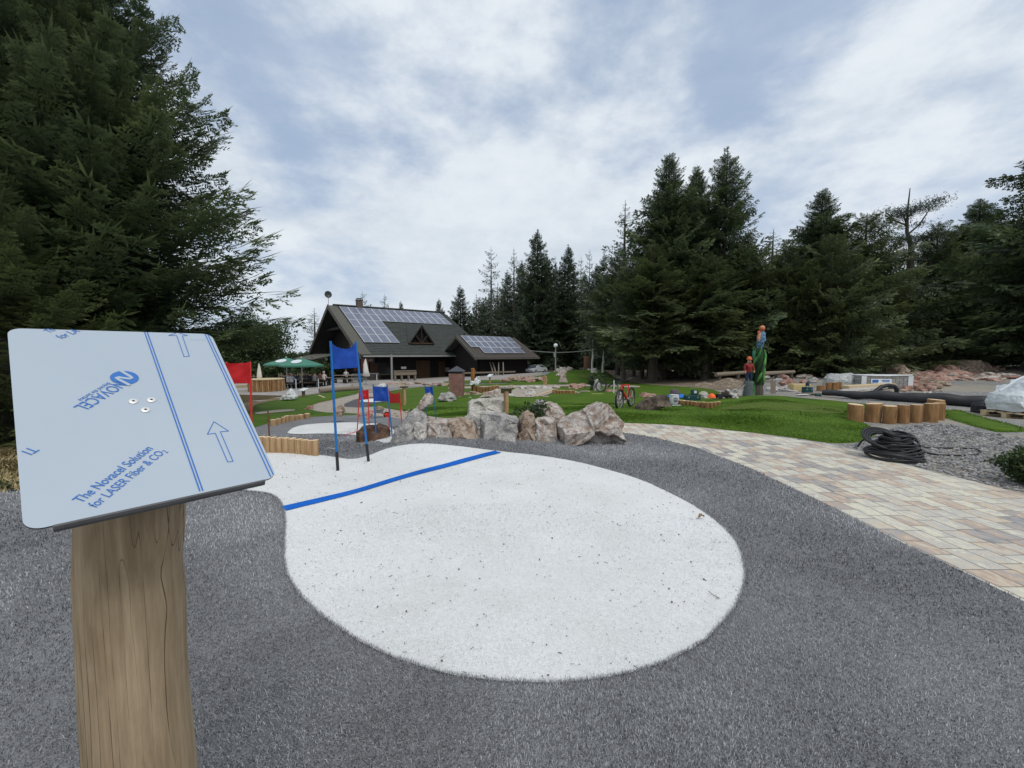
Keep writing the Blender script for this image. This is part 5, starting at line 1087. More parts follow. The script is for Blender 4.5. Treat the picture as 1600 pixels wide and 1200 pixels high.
rock([(1508, 592), (1512, 583), (1540, 581), (1560, 586), (1555, 592)], 25, 1.0, M['rock_red'], 'flat broken red slab under the largest rock', group=GP)
scatter(13, 60, (1408, 583, 1470, 612), 8, ['rock_red', 'rock_brown', 'dirt'], 'broken red stone in the rubble heap beside the wrapped stones', 'rubble beside the wrapped stones', flat=.7)
scatter(14, 30, (1470, 588, 1600, 596), 7, ['rock_red', 'rock_pink'], 'small red stone at the foot of the rock pile', 'small stones at the foot of the rock pile', flat=.5, dpx=1.3)
scatter(15, 26, (1380, 612, 1470, 622), 3, ['rock_pale', 'rock_red'], 'small stone on the gravel behind the black roll', 'small stones behind the black roll', flat=.6)
rock([(1392, 586), (1394, 571), (1404, 568), (1412, 573), (1416, 586)], 25, 1.1, M['rock_brown'], 'rounded grey rock standing on the wrapped paving stones side')
rock([(1226, 609), (1220, 598), (1228, 593), (1240, 594), (1244, 606)], 19, .7, M['rock_red'], 'pinkish boulder left of the yellow block behind the mound')
rock([(1330, 592), (1332, 586), (1342, 584), (1346, 592)], 24, .5, M['rock_red'], 'small red rock behind the wrapped paving stones')
scatter(16, 16, (1190, 588, 1290, 599), 7, ['rock_red', 'rock_pink', 'rock_grey'], 'reddish rock by the wood right of the totem', 'rocks stored by the wood', flat=.7)
scatter(17, 16, (1098, 617, 1158, 624), 8, ['rock_pale'], 'pale stone in the planting bed in front of the totem', 'pale stones below the totem', flat=.8)
scatter(18, 7, (1198, 606, 1250, 613), 9, ['rock_pale', 'rock_grey'], 'pale grey stone slab right of the totem', 'pale slabs right of the totem', flat=.45, dpx=1.5)
# loose gravel stones in front of the logs (real relief for the near gravel)
def pebbles():
    rng = np.random.default_rng(3); n = 9000; P = []
    outl = [tuple(g(*q)[:2]) for q in [(1330, 700), (1352, 690), (1376, 676), (1400, 668), (1480, 663), (1560, 680), (1700, 700), (1760, 800), (1600, 770), (1463, 737), (1398, 720)]]
    A = np.array(outl); X = rng.uniform(A[:, 0].min(), A[:, 0].max(), n*3); Y = rng.uniform(A[:, 1].min(), A[:, 1].max(), n*3); ok = inside(outl, X, Y); X, Y = X[ok], Y[ok]; Z = H(X, Y); n = len(X)
    bv = np.array([(1, 0, 0), (-1, 0, 0), (0, 1, 0), (0, -1, 0), (0, 0, 1), (0, 0, -1)], float); bf = np.array([(0, 2, 4), (2, 1, 4), (1, 3, 4), (3, 0, 4), (2, 0, 5), (1, 2, 5), (3, 1, 5), (0, 3, 5)])
    s = rng.gamma(2.2, .0058, n)[:, None, None].clip(.004, .05); V = bv[None]*s*rng.uniform(.5, 1.3, (n, 6, 1)); a = rng.uniform(0, 6.3, n); c, sn = np.cos(a)[:, None], np.sin(a)[:, None]
    V = np.stack([V[..., 0]*c-V[..., 1]*sn+X[:, None], V[..., 0]*sn+V[..., 1]*c+Y[:, None], V[..., 2]*.7+Z[:, None]+s[:, 0]*.3], -1)
    F = (bf[None]+(np.arange(n)*6)[:, None, None]).reshape(-1, 3); A_ = np.repeat(rng.uniform(0, .5, n), 6)
    m = mat('pebble', (.09, .09, .095), (.42, .41, .40), 3, rough=.85, attr=True, contrast=.3, c3=(.24, .235, .24))
    tag(np_mesh('gravel_stones', V.reshape(-1, 3), F, m, attr=A_), 'loose grey gravel beside the paved path', 'gravel', kind='stuff')
pebbles()
# ---------------- helper for things given by pixels ----------------
def thing(name, px, py, label, cat, group=None, Y=None, rz=0, dz=0):
    p = g(px, py) if Y is None else gy(px, Y); return empty(name, (p.x, p.y, p.z+dz), rz, label, cat, group), p.y/FPX
M['grey_metal'] = mat('galvanised', (.34, .35, .36), rough=.45, metal=.5)
M['wood_plank'] = mat('raw_plank', (.42, .33, .20), (.58, .47, .31), 9, stretch=(1, 8, 8), rough=.8)
M['old_wood'] = mat('weathered_wood', (.15, .12, .09), (.27, .23, .18), 8, stretch=(1, 6, 6), rough=.9, bump=.3)
M['white_tarp'] = mat('white_tarp', (.55, .58, .60), (.70, .72, .73), 3, rough=.5, bump=.5, bscale=9)
M['black_pipe'] = mat('black_pipe', (.012, .013, .016), (.022, .023, .027), 12, rough=.42)
M['black_sheet'] = mat('black_sheet', (.018, .020, .024), (.035, .037, .042), 5, rough=.55, bump=.4, bscale=8)
# wooden lectern posts of the other holes
def lectern(px, pyb, pyt, w, bw, label, board='old_wood', tilt=30, rz=0, pm='pale_log'):
    r, s = thing('wooden_lectern', px, pyb, label, 'sign post', 'lectern posts beside the holes'); h = (pyb-pyt)*s; rz_ = rz
    mb = MB(); mb.lathe([(w*s/2, -.05), (w*s/2*.97, h*.5), (w*s/2*.95, h)], (0, 0, 0), 14, wob=.06, seed=int(px)); mb.build('post', M[pm], r, smooth=45)
    mb = MB(); mb.box((0, 0, h+.02), (bw*s, bw*s*.75, .025), M=Matrix.Rotation(rz_, 3, 'Z') @ Matrix.Rotation(R(tilt), 3, 'X')); mb.build('board', M[board], r)
M['pale_board'] = mat('pale_board', (.60, .64, .68), rough=.5)
lectern(791, 648, 611, 8, 17, 'wooden lectern post with brown tilted board behind the boulder row', tilt=-42)
lectern(632, 634, 605, 6, 13, 'wooden lectern post with dark board between red banner and tipped rock', tilt=-15, rz=.3)
lectern(474.5, 621, 609, 5, 14, 'short lectern post with white board on the left lawn', board='pale_board', tilt=20, rz=-.5, pm='old_wood')
lectern(765.5, 600, 587, 3, 9, 'thin lectern post with white board in front of the annex', board='pale_board', tilt=35, rz=-.8)
lectern(851.5, 604, 588, 6, 4, 'split wooden post with a notched top beside the small palisade', tilt=70)
# sandstone tower
r, s = thing('sandstone_tower', 714, 620, 'square red sandstone tower with a small dark pyramid roof', 'tower'); w = 22*s; h = 37*s
mb = MB(); k = 12; vs = []; zz = [-.1, h*.25, h*.5, h*.75, h]
for i, z in enumerate(zz):
    for x, y in ((-1, -1), (1, -1), (1, 1), (-1, 1)): vs.append((x*w/2*(.9+.1*min(1, z/h*2)), y*w/2*(.9+.1*min(1, z/h*2)), z))
mb.add(vs, [(i*4+j, i*4+(j+1) % 4, i*4+4+(j+1) % 4, i*4+4+j) for i in range(4) for j in range(4)]+[(16, 17, 18, 19)]); sm = mat('red_sandstone', (.17, .085, .07), (.30, .18, .15), 5, rough=.9, bump=.8, bscale=14, c3=(.24, .13, .11)); mb.build('shaft', sm, r)
mb = MB(); [mb.box((x*w*.32, y*w*.32, h+.06), (.06, .06, .14)) for x in (-1, 1) for y in (-1, 1)]; mb.build('roof_support', M['black'], r)
mb = MB(); a = w*.56; z = h+.11; mb.add([(-a, -a, z), (a, -a, z), (a, a, z), (-a, a, z), (0, 0, z+.24), (-a, -a, z-.04), (a, -a, z-.04), (a, a, z-.04), (-a, a, z-.04)], [(0, 1, 4), (1, 2, 4), (2, 3, 4), (3, 0, 4), (5, 6, 1, 0), (6, 7, 2, 1), (7, 8, 3, 2), (8, 5, 0, 3), (8, 7, 6, 5)]); mb.build('roof', mat('slate', (.04, .045, .055), (.07, .075, .09), 20, rough=.5), r)
# carved orange post and white sack
r, s = thing('carved_post', 739, 613, 'orange brown carved wooden post between the tower and the palisade', 'post'); h = 38*s
mb = MB(); mb.lathe([(.10, -.05), (.09, h*.2), (.115, h*.25), (.1, h*.6), (.13, h*.8), (.1, h*.84), (.12, h*.98), (.08, h)], (0, 0, 0), 12, wob=.15, seed=2); mb.box((.1, -.02, h*.86), (.12, .1, h*.13)); mb.build('shaft', wood_mat('orange_wood', (.24, .10, .02), (.42, .19, .05), .6), r, smooth=40)
mb = MB(); mb.lathe([(.2, 0), (.22, .08), (.15, .1)], (0, 0, 0), 10, wob=.2, seed=4); mb.build('foot', M['rock_dark'], r)
def crumple(name, pix, Y, depth, m, label, cat, seed=1, rough=.14):
    return rock(pix, Y, depth, M[m] if isinstance(m, str) else m, label, cat, name=name, rough=rough, seed=seed)
crumple('white_sack', [(734, 601), (735, 595), (740, 597), (744, 590), (749, 588), (751, 596), (748, 602), (741, 600)], 23.5, .35, 'white_tarp', 'crumpled white plastic sack beside the carved post', 'sack', 3)
crumple('plastic_sheet', [(440, 624), (443, 618), (451, 616), (454, 607), (458, 610), (464, 620), (462, 623), (450, 624)], 22.5, .7, 'white_tarp', 'white plastic sheet heaped on the left lawn edge', 'plastic sheet', 4)
crumple('plastic_sheet', [(590, 603), (594, 600), (602, 599), (603, 604)], 30, .5, 'white_tarp', 'pale plastic sheet behind the middle blue banner', 'plastic sheet', 5)
# carved totem and carved woodcutter
M['carve_green'] = mat('carved_green', (.012, .07, .015), (.07, .26, .05), 14, rough=.5, stretch=(1, 1, .35), bump=.6, bscale=18)
M['carve_dark'] = mat('carved_dark_green', (.004, .018, .006), (.015, .06, .015), 14, rough=.6, stretch=(1, 1, .35), bump=.8, bscale=18)
M['carve_light'] = mat('carved_light_green', (.05, .15, .03), (.14, .32, .07), 14, rough=.6, stretch=(1, 1, .35), bump=.8, bscale=18)
M['carve_blue'] = mat('carved_blue', (.008, .04, .10), (.17, .33, .50), 16, rough=.5, bump=1, contrast=.12)
M['carve_orange'] = mat('carved_orange', (.28, .05, .015), (.75, .20, .06), 16, rough=.55, bump=.5)
M['carve_skin'] = mat('carved_skin', (.36, .15, .08), (.68, .38, .25), 16, rough=.6)
M['carve_red'] = mat('carved_red', (.10, .008, .008), (.36, .03, .025), 16, rough=.5, bump=.4)
M['carve_navy'] = mat('carved_navy', (.012, .02, .05), (.02, .04, .09), 9, rough=.6)
M['carve_stone'] = mat('carved_greystone', (.05, .065, .07), (.12, .14, .15), 6, rough=.7, bump=.6)
def skin_body(name, joints, edges, m, parent, sub=2, mats_fn=None):
    """joints: {id:(x,y,z,r)}; grows one continuous surface"""
    ids = list(joints); me = bpy.data.meshes.new(name); me.from_pydata([joints[i][:3] for i in ids], [(ids.index(a), ids.index(b)) for a, b in edges], [])
    o = bpy.data.objects.new(name, me); C.objects.link(o); o.modifiers.new('s', 'SKIN')
    sv = me.skin_vertices[0].data if me.skin_vertices else None
    if sv is None:
        bm = bmesh.new(); bm.from_mesh(me); bm.verts.layers.skin.verify(); bm.to_mesh(me); bm.free(); sv = me.skin_vertices[0].data
    for k, i in enumerate(ids): r_ = joints[i][3]; sv[k].radius = (r_, r_*(joints[i][4] if len(joints[i]) > 4 else 1)); sv[k].use_root = (k == 0)
    if sub: md = o.modifiers.new('d', 'SUBSURF'); md.levels = md.render_levels = sub
    bpy.context.view_layer.update(); me2 = bpy.data.meshes.new_from_object(o.evaluated_get(bpy.context.evaluated_depsgraph_get())); bpy.data.objects.remove(o)
    me2.name = name; me2.materials.clear()
    for q in (m if isinstance(m, list) else [m]): me2.materials.append(q)
    if mats_fn:
        for p in me2.polygons: p.material_index = mats_fn(p.center)
    me2.polygons.foreach_set('use_smooth', [True]*len(me2.polygons)); o = bpy.data.objects.new(name, me2); C.objects.link(o)
    if parent: o.parent = parent
    return o
r, s = thing('carved_totem', 1184, 615, 'tall carved and painted tree trunk, green leaves below and a blue orange figure on top', 'wood sculpture', Y=16.0); u = s
mb = MB(); H0 = 70*u; vs = []
mb.lathe([(7.5*u, -.1), (6.5*u, 8*u), (5.5*u, 16*u), (6*u, 30*u), (6.8*u, 45*u), (6*u, 58*u), (4.2*u, 70*u), (2.6*u, 75*u)], (0, 0, 0), 20, wob=.25, seed=9); mb.m = [0 if (sum(mb.v[i][2] for i in f)/len(f)) < 14*u else 1 for f in mb.f]; mb.build('trunk', [M['bark'], M['carve_dark']], r, smooth=40)
for i in range(30):   # long carved leaves wrapping the trunk
    a = i*2.4; z0 = (13+ (i*7.3) % 46)*u; mb = MB(); pts = []; k = 7
    L_ = []; 
    for j in range(k): t = j/(k-1); aa = a+t*.9; rr_ = (6.9+1.2*math.sin(t*3))*u; L_.append(Vector((rr_*math.cos(aa), rr_*math.sin(aa), z0+t*20*u-0*u)))
    mb.tube(L_, [u*.5, u*1.6, u*2.1, u*2.0, u*1.6, u*1.0, u*.3], 6); mb.build('carved_leaf', M[('carve_green', 'carve_dark', 'carve_light')[i % 3]], r, smooth=60)
mb = MB(); mb.tube([(-6*u, 0, 52*u), (-8*u, 0, 62*u), (-8.5*u, 0, 70*u)], [2*u, 3*u, 2.5*u], 8); mb.build('side_bough', mat('carved_teal', (.03, .16, .10), (.08, .28, .18), 9, rough=.5), r, smooth=60)
mb = MB(); mb.tube([(0, 0, 72*u), (0, 0, 78*u), (1.5*u, 0, 88*u), (2.5*u, 0, 97*u), (2*u, 0, 100*u)], [3*u, 5*u, 5.6*u, 5*u, 2*u], 12); mb.tube([(1*u, -3*u, 94*u), (-4*u, -5*u, 90*u), (-5*u, -5*u, 84*u)], [2.4*u, 2*u, 1.6*u], 8); mb.tube([(4*u, -2*u, 94*u), (5*u, -4*u, 86*u), (0, -6*u, 82*u)], [2.2*u, 2*u, 1.5*u], 8); fg = mb.build('figure', M['carve_blue'], r, smooth=60)
mb = MB(); mb.lathe([(.5*u, -5*u), (3.4*u, -3.4*u), (4.3*u, 0), (3.6*u, 3.4*u), (1*u, 5*u)], (2.4*u, 0, 104*u), 12, wob=.2, seed=3); mb.tube([(4*u, 2*u, 104*u), (5*u, 3*u, 97*u)], [3*u, 1.5*u], 8); mb.build('hair', M['carve_orange'], fg, smooth=60)
mb = MB(); mb.lathe([(.5*u, -3*u), (2.5*u, -2*u), (2.9*u, 0), (2.2*u, 2.4*u), (.5*u, 3*u)], (1.4*u, -2.6*u, 105*u), 10); mb.tube([(-5*u, -5*u, 84*u), (-5.5*u, -5*u, 90*u), (-4*u, -5*u, 97*u)], [1.6*u, 2.6*u, 2.2*u], 8); mb.build('face_and_hands', M['carve_skin'], fg, smooth=60)
mb = MB(); mb.lathe([(.5*u, -2.4*u), (2.1*u, -1*u), (2.2*u, 1*u), (.5*u, 2.4*u)], (-5*u, -4*u, 98*u), 10, wob=.2, seed=7); mb.build('small_head', M['carve_orange'], fg, smooth=60)
mb = MB(); mb.lathe([(1.6*u, 0), (1.5*u, 1*u), (.3*u, 1.6*u)], (1.4*u, -5.0*u, 102.5*u), 8); mb.build('beard', M['carve_orange'], fg, smooth=60)
r, s = thing('carved_woodcutter', 1168.5, 617, 'carved wooden woodcutter in red jacket and orange helmet standing on a grey stump', 'wood sculpture', Y=15.4); u = s
mb = MB(); mb.lathe([(8.2*u, -.1), (7.4*u, 6*u), (6.6*u, 14*u), (7.2*u, 22*u), (6.2*u, 24*u)], (0, 0, 0), 14, wob=.3, seed=5); mb.build('stump', M['carve_stone'], r, smooth=40)
mb = MB(); [mb.tube([(7*u+i*1.5*u, -2*u+i*u, -.05), (6.5*u+i*1.5*u, -2*u, 12*u), (5*u+i*2*u, 0, 24*u)], [2.2*u, 2*u, .8*u], 6) for i in range(2)]; mb.build('carved_leaf', M['carve_green'], r, smooth=60)
J = {'pel': (0, 0, 37*u, 4.0*u), 'ch': (0, 0, 46*u, 4.7*u), 'sh': (0, 0, 50.5*u, 3.6*u), 'nk': (0, 0, 53*u, 1.8*u), 'h0': (0, -.3*u, 56*u, 3*u), 'h1': (0, -.3*u, 59*u, 2.4*u),
     'la': (-5.2*u, 0, 50*u, 1.9*u), 'le': (-7*u, -.5*u, 44*u, 1.7*u), 'lh': (-6.3*u, -2*u, 38*u, 1.3*u), 'lf': (-6*u, -2.4*u, 36*u, 1.1*u), 'ra': (5.2*u, 0, 50*u, 1.9*u), 're': (7*u, -.5*u, 44*u, 1.7*u), 'rh': (7.2*u, -2*u, 39*u, 1.3*u), 'rf': (7.2*u, -2.4*u, 37*u, 1.1*u),
     'll': (-2.4*u, 0, 35*u, 2.9*u), 'lk': (-3*u, -.5*u, 29.5*u, 2.4*u), 'lt': (-3.2*u, 0, 24.5*u, 2.0*u), 'lo': (-3.4*u, -2.4*u, 24.2*u, 1.6*u), 'rl': (2.4*u, 0, 35*u, 2.9*u), 'rk': (3*u, -.5*u, 29.5*u, 2.4*u), 'rt': (3.2*u, 0, 24.5*u, 2.0*u), 'ro': (3.4*u, -2.4*u, 24.2*u, 1.6*u)}
E_ = [('pel', 'ch'), ('ch', 'sh'), ('sh', 'nk'), ('nk', 'h0'), ('h0', 'h1'), ('sh', 'la'), ('la', 'le'), ('le', 'lh'), ('lh', 'lf'), ('sh', 'ra'), ('ra', 're'), ('re', 'rh'), ('rh', 'rf'), ('pel', 'll'), ('ll', 'lk'), ('lk', 'lt'), ('lt', 'lo'), ('pel', 'rl'), ('rl', 'rk'), ('rk', 'rt'), ('rt', 'ro')]
bd = skin_body('figure', J, E_, [M['carve_skin'], M['carve_red'], M['carve_navy']], r, mats_fn=lambda c: 0 if c.z > 52.5*u or (c.z < 40.5*u and abs(c.x) > 5*u and c.z > 34*u) else (1 if c.z > 38.5*u else 2))
mb = MB(); mb.lathe([(3.9*u, 57.5*u), (3.7*u, 59*u), (3.0*u, 61.5*u), (1.2*u, 62.8*u)], (0, 0, 0), 12); mb.box((0, -3.4*u, 58*u), (4.5*u, 2.6*u, .7*u)); mb.build('helmet', M['carve_orange'], bd, smooth=50)
mb = MB(); mb.lathe([(.8*u, 51.5*u), (2.2*u, 53*u), (2.0*u, 55*u)], (0, -2.0*u, 0), 8); mb.build('beard', M['rock_brown'], bd, smooth=50)
# ---------------- lawn mower, boxes, sack, tarp ----------------
r, s = thing('lawn_mower', 1131, 617.5, 'dark lawn mower with bent steel handle left of the carved figures', 'lawn mower', Y=14.6, dz=.03); u = s
mb = MB(); mb.box((-1*u, 0, 5*u), (20*u, 14*u, 4*u), bev=.03); mb.build('deck', M['black'], r)
mb = MB(); mb.lathe([(4*u, 7*u), (4.2*u, 10*u), (2.5*u, 13*u), (1*u, 13.5*u)], (4*u, 0, 0), 12); mb.box((-1*u, 0, 9*u), (5*u, 6*u, 4*u), bev=.02); mb.build('engine', M['rock_dark'], r)
mb = MB(); mb.box((5*u, -1*u, 13.5*u), (3.5*u, 4*u, 2.5*u), bev=.02); mb.build('tank_cap', M['pale_board'], r)
for x in (-9, 8):
    for y in (-7, 7): mb = MB(); mb.tube([(x*u, y*u-.03, 3*u), (x*u, y*u+.03, 3*u)], 3*u, 14); mb.build('wheel', M['black_rubber'], r, smooth=40)
for y in (-5, 5): mb = MB(); mb.tube([(10*u, y*u, 6*u), (18*u, y*u, 13*u), (27*u, y*u, 19*u), (30*u, y*u, 23*u)], .45*u, 6); mb.build('handle', M['grey_metal'], r, smooth=True)
mb = MB(); mb.tube([(30*u, -5*u, 23*u), (30*u, 5*u, 23*u)], .5*u, 6); mb.tube([(27*u, -5*u, 19*u), (24*u, -2*u, 23*u)], .3*u, 5); mb.build('crossbar', M['black'], r)
M['tool_green'] = mat('tool_box_green', (.008, .045, .05), (.012, .06, .065), 9, rough=.45)
def toolbox(px, py, w, d, h, label, m='tool_green', rz=0, Y=None, open_=False):
    r, s = thing('tool_box', px, py, label, 'tool box', Y=Y, rz=rz); mb = MB(); mb.box((0, 0, h*s/2), (w*s, d*s, h*s), bev=.02); mb.build('case', M[m], r); mb = MB(); mb.tube([(-w*s*.2, 0, h*s), (-w*s*.2, 0, h*s+.05), (w*s*.2, 0, h*s+.05), (w*s*.2, 0, h*s)], .012, 6); mb.build('handle', M['black'], r)
    mb = MB(); [mb.box((x*w*s*.3, -d*s/2-.005, h*s*.7), (w*s*.1, .02, h*s*.2)) for x in (-1, 1)]; mb.build('latch', M['grey_metal'], r)
    if open_: mb = MB(); mb.box((w*s*.25, d*s/2, h*s+4*s), (w*s*.5, .05, 9*s), bev=.015); l_ = mb.build('open_lid', M[m], r); mb = MB(); mb.box((w*s*.3, d*s/2-.03, h*s+5*s), (w*s*.18, .01, 4*s)); mb.build('sticker', M['pale_board'], l_)
toolbox(1081, 625.5, 23, 10, 9, 'dark green tool box with open lid behind the small palisade', Y=14.8, open_=True)
toolbox(1261, 614, 12, 9, 11, 'dark blue tool box standing behind the right green mound', 'tool_blue' if 'tool_blue' in M else 'tool_green', Y=16.2)
mb = MB(); p = gy(1261, 16.2); mb.lathe([(.07, 0), (.06, .12), (.03, .14)], (0, 0, 0), 10); o = mb.build('bottle', M['carve_navy'], smooth=50); o.location = (p.x, p.y, p.z+.275+.05); tag(o, 'dark blue canister standing on the blue tool box', 'canister')
def tarp():
    n, m_ = 26, 12; p = gy(1056, 16.2); vs = []
    for j in range(m_+1):
        for i in range(n+1): x = (i/n-.5)*.85; y = (j/m_-.5)*.5; z = .12+.09*noise.noise(Vector((x*5, y*5, 2)))+.05*noise.noise(Vector((x*12, y*12, 1)))-.5*max(0, abs(x)-.3)-.4*max(0, abs(y)-.18); vs.append((x, y, z))
    k = len(vs); vs2 = [(x, y, z-.006) for x, y, z in vs]; fs = []
    for j in range(m_):
        for i in range(n): a = j*(n+1)+i; fs.append((a, a+1, a+n+2, a+n+1)); fs.append((k+a, k+a+n+1, k+a+n+2, k+a+1))
    mb = MB(); mb.add(vs+vs2, fs); o = mb.build('blue_tarp', mat('blue_tarp', (.01, .10, .42), (.03, .19, .62), 6, rough=.4), smooth=60); o.location = (p.x, p.y, p.z); tag(o, 'crumpled bright blue tarp behind the white printed sack', 'tarp')
tarp()
rock([(1048, 615), (1049, 609), (1054, 607.5), (1060, 610), (1060, 616)], 16.8, .4, mat('purple_stone', (.07, .055, .075), (.15, .12, .14), 6, bump=.6), 'dark purplish stone resting on the blue tarp')
r, s = thing('printed_sack', 1053, 633, 'white sack with dark printed emblem left of the small palisade', 'sack', Y=13.6); u = s
mb = MB(); mb.lathe([(7*u, 0), (7.8*u, 4*u), (7.4*u, 10*u), (6.5*u, 14*u), (6.8*u, 15.5*u)], (0, 0, 0), 18, wob=.12, seed=8); mb.build('bag', M['white_tarp'], r, smooth=60)
mb = MB(); 
for q, (a0, a1, rad_) in enumerate(((0.2, 2.8, 4.2), (3.3, 5.8, 3.4))):
    mb.tube([(rad_*u*math.cos(a0+(a1-a0)*i/10)*.9, -7.9*u, 8*u+rad_*u*.8*math.sin(a0+(a1-a0)*i/10)) for i in range(11)], .5*u, 5)
mb.box((0, -7.9*u, 8*u), (3.5*u, .02, .8*u)); mb.build('print', M['black'], r)
mb = MB(); p = g(1057, 634.5); mb.box((0, 0, .02), (.28, .1, .03), bev=.008); o = mb.build('wood_offcut', M['pale_board']); o.location = p; tag(o, 'white offcut board lying in front of the printed sack', 'board')
r, s = thing('orange_helmet', 1112, 627, 'orange safety helmet lying on the pale stones of the bed', 'helmet', Y=14.3, dz=.12); u = s
mb = MB(); mb.lathe([(6*u, 0), (5.6*u, 1.5*u), (4.6*u, 4.5*u), (2*u, 6.4*u), (.3*u, 6.8*u)], (0, 0, 0), 18); mb.build('shell', mat('helmet_orange', (.85, .13, .02), rough=.4), r, smooth=60); mb = MB(); mb.tube([(-5*u, -2*u, 5*u), (-6*u, -2*u, 7*u)], .5*u, 6); mb.tube([(5*u, -2*u, 5*u), (6*u, -2*u, 6.5*u)], .5*u, 6); mb.build('ear_muff', M['black'], r)
# ---------------- bicycles ----------------
def bike(px, py, Y, rz, fm, label, scale=1):
    r, s = thing('bicycle', px, py, label, 'bicycle', Y=Y, rz=rz); Rw = .34*scale; wb = 1.08*scale; L = lambda x, z, y=0: Vector((x*scale, y*scale, z*scale))
    lean = Matrix.Rotation(R(7), 4, 'X')
    for x, nm in ((-.54, 'front_wheel'), (.54, 'rear_wheel')):
        c = L(x, .34); mb = MB(); mb.tube([c+Vector((math.cos(a)*Rw*.93, 0, math.sin(a)*Rw*.93)) for a in [2*math.pi*i/28 for i in range(28)]], .036*scale, 8, closed=True); w = mb.build(nm, M['black_rubber'], r, smooth=True)
        mb = MB(); mb.tube([c+Vector((math.cos(a)*Rw*.84, 0, math.sin(a)*Rw*.84)) for a in [2*math.pi*i/28 for i in range(28)]], .010*scale, 5, closed=True); mb.build('rim', M['grey_metal'], w, smooth=True)
        mb = MB(); [mb.tube([c+Vector((0, .02*(-1)**i, 0)), c+Vector((math.cos(a)*Rw*.84, 0, math.sin(a)*Rw*.84))], .0022, 3, cap=False) for i, a in enumerate([2*math.pi*i/20 for i in range(20)])]; mb.tube([c-Vector((0, .05, 0)), c+Vector((0, .05, 0))], .03*scale, 8); mb.build('spokes', M['grey_metal'], w)
    mb = MB(); bb = L(.12, .31); hd = L(-.36, .82); hb = L(-.40, .68); st_ = L(.28, .78); ra = L(.54, .34)
    for a, b, t in ((hd, hb, .034), (hb, bb, .042), (hd+L(.02, -.03), st_, .023), (bb, st_, .02), (bb, ra, .016), (st_+L(-.01, -.05), ra, .012)): mb.tube([a, b], t*scale, 8)
    mb.build('frame', fm, r, smooth=True)
    mb = MB(); [mb.tube([L(-.38, .62, y), L(-.54, .34, y)], .017*scale, 6) for y in (-.06, .06)]; mb.tube([L(-.38, .63, -.07), L(-.38, .63, .07)], .02, 6); mb.build('fork', M['black'], r, smooth=True)
    mb = MB(); mb.tube([hd, L(-.34, .93), L(-.40, .97)], .018*scale, 6); mb.tube([L(-.36, .97, -.36), L(-.42, .96, -.12), L(-.42, .96, .12), L(-.36, .97, .36)], .014*scale, 6); mb.build('handlebar', M['black'], r, smooth=True)
    mb = MB(); mb.tube([st_, L(.33, .93)], .015*scale, 6); mb.build('seat_post', M['black'], r); mb = MB(); mb.tube([L(.20, .955), L(.32, .95), L(.46, .965)], [.025*scale, .045*scale, .075*scale], 8); mb.build('saddle', M['black'], r, smooth=True)
    mb = MB(); mb.tube([bb-Vector((0, .07, 0)), bb+Vector((0, .07, 0))], .05*scale, 12); mb.tube([bb+L(0, 0, -.09), L(.2, .17, -.09)], .012, 5); mb.tube([bb+L(0, 0, .09), L(.04, .46, .09)], .012, 5); mb.box(L(.23, .16, -.14), (.09, .09, .02)); mb.box(L(.02, .47, .14), (.09, .09, .02)); mb.build('crankset', M['grey_metal'], r)
M['bike_red'] = mat('bike_red', (.62, .03, .015), rough=.35, spec=.5)
bike(977, 637, 12.2, R(54), M['bike_red'], 'red mountain bike leaning beside the long dark boulder', .88)
bike(952, 610, 21.5, R(150), M['black'], 'dark bicycle parked on the path left of the red bike', .85)
# ---------------- wheelbarrow ----------------
r, s = thing('wheelbarrow', 594, 648, 'wheelbarrow full of soil with a red wheel behind the blue banner gate', 'wheelbarrow', Y=12.6, rz=.2); u = s
mb = MB(); mb.add([(-9*u, -6*u, 15*u), (7*u, -6*u, 15*u), (7*u, 6*u, 15*u), (-9*u, 6*u, 15*u), (-5*u, -4*u, 8*u), (4*u, -4*u, 8*u), (4*u, 4*u, 8*u), (-5*u, 4*u, 8*u)], [(0, 1, 5, 4), (1, 2, 6, 5), (2, 3, 7, 6), (3, 0, 4, 7), (4, 5, 6, 7)]); mb.build('tray', M['grey_metal'], r)
mb = MB(); mb.lathe([(7*u, 13.5*u), (5*u, 17*u), (2*u, 19*u)], (-1*u, 0, 0), 12, wob=.3, seed=6); mb.build('soil_load', M['dirt'], r)
mb = MB(); mb.tube([(10*u+math.cos(a)*4.2*u, 0, 4.6*u+math.sin(a)*4.2*u) for a in [2*math.pi*i/18 for i in range(18)]], .9*u, 6, closed=True); w = mb.build('wheel', M['black_rubber'], r, smooth=True); mb = MB(); mb.tube([(10*u, -.03, 4.6*u), (10*u, .03, 4.6*u)], 3.4*u, 14); mb.build('rim', M['bike_red'], w)
mb = MB(); [mb.tube([(10*u, y*u, 4.6*u), (0, y*1.6*u, 9*u), (-18*u, y*3*u, 11*u)], .6*u, 6) for y in (-2, 2)]; [mb.tube([(-7*u, y*u, 9*u), (-8*u, y*u, 0)], .5*u, 5) for y in (-4, 4)]; mb.build('frame', M['bike_red'], r)
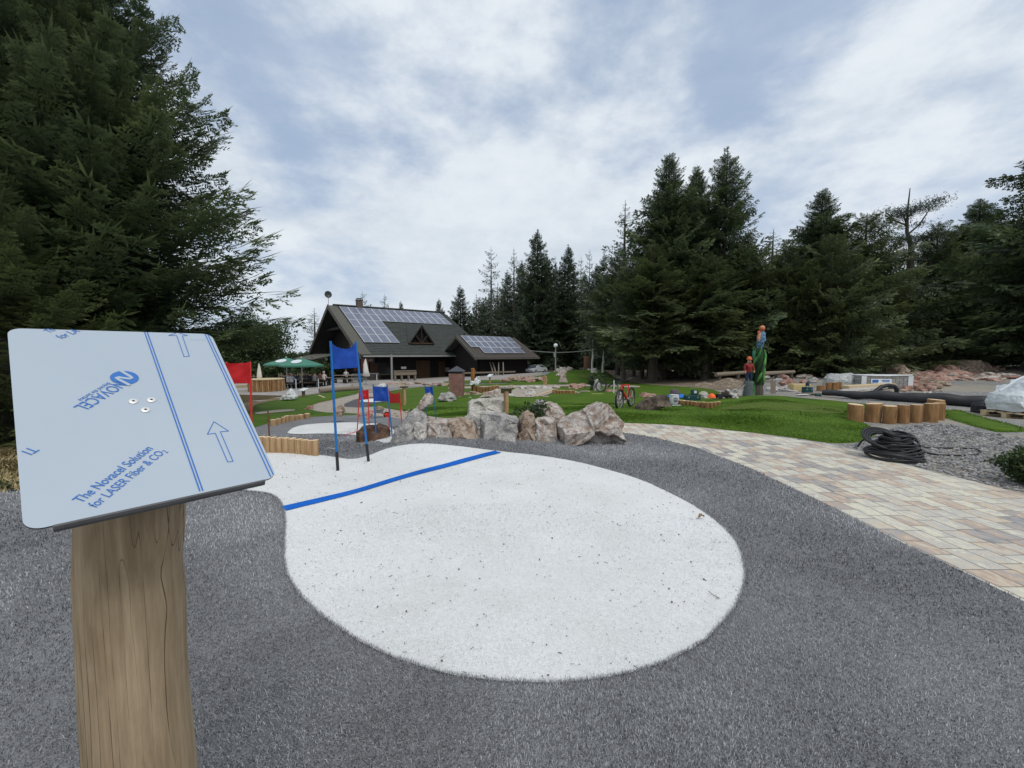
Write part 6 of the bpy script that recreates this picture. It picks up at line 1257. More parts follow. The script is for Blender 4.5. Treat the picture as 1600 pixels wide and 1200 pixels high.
# ---------------- hose coil ----------------
def hose():
    Y = 5.95; p = g(1398, 717); root = empty('hose_coil', p, label='big coil of black pipe lying on the gravel beside the paved path', cat='hose coil'); s = p.y/FPX; rng = random.Random(3)
    for i in range(13):
        mb = MB(); z = .03+.0265*(i % 13)*1.0; rad = (.335-.013*i*(i > 3)*.9)*(1 if i < 9 else .86); cx, cy = rng.uniform(-.02, .02), rng.uniform(-.02, .02); tl = rng.uniform(-.04, .04)
        mb.tube([(cx+rad*math.cos(a), cy+rad*.86*math.sin(a), z+tl*math.cos(a)+.012*math.sin(3*a+i)) for a in [2*math.pi*k/44 for k in range(44)]], .0165, 8, closed=True); mb.build('winding', M['black_pipe'], root, smooth=True)
    for i in range(4):
        mb = MB(); rad = .22+.02*i; mb.tube([(-.14+rad*.9*math.cos(a), .02+.15*math.sin(a)+.02*i, .26+rad*.42*math.sin(a)+.012*i) for a in [2*math.pi*k/36 for k in range(36)]], .0165, 8, closed=True); mb.build('winding', M['black_pipe'], root, smooth=True)
    L = lambda px, py, Y_: at(px, py, Y_)-p
    mb = MB(); pts = [L(1340, 698, p.y+.55), L(1348, 688, p.y+.5), L(1365, 678, p.y+.35), L(1390, 674, p.y+.2), L(1415, 676, p.y+.05), L(1433, 688, p.y), L(1438, 702, p.y-.02), L(1438, 708, p.y)]; sp = []
    for i in range(len(pts)-1):
        a, b, c, d = pts[max(i-1, 0)], pts[i], pts[i+1], pts[min(i+2, len(pts)-1)]
        for k in range(5): t = k/5; sp.append(.5*((2*b)+(c-a)*t+(2*a-5*b+4*c-d)*t*t+(3*b-a-3*c+d)*t**3))
    mb.tube(sp+[pts[-1]], .0135, 8); mb.build('loose_loop', M['black_pipe'], root, smooth=True)
    mb = MB(); q = [g(*v, .015)-p for v in [(1435, 703), (1455, 709), (1480, 711), (1505, 711.5), (1524, 710), (1532, 706), (1524, 702), (1500, 700), (1470, 700), (1440, 699)]]; sp = []
    for i in range(len(q)-1):
        a, b, c, d = q[max(i-1, 0)], q[i], q[i+1], q[min(i+2, len(q)-1)]
        for k in range(5): t = k/5; sp.append(.5*((2*b)+(c-a)*t+(2*a-5*b+4*c-d)*t*t+(3*b-a-3*c+d)*t**3))
    mb.tube(sp, .0125, 8); mb.build('loose_end', M['black_pipe'], root, smooth=True)
hose()
# ---------------- black roll, bent pipe, black bag ----------------
def roll():
    a, b = gy(1284, 15.3, .15), gy(1556, 12.6, .17); mb = MB(); k = 40; pts = [a.lerp(b, i/k)+Vector((0, 0, .02*math.sin(i*.5)+.03*(i/k))) for i in range(k+1)]; base = pts[0].copy()
    rs = [.10+.085*min(1, i/k*1.7)+.012*math.sin(i*.9)+(0 if i < k-1 else -.05) for i in range(k+1)]; rs[-1] = .09
    mb.tube([q-base for q in pts], rs, 18); o = mb.build('sheet_roll', M['black_sheet'], smooth=50); o.location = base; tag(o, 'long black roll of sheeting lying behind the upright logs', 'roll of sheeting')
    Y = 15.6; mb = MB(); base = gy(1383, Y); pts = [at(px, py, Y)-base for px, py in ((1361, 616), (1370, 610), (1378, 604), (1388, 602), (1397, 603.5), (1401, 608), (1401, 617))]; mb.tube(pts, .075, 12); o = mb.build('bent_pipe', M['black_pipe'], smooth=True); o.location = base; tag(o, 'thick black pipe bent in an arc behind the long black roll', 'pipe')
roll()
crumple('black_bag', [(1524, 643), (1525, 634), (1530, 628), (1545, 627), (1561, 626), (1564, 642), (1552, 645), (1535, 644)], 11.6, .5, 'black_pipe', 'folded black sheeting lying against the right hand pallet', 'sheeting', 7, .06)
# ---------------- pallet with white big bag ----------------
def pallet(px, Y, w, d, label, rz=0, dz=0, group=None):
    p = gy(px, Y); r = empty('pallet', (p.x, p.y, p.z+dz), rz, label, 'pallet', group); n = 6
    for k in range(n): mb = MB(); mb.box((0, -d/2+.05+(d-.1)*k/(n-1), .135), (w, .1, .022)); mb.build('top_board', M['wood_plank'], r)
    for y in (-d/2+.06, 0, d/2-.06):
        for x in (-w/2+.07, 0, w/2-.07): mb = MB(); mb.box((x, y, .072), (.13, .1, .1)); mb.build('block', M['wood_plank'], r)
    for y in (-d/2+.06, 0, d/2-.06): mb = MB(); mb.box((0, y, .011), (w, .1, .02)); mb.build('bottom_board', M['wood_plank'], r)
    return r
pl_ = pallet(1603, 10.6, 1.35, 1.0, 'wooden pallet under the white big bag at the right edge', .1)
crumple('big_bag', [(1561, 640), (1562, 628), (1568, 617), (1580, 607), (1592, 597), (1606, 590), (1640, 592), (1655, 620), (1652, 641), (1610, 643)], 10.7, 1.0, mat('bag_white', (.50, .54, .57), (.62, .65, .67), 1.5, rough=.5, bump=.25, bscale=4), 'big white woven bag slumped on the pallet at the right edge', 'big bag', 9, .045)
mb = MB(); Y = 10.5; base = gy(1590, Y); mb.tube([at(px, py, Y)-base for px, py in ((1562, 611), (1575, 603), (1588, 594), (1602, 588), (1612, 590))], [.02, .025, .028, .028, .02], 6); o = mb.build('bag_strap', M['pale_board'], smooth=True); o.location = base; tag(o, 'white strap hanging loose from the big bag', 'strap')
# ---------------- wrapped paving stones, slabs, logs, yellow block ----------------
M['wrap'] = mat('wrap_film', (.30, .31, .31), (.46, .47, .47), 4, rough=.3, bump=.6, bscale=10, spec=.5)
r, s = thing('paving_stack', 1373, 604, 'foil wrapped stack of grey paving stones with a blue white label', 'paving stones', Y=19.0, rz=-.1); w = 70*s; h = 19*s
for j in range(5):
    mb = MB()
    for i in range(12): mb.box((-w/2+w/24+i*w/12, 0, h/10+j*h/5), (w/12*.95, .9, h/5*.93), bev=.008)
    mb.build('stone_layer', M['rock_grey'] if j % 2 else mat('concrete_stone', (.20, .20, .195), (.32, .315, .30), 8, rough=.9) if 'concrete_stone' not in bpy.data.materials else bpy.data.materials['concrete_stone'], r)
mb = MB(); mb.box((0, 0, h+.02), (w*1.01, .95, .03), bev=.01); mb.tube([(-w/2, -.46, h+.03), (0, -.47, h+.01), (w/2, -.46, h+.04)], .03, 6); [mb.box((x*w/2*.94, -.463, h*.5), (w*.1, .012, h)) for x in (-1, 1)]; mb.build('foil', M['white_tarp'], r)
mb = MB(); mb.box((-w*.12, -.462, h*.58), (w*.42, .014, h*.36)); lb_ = mb.build('label', M['pale_board'], r); mb = MB(); mb.box((-w*.24, -.472, h*.58), (w*.12, .006, h*.22)); mb.box((-w*.03, -.472, h*.64), (w*.16, .006, h*.06)); mb.box((-w*.03, -.472, h*.54), (w*.14, .006, h*.05)); mb.build('printed_bars', mat('label_blue', (.02, .12, .42), rough=.5), lb_)
crumple('tarp_covered_stack', [(1291, 603), (1293, 591), (1299, 584), (1318, 585), (1330, 583), (1337, 588), (1338, 604)], 19.6, 1.1, M['wrap'], 'stack covered with crumpled clear foil left of the labelled paving stones', 'covered stack', 12, .06)
def block(name, px, Y, w, d, h, m, label, cat, rz=0, dz=0, group=None, bev=.02):
    p = gy(px, Y); mb = MB(); mb.box((0, 0, h/2), (w, d, h), bev=bev); 
    for i, v in enumerate(mb.v): mb.v[i] = tuple(Vector(v)+Vector((1, 1, 1))*.02*noise.noise(Vector(v)*9))
    o = mb.build(name, M[m], smooth=30); o.location = (p.x, p.y, p.z+dz); o.rotation_euler = (0, 0, rz); return tag(o, label, cat, group)
M['yellow_block'] = mat('insulation_yellow', (.42, .33, .16), (.52, .42, .22), 6, rough=.9, bump=.3)
block('straw_block', 1248, 17.8, .75, .4, .32, 'yellow_block', 'yellowish block between the pinkish boulder and the blue tool box', 'block')
for i, (px, w_, h_) in enumerate(((1283, .34, .24), (1294, .22, .36), (1304, .30, .36), (1311, .2, .38))):
    pz = gy(px, 17.6); mb = MB(); mb.lathe([(w_/2, 0), (w_/2*.98, h_*.6), (w_/2*.96, h_)], (0, 0, 0), 16, wob=.08, seed=i+50); o = mb.build('cut_log', M['brown_log'], smooth=45); o.location = (pz.x, pz.y, pz.z); tag(o, 'short brown log standing behind the blue tool box, %s from the left' % ['first', 'second', 'third', 'fourth'][i], 'log', 'short logs behind the tool box')
def plank(p0, p1, w, h, m, label, name='plank', cat='plank', group=None, lift=0):
    a, b = Vector(p0), Vector(p1); d = b-a; L = d.length; q = d.to_track_quat('X', 'Z').to_matrix(); mb = MB(); mb.box((0, 0, 0), (L, w, h), M=q, bev=min(.01, h*.2)); o = mb.build(name, M[m] if isinstance(m, str) else m); o.location = (a+b)/2+Vector((0, 0, h/2+lift)); return tag(o, label, cat, group)
plank(gy(1302, 15.7), gy(1376, 18.2), .5, .10, 'rock_pale', 'long pale stone slab lying behind the black roll', 'stone_slab', 'slab', lift=.05)
plank(gy(1318, 17.4), gy(1392, 18.6), .4, .12, 'wood_plank', 'pale timber lying in front of the labelled paving stones', cat='timber', lift=.12)
plank(gy(1208, 15.9)+Vector((0, 0, .02)), gy(1208.5, 15.95)+Vector((0, .05, .52)), .17, .05, 'old_wood', 'brown board standing upright right of the totem', 'upright_board', 'board')
plank(g(1246, 618), g(1284, 617), .12, .09, 'old_wood', 'weathered timber lying behind the right green mound', cat='timber')
plank(g(1244, 617.4, .03), g(1262, 617.2, .03), .10, .03, 'pale_board', 'white board lying on the crest of the right green mound', cat='board')
mb = MB(); p = gy(1274, 15.0); mb.tube([(0, 0, .08), (.12, 0, .09), (.2, .03, .07)], .05, 10); mb.tube([(-.1, 0, .06), (-.1, 0, .12)], .05, 10); o = mb.build('hose_coupling', M['tool_green'], smooth=40); o.location = p; tag(o, 'dark coupling lying at the thin end of the black roll', 'coupling')
plank(g(924, 616), g(942, 616.2), .16, .03, 'yellow_block', 'pale yellow board lying on the middle lawn', cat='board')
plank(g(838, 621), g(865, 611), .14, .10, 'wood_plank', 'pale timber edging the right side of the sand bed', cat='timber')
plank(g(498, 618.5), g(507, 622), .12, .05, 'wood_plank', 'small yellow stick lying on the left lawn', 'stick', 'stick')
plank(g(365, 612)+Vector((0, 0, .3)), g(397, 610)+Vector((0, 0, .3)), .3, .22, 'wood_plank', 'pale timber beam behind the red banner gate', cat='timber')
plank(g(650, 656.5), g(700, 662), .10, .05, 'rock_pale', 'pale kerb stone strip between the sandy path and the lawn', 'kerb_stone', 'kerb')
mb = MB(); p = g(421, 700); mb.tube([(0, 0, -.05), (.005, 0, .3), (0, 0, .60)], .011, 6); o = mb.build('rusty_stake', mat('rust', (.12, .05, .025), (.20, .09, .05), 30)); o.location = p; tag(o, 'thin rusty stake standing left of the pale log edging', 'stake')
mb = MB(); p = g(506, 703); mb.tube([(0, 0, .01), (.08, .02, .03), (.17, .0, .012), (.22, .05, .02)], .008, 6); mb.tube([(.02, .03, .01), (.1, -.03, .02), (.15, .06, .012)], .006, 6); o = mb.build('cable_end', M['grey_metal'], smooth=True); o.location = p; tag(o, 'pale cable end lying beside the pale log edging', 'cable')
mb = MB(); p = g(528, 648); mb.tube([(-.15, 0, .03), (0, -.03, .05), (.16, .02, .03)], [.03, .06, .03], 8); o = mb.build('glove', M['black'], smooth=True); o.location = p; tag(o, 'black glove like bundle below the brown rock on the path', 'glove')
# ---------------- beer garden ----------------
M['para_green'] = mat('parasol_green', (.045, .17, .12), (.06, .21, .15), 3, rough=.7)
M['cream'] = mat('cream_cloth', (.62, .60, .55), (.72, .70, .66), 6, rough=.8, bump=.3)
def parasol(px, Y, apex, rim, wpx, label):
    b = gy(px, Y); r = empty('parasol', b, label=label, cat='parasol', group='green parasols of the beer garden'); s = Y/FPX; za = at(px, apex, Y).z-b.z; zr = at(px, rim, Y).z-b.z; w = wpx/2*s
    mb = MB(); mb.tube([(0, 0, 0), (0, 0, za+.1)], .045, 8); mb.build('pole', M['cream'], r)
    mb = MB(); n = 8; vs = [(0, 0, za)]; 
    for i in range(n): a = 2*math.pi*(i+.5)/n; vs.append((w*math.cos(a)*1.06, w*math.sin(a)*1.06, zr))
    for i in range(n): a = 2*math.pi*(i+.5)/n; vs.append((w*math.cos(a)*1.06, w*math.sin(a)*1.06, zr-.14))
    fs = [(0, 1+i, 1+(i+1) % n) for i in range(n)]+[(1+i, 9+i, 9+(i+1) % n, 1+(i+1) % n) for i in range(n)]; mb.add(vs, fs); mb.add([(x*.99, y*.99, z-.02) for x, y, z in vs], [f[::-1] for f in fs[:8]]); cp = mb.build('canopy', M['para_green'], r)
    c = Vector((w*math.cos(-math.pi/2), w*math.sin(-math.pi/2), zr))*.5+Vector((0, 0, za))*.5; nrm = Vector((0, -(za-zr), w)).normalized(); ux = Vector((1, 0, 0)); uy = nrm.cross(ux); c = Vector((0, -w*.5*.98, (za+zr)/2)); mb = MB()
    mb.add([c+nrm*.02+ux*math.cos(2*math.pi*i/20)*w*.26+uy*math.sin(2*math.pi*i/20)*w*.24 for i in range(20)], [tuple(range(20))]); mb.build('oval_emblem', M['pale_board'], cp)
    mb = MB(); mb.lathe([(.3, 0), (.3, .08), (.08, .1)], (0, 0, 0), 12); mb.build('base', M['rock_dark'], r)
parasol(472.5, 36, 559, 570.5, 60, 'green parasol with white oval emblem nearer to the chalet')
parasol(449, 39.5, 558.5, 569, 60, 'green parasol with white oval emblem, the left one by the broadleaf tree')
def closed_parasol(px, Y, top, bot, base, wpx, label):
    b = gy(px, Y); r = empty('closed_parasol', b, label=label, cat='parasol', group='closed white parasols'); s = Y/FPX; zt = at(px, top, Y).z-b.z; zb = at(px, bot, Y).z-b.z; w = wpx/2*s
    mb = MB(); mb.tube([(0, 0, 0), (0, 0, zt+.05)], .03, 8); mb.build('pole', M['grey_metal'], r)
    mb = MB(); mb.lathe([(w*.8, zb), (w, zb+.1), (w*.75, zb+(zt-zb)*.35), (w*.5, zb+(zt-zb)*.7), (w*.12, zt)], (0, 0, 0), 20, wob=.45, seed=int(px)); mb.build('folded_cloth', M['cream'], r, smooth=50)
    mb = MB(); mb.lathe([(.22, 0), (.22, .06), (.05, .08)], (0, 0, 0), 12); mb.build('base', M['rock_dark'], r)
closed_parasol(572, 37, 561, 588, 600, 10, 'closed white parasol in front of the chalet wall')
closed_parasol(406.5, 33.5, 568, 591, 611, 8, 'closed white parasol standing in the log clad round bar')
def bar():
    b = gy(417, 33); r = empty('round_bar', b, label='round outdoor bar clad with upright split logs', cat='bar'); s = 33/FPX; R0 = 24*s; h = 20*s
    for i in range(60):
        a = 2*math.pi*i/60; hh = h*.95; mb = MB(); mb.tube([(R0*math.cos(a), R0*math.sin(a), -.02), (R0*math.cos(a)+.02*math.sin(i*5), R0*math.sin(a), hh)], R0*.052, 7); mb.build('cladding_log', M['brown_log'] if i % 3 else M['pale_log'], r, smooth=True)
    mb = MB(); mb.lathe([(R0*.93, h*.94), (R0*1.06, h*.95), (R0*1.06, h), (R0*.93, h+.01)], (0, 0, 0), 40); mb.build('counter_top', M['wood_plank'], r)
    mb = MB(); mb.lathe([(R0*.95, 0), (R0*.95, h*.94)], (0, 0, 0), 30); mb.build('inner_wall', M['dark_wood'], r)
bar()
def picnic(px, Y, rz, label):
    b = gy(px, Y); r = empty('beer_table', b, rz, label, 'table', 'tables of the beer garden'); mb = MB(); mb.box((0, 0, .75), (2.0, .65, .05), bev=.01); mb.build('tabletop', M['old_wood'], r)
    for x in (-.75, .75):
        mb = MB(); mb.box((x, 0, .37), (.06, .5, .72)); mb.build('leg', M['dark_wood'], r)
    for y in (-.62, .62):
        mb = MB(); mb.box((0, y, .45), (2.0, .26, .04)); bn = mb.build('bench_seat', M['old_wood'], r)
        for x in (-.75, .75): mb = MB(); mb.box((x, y, .22), (.06, .2, .43)); mb.build('bench_leg', M['dark_wood'], bn)
tables = [(452, 36, .1, 'beer table left under the green parasols'), (470, 38.5, -.1, 'beer table behind the parasol pole'), (487, 36.5, .2, 'beer table in the middle of the beer garden'), (503, 38, -.2, 'beer table nearest to the porch canopy'), (536, 42, .6, 'beer table in front of the red boarded chalet wall'), (551, 40.5, .6, 'beer table right of the large blue banner')]
for t in tables: picnic(*t)
M['skin'] = mat('skin', (.52, .33, .25), rough=.6)
def person(px, Y, dz, rz, shirt, trousers, hair, label, stand=False):
    b = gy(px, Y); r = empty('person', (b.x, b.y, b.z+dz), rz, label, 'person', 'guests of the beer garden')
    if stand: J = {'pel': (0, 0, .93, .15), 'ch': (0, 0, 1.28, .17), 'sh': (0, 0, 1.42, .13), 'nk': (0, 0, 1.5, .06), 'h0': (0, -.02, 1.62, .095), 'h1': (0, -.02, 1.7, .085), 'la': (-.19, 0, 1.42, .06), 'le': (-.25, 0, 1.13, .05), 'lh': (-.22, -.15, .93, .035), 'ra': (.19, 0, 1.42, .06), 're': (.25, 0, 1.13, .05), 'rh': (.22, -.15, .93, .035), 'll': (-.09, 0, .85, .09), 'lk': (-.1, -.02, .48, .065), 'lt': (-.1, 0, .07, .05), 'lo': (-.1, -.15, .04, .04), 'rl': (.09, 0, .85, .09), 'rk': (.1, -.02, .48, .065), 'rt': (.1, 0, .07, .05), 'ro': (.1, -.15, .04, .04)}; W = .9; HD = 1.5
    else: J = {'pel': (0, .02, .55, .15), 'ch': (0, .0, .88, .17), 'sh': (0, -.02, 1.02, .13), 'nk': (0, -.03, 1.1, .06), 'h0': (0, -.05, 1.21, .095), 'h1': (0, -.05, 1.29, .085), 'la': (-.19, -.02, 1.02, .06), 'le': (-.24, -.12, .78, .05), 'lh': (-.14, -.36, .80, .035), 'ra': (.19, -.02, 1.02, .06), 're': (.24, -.12, .78, .05), 'rh': (.14, -.36, .80, .035), 'll': (-.1, -.05, .53, .09), 'lk': (-.12, -.42, .50, .07), 'lt': (-.12, -.44, .08, .05), 'lo': (-.12, -.58, .05, .04), 'rl': (.1, -.05, .53, .09), 'rk': (.12, -.42, .50, .07), 'rt': (.12, -.44, .08, .05), 'ro': (.12, -.58, .05, .04)}; W = .62; HD = 1.1
    ms = [M['skin'], mat('shirt', shirt, rough=.85), mat('trousers', trousers, rough=.85)]
    bd = skin_body('body', J, [e for e in E_ if e[0] in J and e[1] in J], ms, r, sub=1, mats_fn=lambda c: 0 if c.z > HD-.02 or (abs(c.y) > .28 and c.z > .74 and not stand) else (1 if c.z > W and c.y > -.3 else 2))
    mb = MB(); zc = J['h1'][2]; mb.lathe([(.09, zc-.08), (.112, zc-.02), (.10, zc+.05), (.05, zc+.10)], (0, J['h1'][1]+.015, 0), 10); mb.build('hair', mat('hair', hair, rough=.8), bd, smooth=60)
dk = (.02, .022, .03)
ppl = [(445, 35.4, 0, 3.1, dk, dk, (.03, .02, .015), 'person in dark clothes with dark hair seated at the left end of the beer tables'),
 (451, 35.4, 0, 3.1, (.6, .6, .62), dk, (.25, .2, .15), 'person in a white shirt seated under the left green parasol'),
 (456, 35.3, 0, 3.0, (.55, .56, .6), (.05, .06, .1), (.4, .38, .35), 'person in a white shirt with grey hair, right of the other white shirt'),
 (463, 36.6, 0, 3.4, (.08, .1, .2), dk, (.06, .04, .03), 'person in a dark blue top seated between the parasol poles'),
 (478, 37.6, 0, .2, (.10, .10, .11), dk, (.2, .15, .1), 'person in a grey top seated right of the parasol pole'),
 (485, 35.8, 0, 3.0, dk, dk, (.03, .02, .02), 'person in black seated at the middle table'),
 (492, 35.7, 0, 3.3, (.16, .15, .15), dk, (.1, .07, .05), 'person in a dark grey jacket seated at the middle table'),
 (500, 37.2, 0, 2.9, (.45, .2, .2), dk, (.1, .05, .04), 'person in a pink red top seated near the porch canopy'),
 (506, 37.0, 0, 3.1, (.62, .52, .5), (.03, .03, .05), (.6, .55, .5), 'person in a pale top with light hair seated near the porch canopy'),
 (541, 41.2, 0, 3.3, (.4, .4, .42), dk, (.05, .04, .03), 'person in a light grey top seated before the red boarded wall')]
for a in ppl: person(*a)
# low picket fence behind the beer garden
def picket(px0, px1, Y0, Y1, top, label):
    a, b = gy(px0, Y0), gy(px1, Y1); r = empty('picket_fence', a, label=label, cat='fence'); d = b-a; n = int(d.length/.28)
    for k in range(min(n, 95)):
        p = d*(k/n); q = gy((px0+(px1-px0)*k/n), Y0+(Y1-Y0)*k/n)-a; mb = MB(); mb.box(q+Vector((0, 0, .5)), (.1, .03, 1.0+.1*math.sin(k*2.3))); mb.build('picket', M['old_wood'], r)
    for z in (.3, .75): mb = MB(); mb.tube([gy(px0+(px1-px0)*k/6, Y0+(Y1-Y0)*k/6)-a+Vector((0, .03, z)) for k in range(7)], .035, 5); mb.build('rail', M['old_wood'], r)
picket(436, 524, 47, 50, 0, 'low weathered picket fence behind the beer tables'); picket(362, 402, 44, 46, 0, 'low weathered picket fence left of the closed white parasol')
# crowd barrier, log bench, plain bench set
b = gy(550, 35.5); r = empty('crowd_barrier', b, label='grey steel crowd barrier in front of the chalet', cat='barrier'); e = gy(592, 35.5)-b
mb = MB(); mb.tube([Vector((0, 0, .15)), Vector((0, 0, 1.05)), e+Vector((0, 0, 1.05)), e+Vector((0, 0, .15)), Vector((0, 0, .15))], .022, 6); mb.build('frame', M['grey_metal'], r)
mb = MB(); [mb.tube([e*(k/22)+Vector((0, 0, .15)), e*(k/22)+Vector((0, 0, 1.05))], .009, 4) for k in range(1, 22)]; mb.build('bars', M['grey_metal'], r)
for q in (Vector((0, 0, 0)), e): mb = MB(); mb.box(q+Vector((0, 0, .08)), (.06, .5, .03)); mb.tube([q, q+Vector((0, 0, .2))], .02, 5); mb.build('foot', M['grey_metal'], r)
a, b = gy(499, 28.5, .16), gy(566, 30.5, .16); mb = MB(); mb.tube([Vector((0, 0, 0)), (b-a)*.5, b-a], [.19, .18, .16], 12); o = mb.build('lying_log', M['old_wood'], smooth=40); o.location = a; tag(o, 'long grey tree trunk lying along the plaza edge', 'log')
b = gy(633, 41.5); r = empty('bench_set', b, R(28), 'weathered bar table with benches against the chalet wall', 'bench set'); mb = MB(); mb.box((0, 0, 1.0), (2.2, .6, .08)); mb.build('tabletop', M['old_wood'], r)
for x in (-1, -.35, .35, 1): mb = MB(); mb.box((x, 0, .48), (.14, .5, .95)); mb.build('leg', M['old_wood'], r)
mb = MB(); mb.box((0, -.28, .75), (2.2, .04, .3)); mb.build('front_board', M['old_wood'], r)
for px, Y, top, lb in ((463, 29, 592, 'thin white marker post left of the large blue gate'), (498, 29, 592, 'thin white marker post close to the large blue gate'), (589, 36, 585, 'thin grey pole behind the middle blue banner'), (959, 20, 594, 'thin white marker post right of the dark bicycle')):
    b = gy(px, Y); mb = MB(); h = at(px, top, Y).z-b.z; mb.tube([(0, 0, 0), (0, 0, h)], .03, 6); o = mb.build('marker_post', M['pale_board']); o.location = b; tag(o, lb, 'post', 'thin marker posts')
a, b = gy(720, 40), gy(805, 43.5); r = empty('low_beam_fence', a, label='low dark beam on short posts in front of the annex', cat='fence'); mb = MB(); mb.box((b-a)/2+Vector((0, 0, .45)), ((b-a).length, .12, .14), math.atan2((b-a).y, (b-a).x)); mb.build('beam', M['old_wood'], r)
for k in range(5): mb = MB(); mb.box((b-a)*(k/4)+Vector((0, 0, .2)), (.12, .12, .5)); mb.build('post', M['dark_wood'], r)
# ---------------- car ----------------
def car(px, Y, rz, m, label, sc=1):
    p = gy(px, Y); r = empty('parked_car', p, rz, label, 'car', 'cars parked behind the annex'); r.scale = (sc, sc, sc)
    prof = [(-2.15, .35), (-2.2, .62), (-1.95, .82), (-1.15, .92), (-.55, 1.38), (.75, 1.42), (1.55, 1.0), (2.05, .95), (2.15, .6), (2.1, .35)]
    mb = MB(); vs = []; 
    for y, sx in ((-.86, .97), (-.8, 1), (.8, 1), (.86, .97)): 
        for x, z in prof: vs.append((x*sx, y*(1 if z < .95 else .84), z))
    k = len(prof); fs = [(i*k+j, i*k+(j+1) % k, (i+1)*k+(j+1) % k, (i+1)*k+j) for i in range(3) for j in range(k)]+[tuple(range(k))[::-1], tuple(range(3*k, 4*k))]; mb.add(vs, fs); mb.build('body', m, r, smooth=35)
    for sg in (-1, 1):
        mb = MB(); y = sg*.735; mb.add([(-.95, y, .98), (-.5, y*.985, 1.3), (.7, y*.985, 1.33), (1.3, y, 1.0)], [(0, 1, 2, 3)]); mb.v = [(x, yy+sg*.02, z) for x, yy, z in mb.v]; mb.build('side_window', M['glass_dark'], r)
    mb = MB(); mb.add([(-1.13, -.6, .95), (-1.13, .6, .95), (-.6, .55, 1.36), (-.6, -.55, 1.36)], [(0, 1, 2, 3)]); mb.v = [(x-.03, y, z+.02) for x, y, z in mb.v]; mb.build('windscreen', M['glass_dark'], r)
    for x in (-1.3, 1.3):
        for y in (-.8, .8): mb = MB(); mb.tube([(x, y-.1, .32), (x, y+.1, .32)], .32, 18); w = mb.build('wheel', M['black_rubber'], r, smooth=40); mb = MB(); mb.tube([(x, y-.11, .32), (x, y+.11, .32)], .2, 12); mb.build('rim', M['grey_metal'], w)
    for y in (-.6, .6): mb = MB(); mb.box((-2.12, y, .68), (.1, .35, .14), bev=.02); mb.build('headlight', M['pale_board'], r)
car(822, 53, .15, mat('car_dark', (.02, .03, .045), rough=.25, spec=.6), 'dark blue car parked at the right end of the annex', .8)
car(838, 50, .9, mat('car_silver', (.45, .48, .52), rough=.25, spec=.6), 'silver car parked right of the dark blue one', .72)
# ---------------- lamp post, wrapped flag poles, cable, stump ----------------
b = gy(868, 40); r = empty('street_lamp', b, label='grey lamp post with round white globe beside the far mound', cat='street lamp'); h = at(868, 543, 40).z-b.z
mb = MB(); mb.tube([(0, 0, 0), (0, 0, h)], [.075, .05], 8); mb.build('pole', M['grey_metal'], r, smooth=True); mb = MB(); mb.lathe([(.05, h), (.17, h+.06), (.21, h+.2), (.15, h+.34), (.03, h+.4)], (0, 0, 0), 14); mb.build('globe', M['white_plastic'], r, smooth=60); mb = MB(); mb.box((-.12, 0, h*.72), (.14, .12, .5)); mb.build('banner_clip', M['grey_metal'], r)
for px, top, bot, lb in ((925.5, 532, 578, 'taller birch white pole with wrapped cloth left of the big firs'), (942, 546, 580, 'shorter birch white pole with wrapped cloth at the foot of the big firs')):
    b = gy(px, 38); h = at(px, top, 38).z-b.z; r = empty('flag_pole', b, label=lb, cat='pole', group='white poles by the far mound'); mb = MB(); mb.tube([(0, 0, 0), (.05, 0, h*.5), (0, 0, h)], [.05, .04, .03], 6); mb.build('pole', M['cream'], r, smooth=True)
    mb = MB(); mb.tube([(0, 0, h*.05), (-.04, 0, h*.3), (.04, 0, h*.5), (0, 0, h*.75)], [.14, .09, .12, .04], 7); mb.build('wrapped_cloth', M['cream'], r, smooth=True)
a, b = at(828, 548, 46), at(932, 546, 44); mb = MB(); mb.tube([Vector((0, 0, -.25*math.sin(math.pi*k/12)))+(b-a)*(k/12) for k in range(13)], .022, 5); o = mb.build('overhead_cable', M['gutter']); o.location = a; tag(o, 'thin overhead cable running from the annex to the birch white pole', 'cable')
b = gy(917, 44); mb = MB(); mb.lathe([(.42, -.1), (.36, .3), (.33, 1.4), (.30, 1.5)], (0, 0, 0), 14, wob=.15, seed=3); o = mb.build('tree_stump', mat('red_bark', (.10, .05, .03), (.17, .09, .06), 5, stretch=(3, 3, .5), rough=.9), smooth=40); o.location = b; tag(o, 'tall reddish brown tree stump behind the far mound', 'tree stump')
# ---------------- under the trees ----------------
for i, (px0, px1, Y0, Y1, z, lb) in enumerate(((1118, 1186, 24, 25, .55, 'long pale log rail behind the carved woodcutter'), (1185, 1240, 23.5, 24.5, .5, 'grey log rail right of the totem in the shade'), (1336, 1420, 27, 28, .5, 'grey log rail behind the wrapped paving stones'), (1030, 1110, 33, 34, .4, 'thin log rail in the shade below the big firs'))):
    a, b = gy(px0, Y0, z), gy(px1, Y1, z); r = empty('log_rail', a, label=lb, cat='log rail', group='log rails along the wood'); mb = MB(); mb.tube([Vector((0, 0, 0)), b-a], [.13, .10], 9); mb.build('rail', M['old_wood'], r, smooth=40)
    for t in (.08, .5, .92): mb = MB(); q = (b-a)*t; mb.tube([q+Vector((0, 0, -z-.1)), q+Vector((0, 0, -.05))], .10, 8); mb.build('post', M['bark'], r, smooth=40)
for i, (px, Y, tp) in enumerate(((974, 30, 400), (1003, 33, 390), (1013, 37, 420), (1024, 29.0, 410), (1056, 35, 400), (1107, 29.5, 415), (990, 36, 430), (1070, 40, 430))):
    tree('shade', px, Y, tp, 'fir with bare lower trunk below the big firs, %s from the left' % ['second', 'fourth', 'fifth', 'sixth', 'seventh', 'last', 'third', 'eighth'][i], group='bare trunks below the big firs')
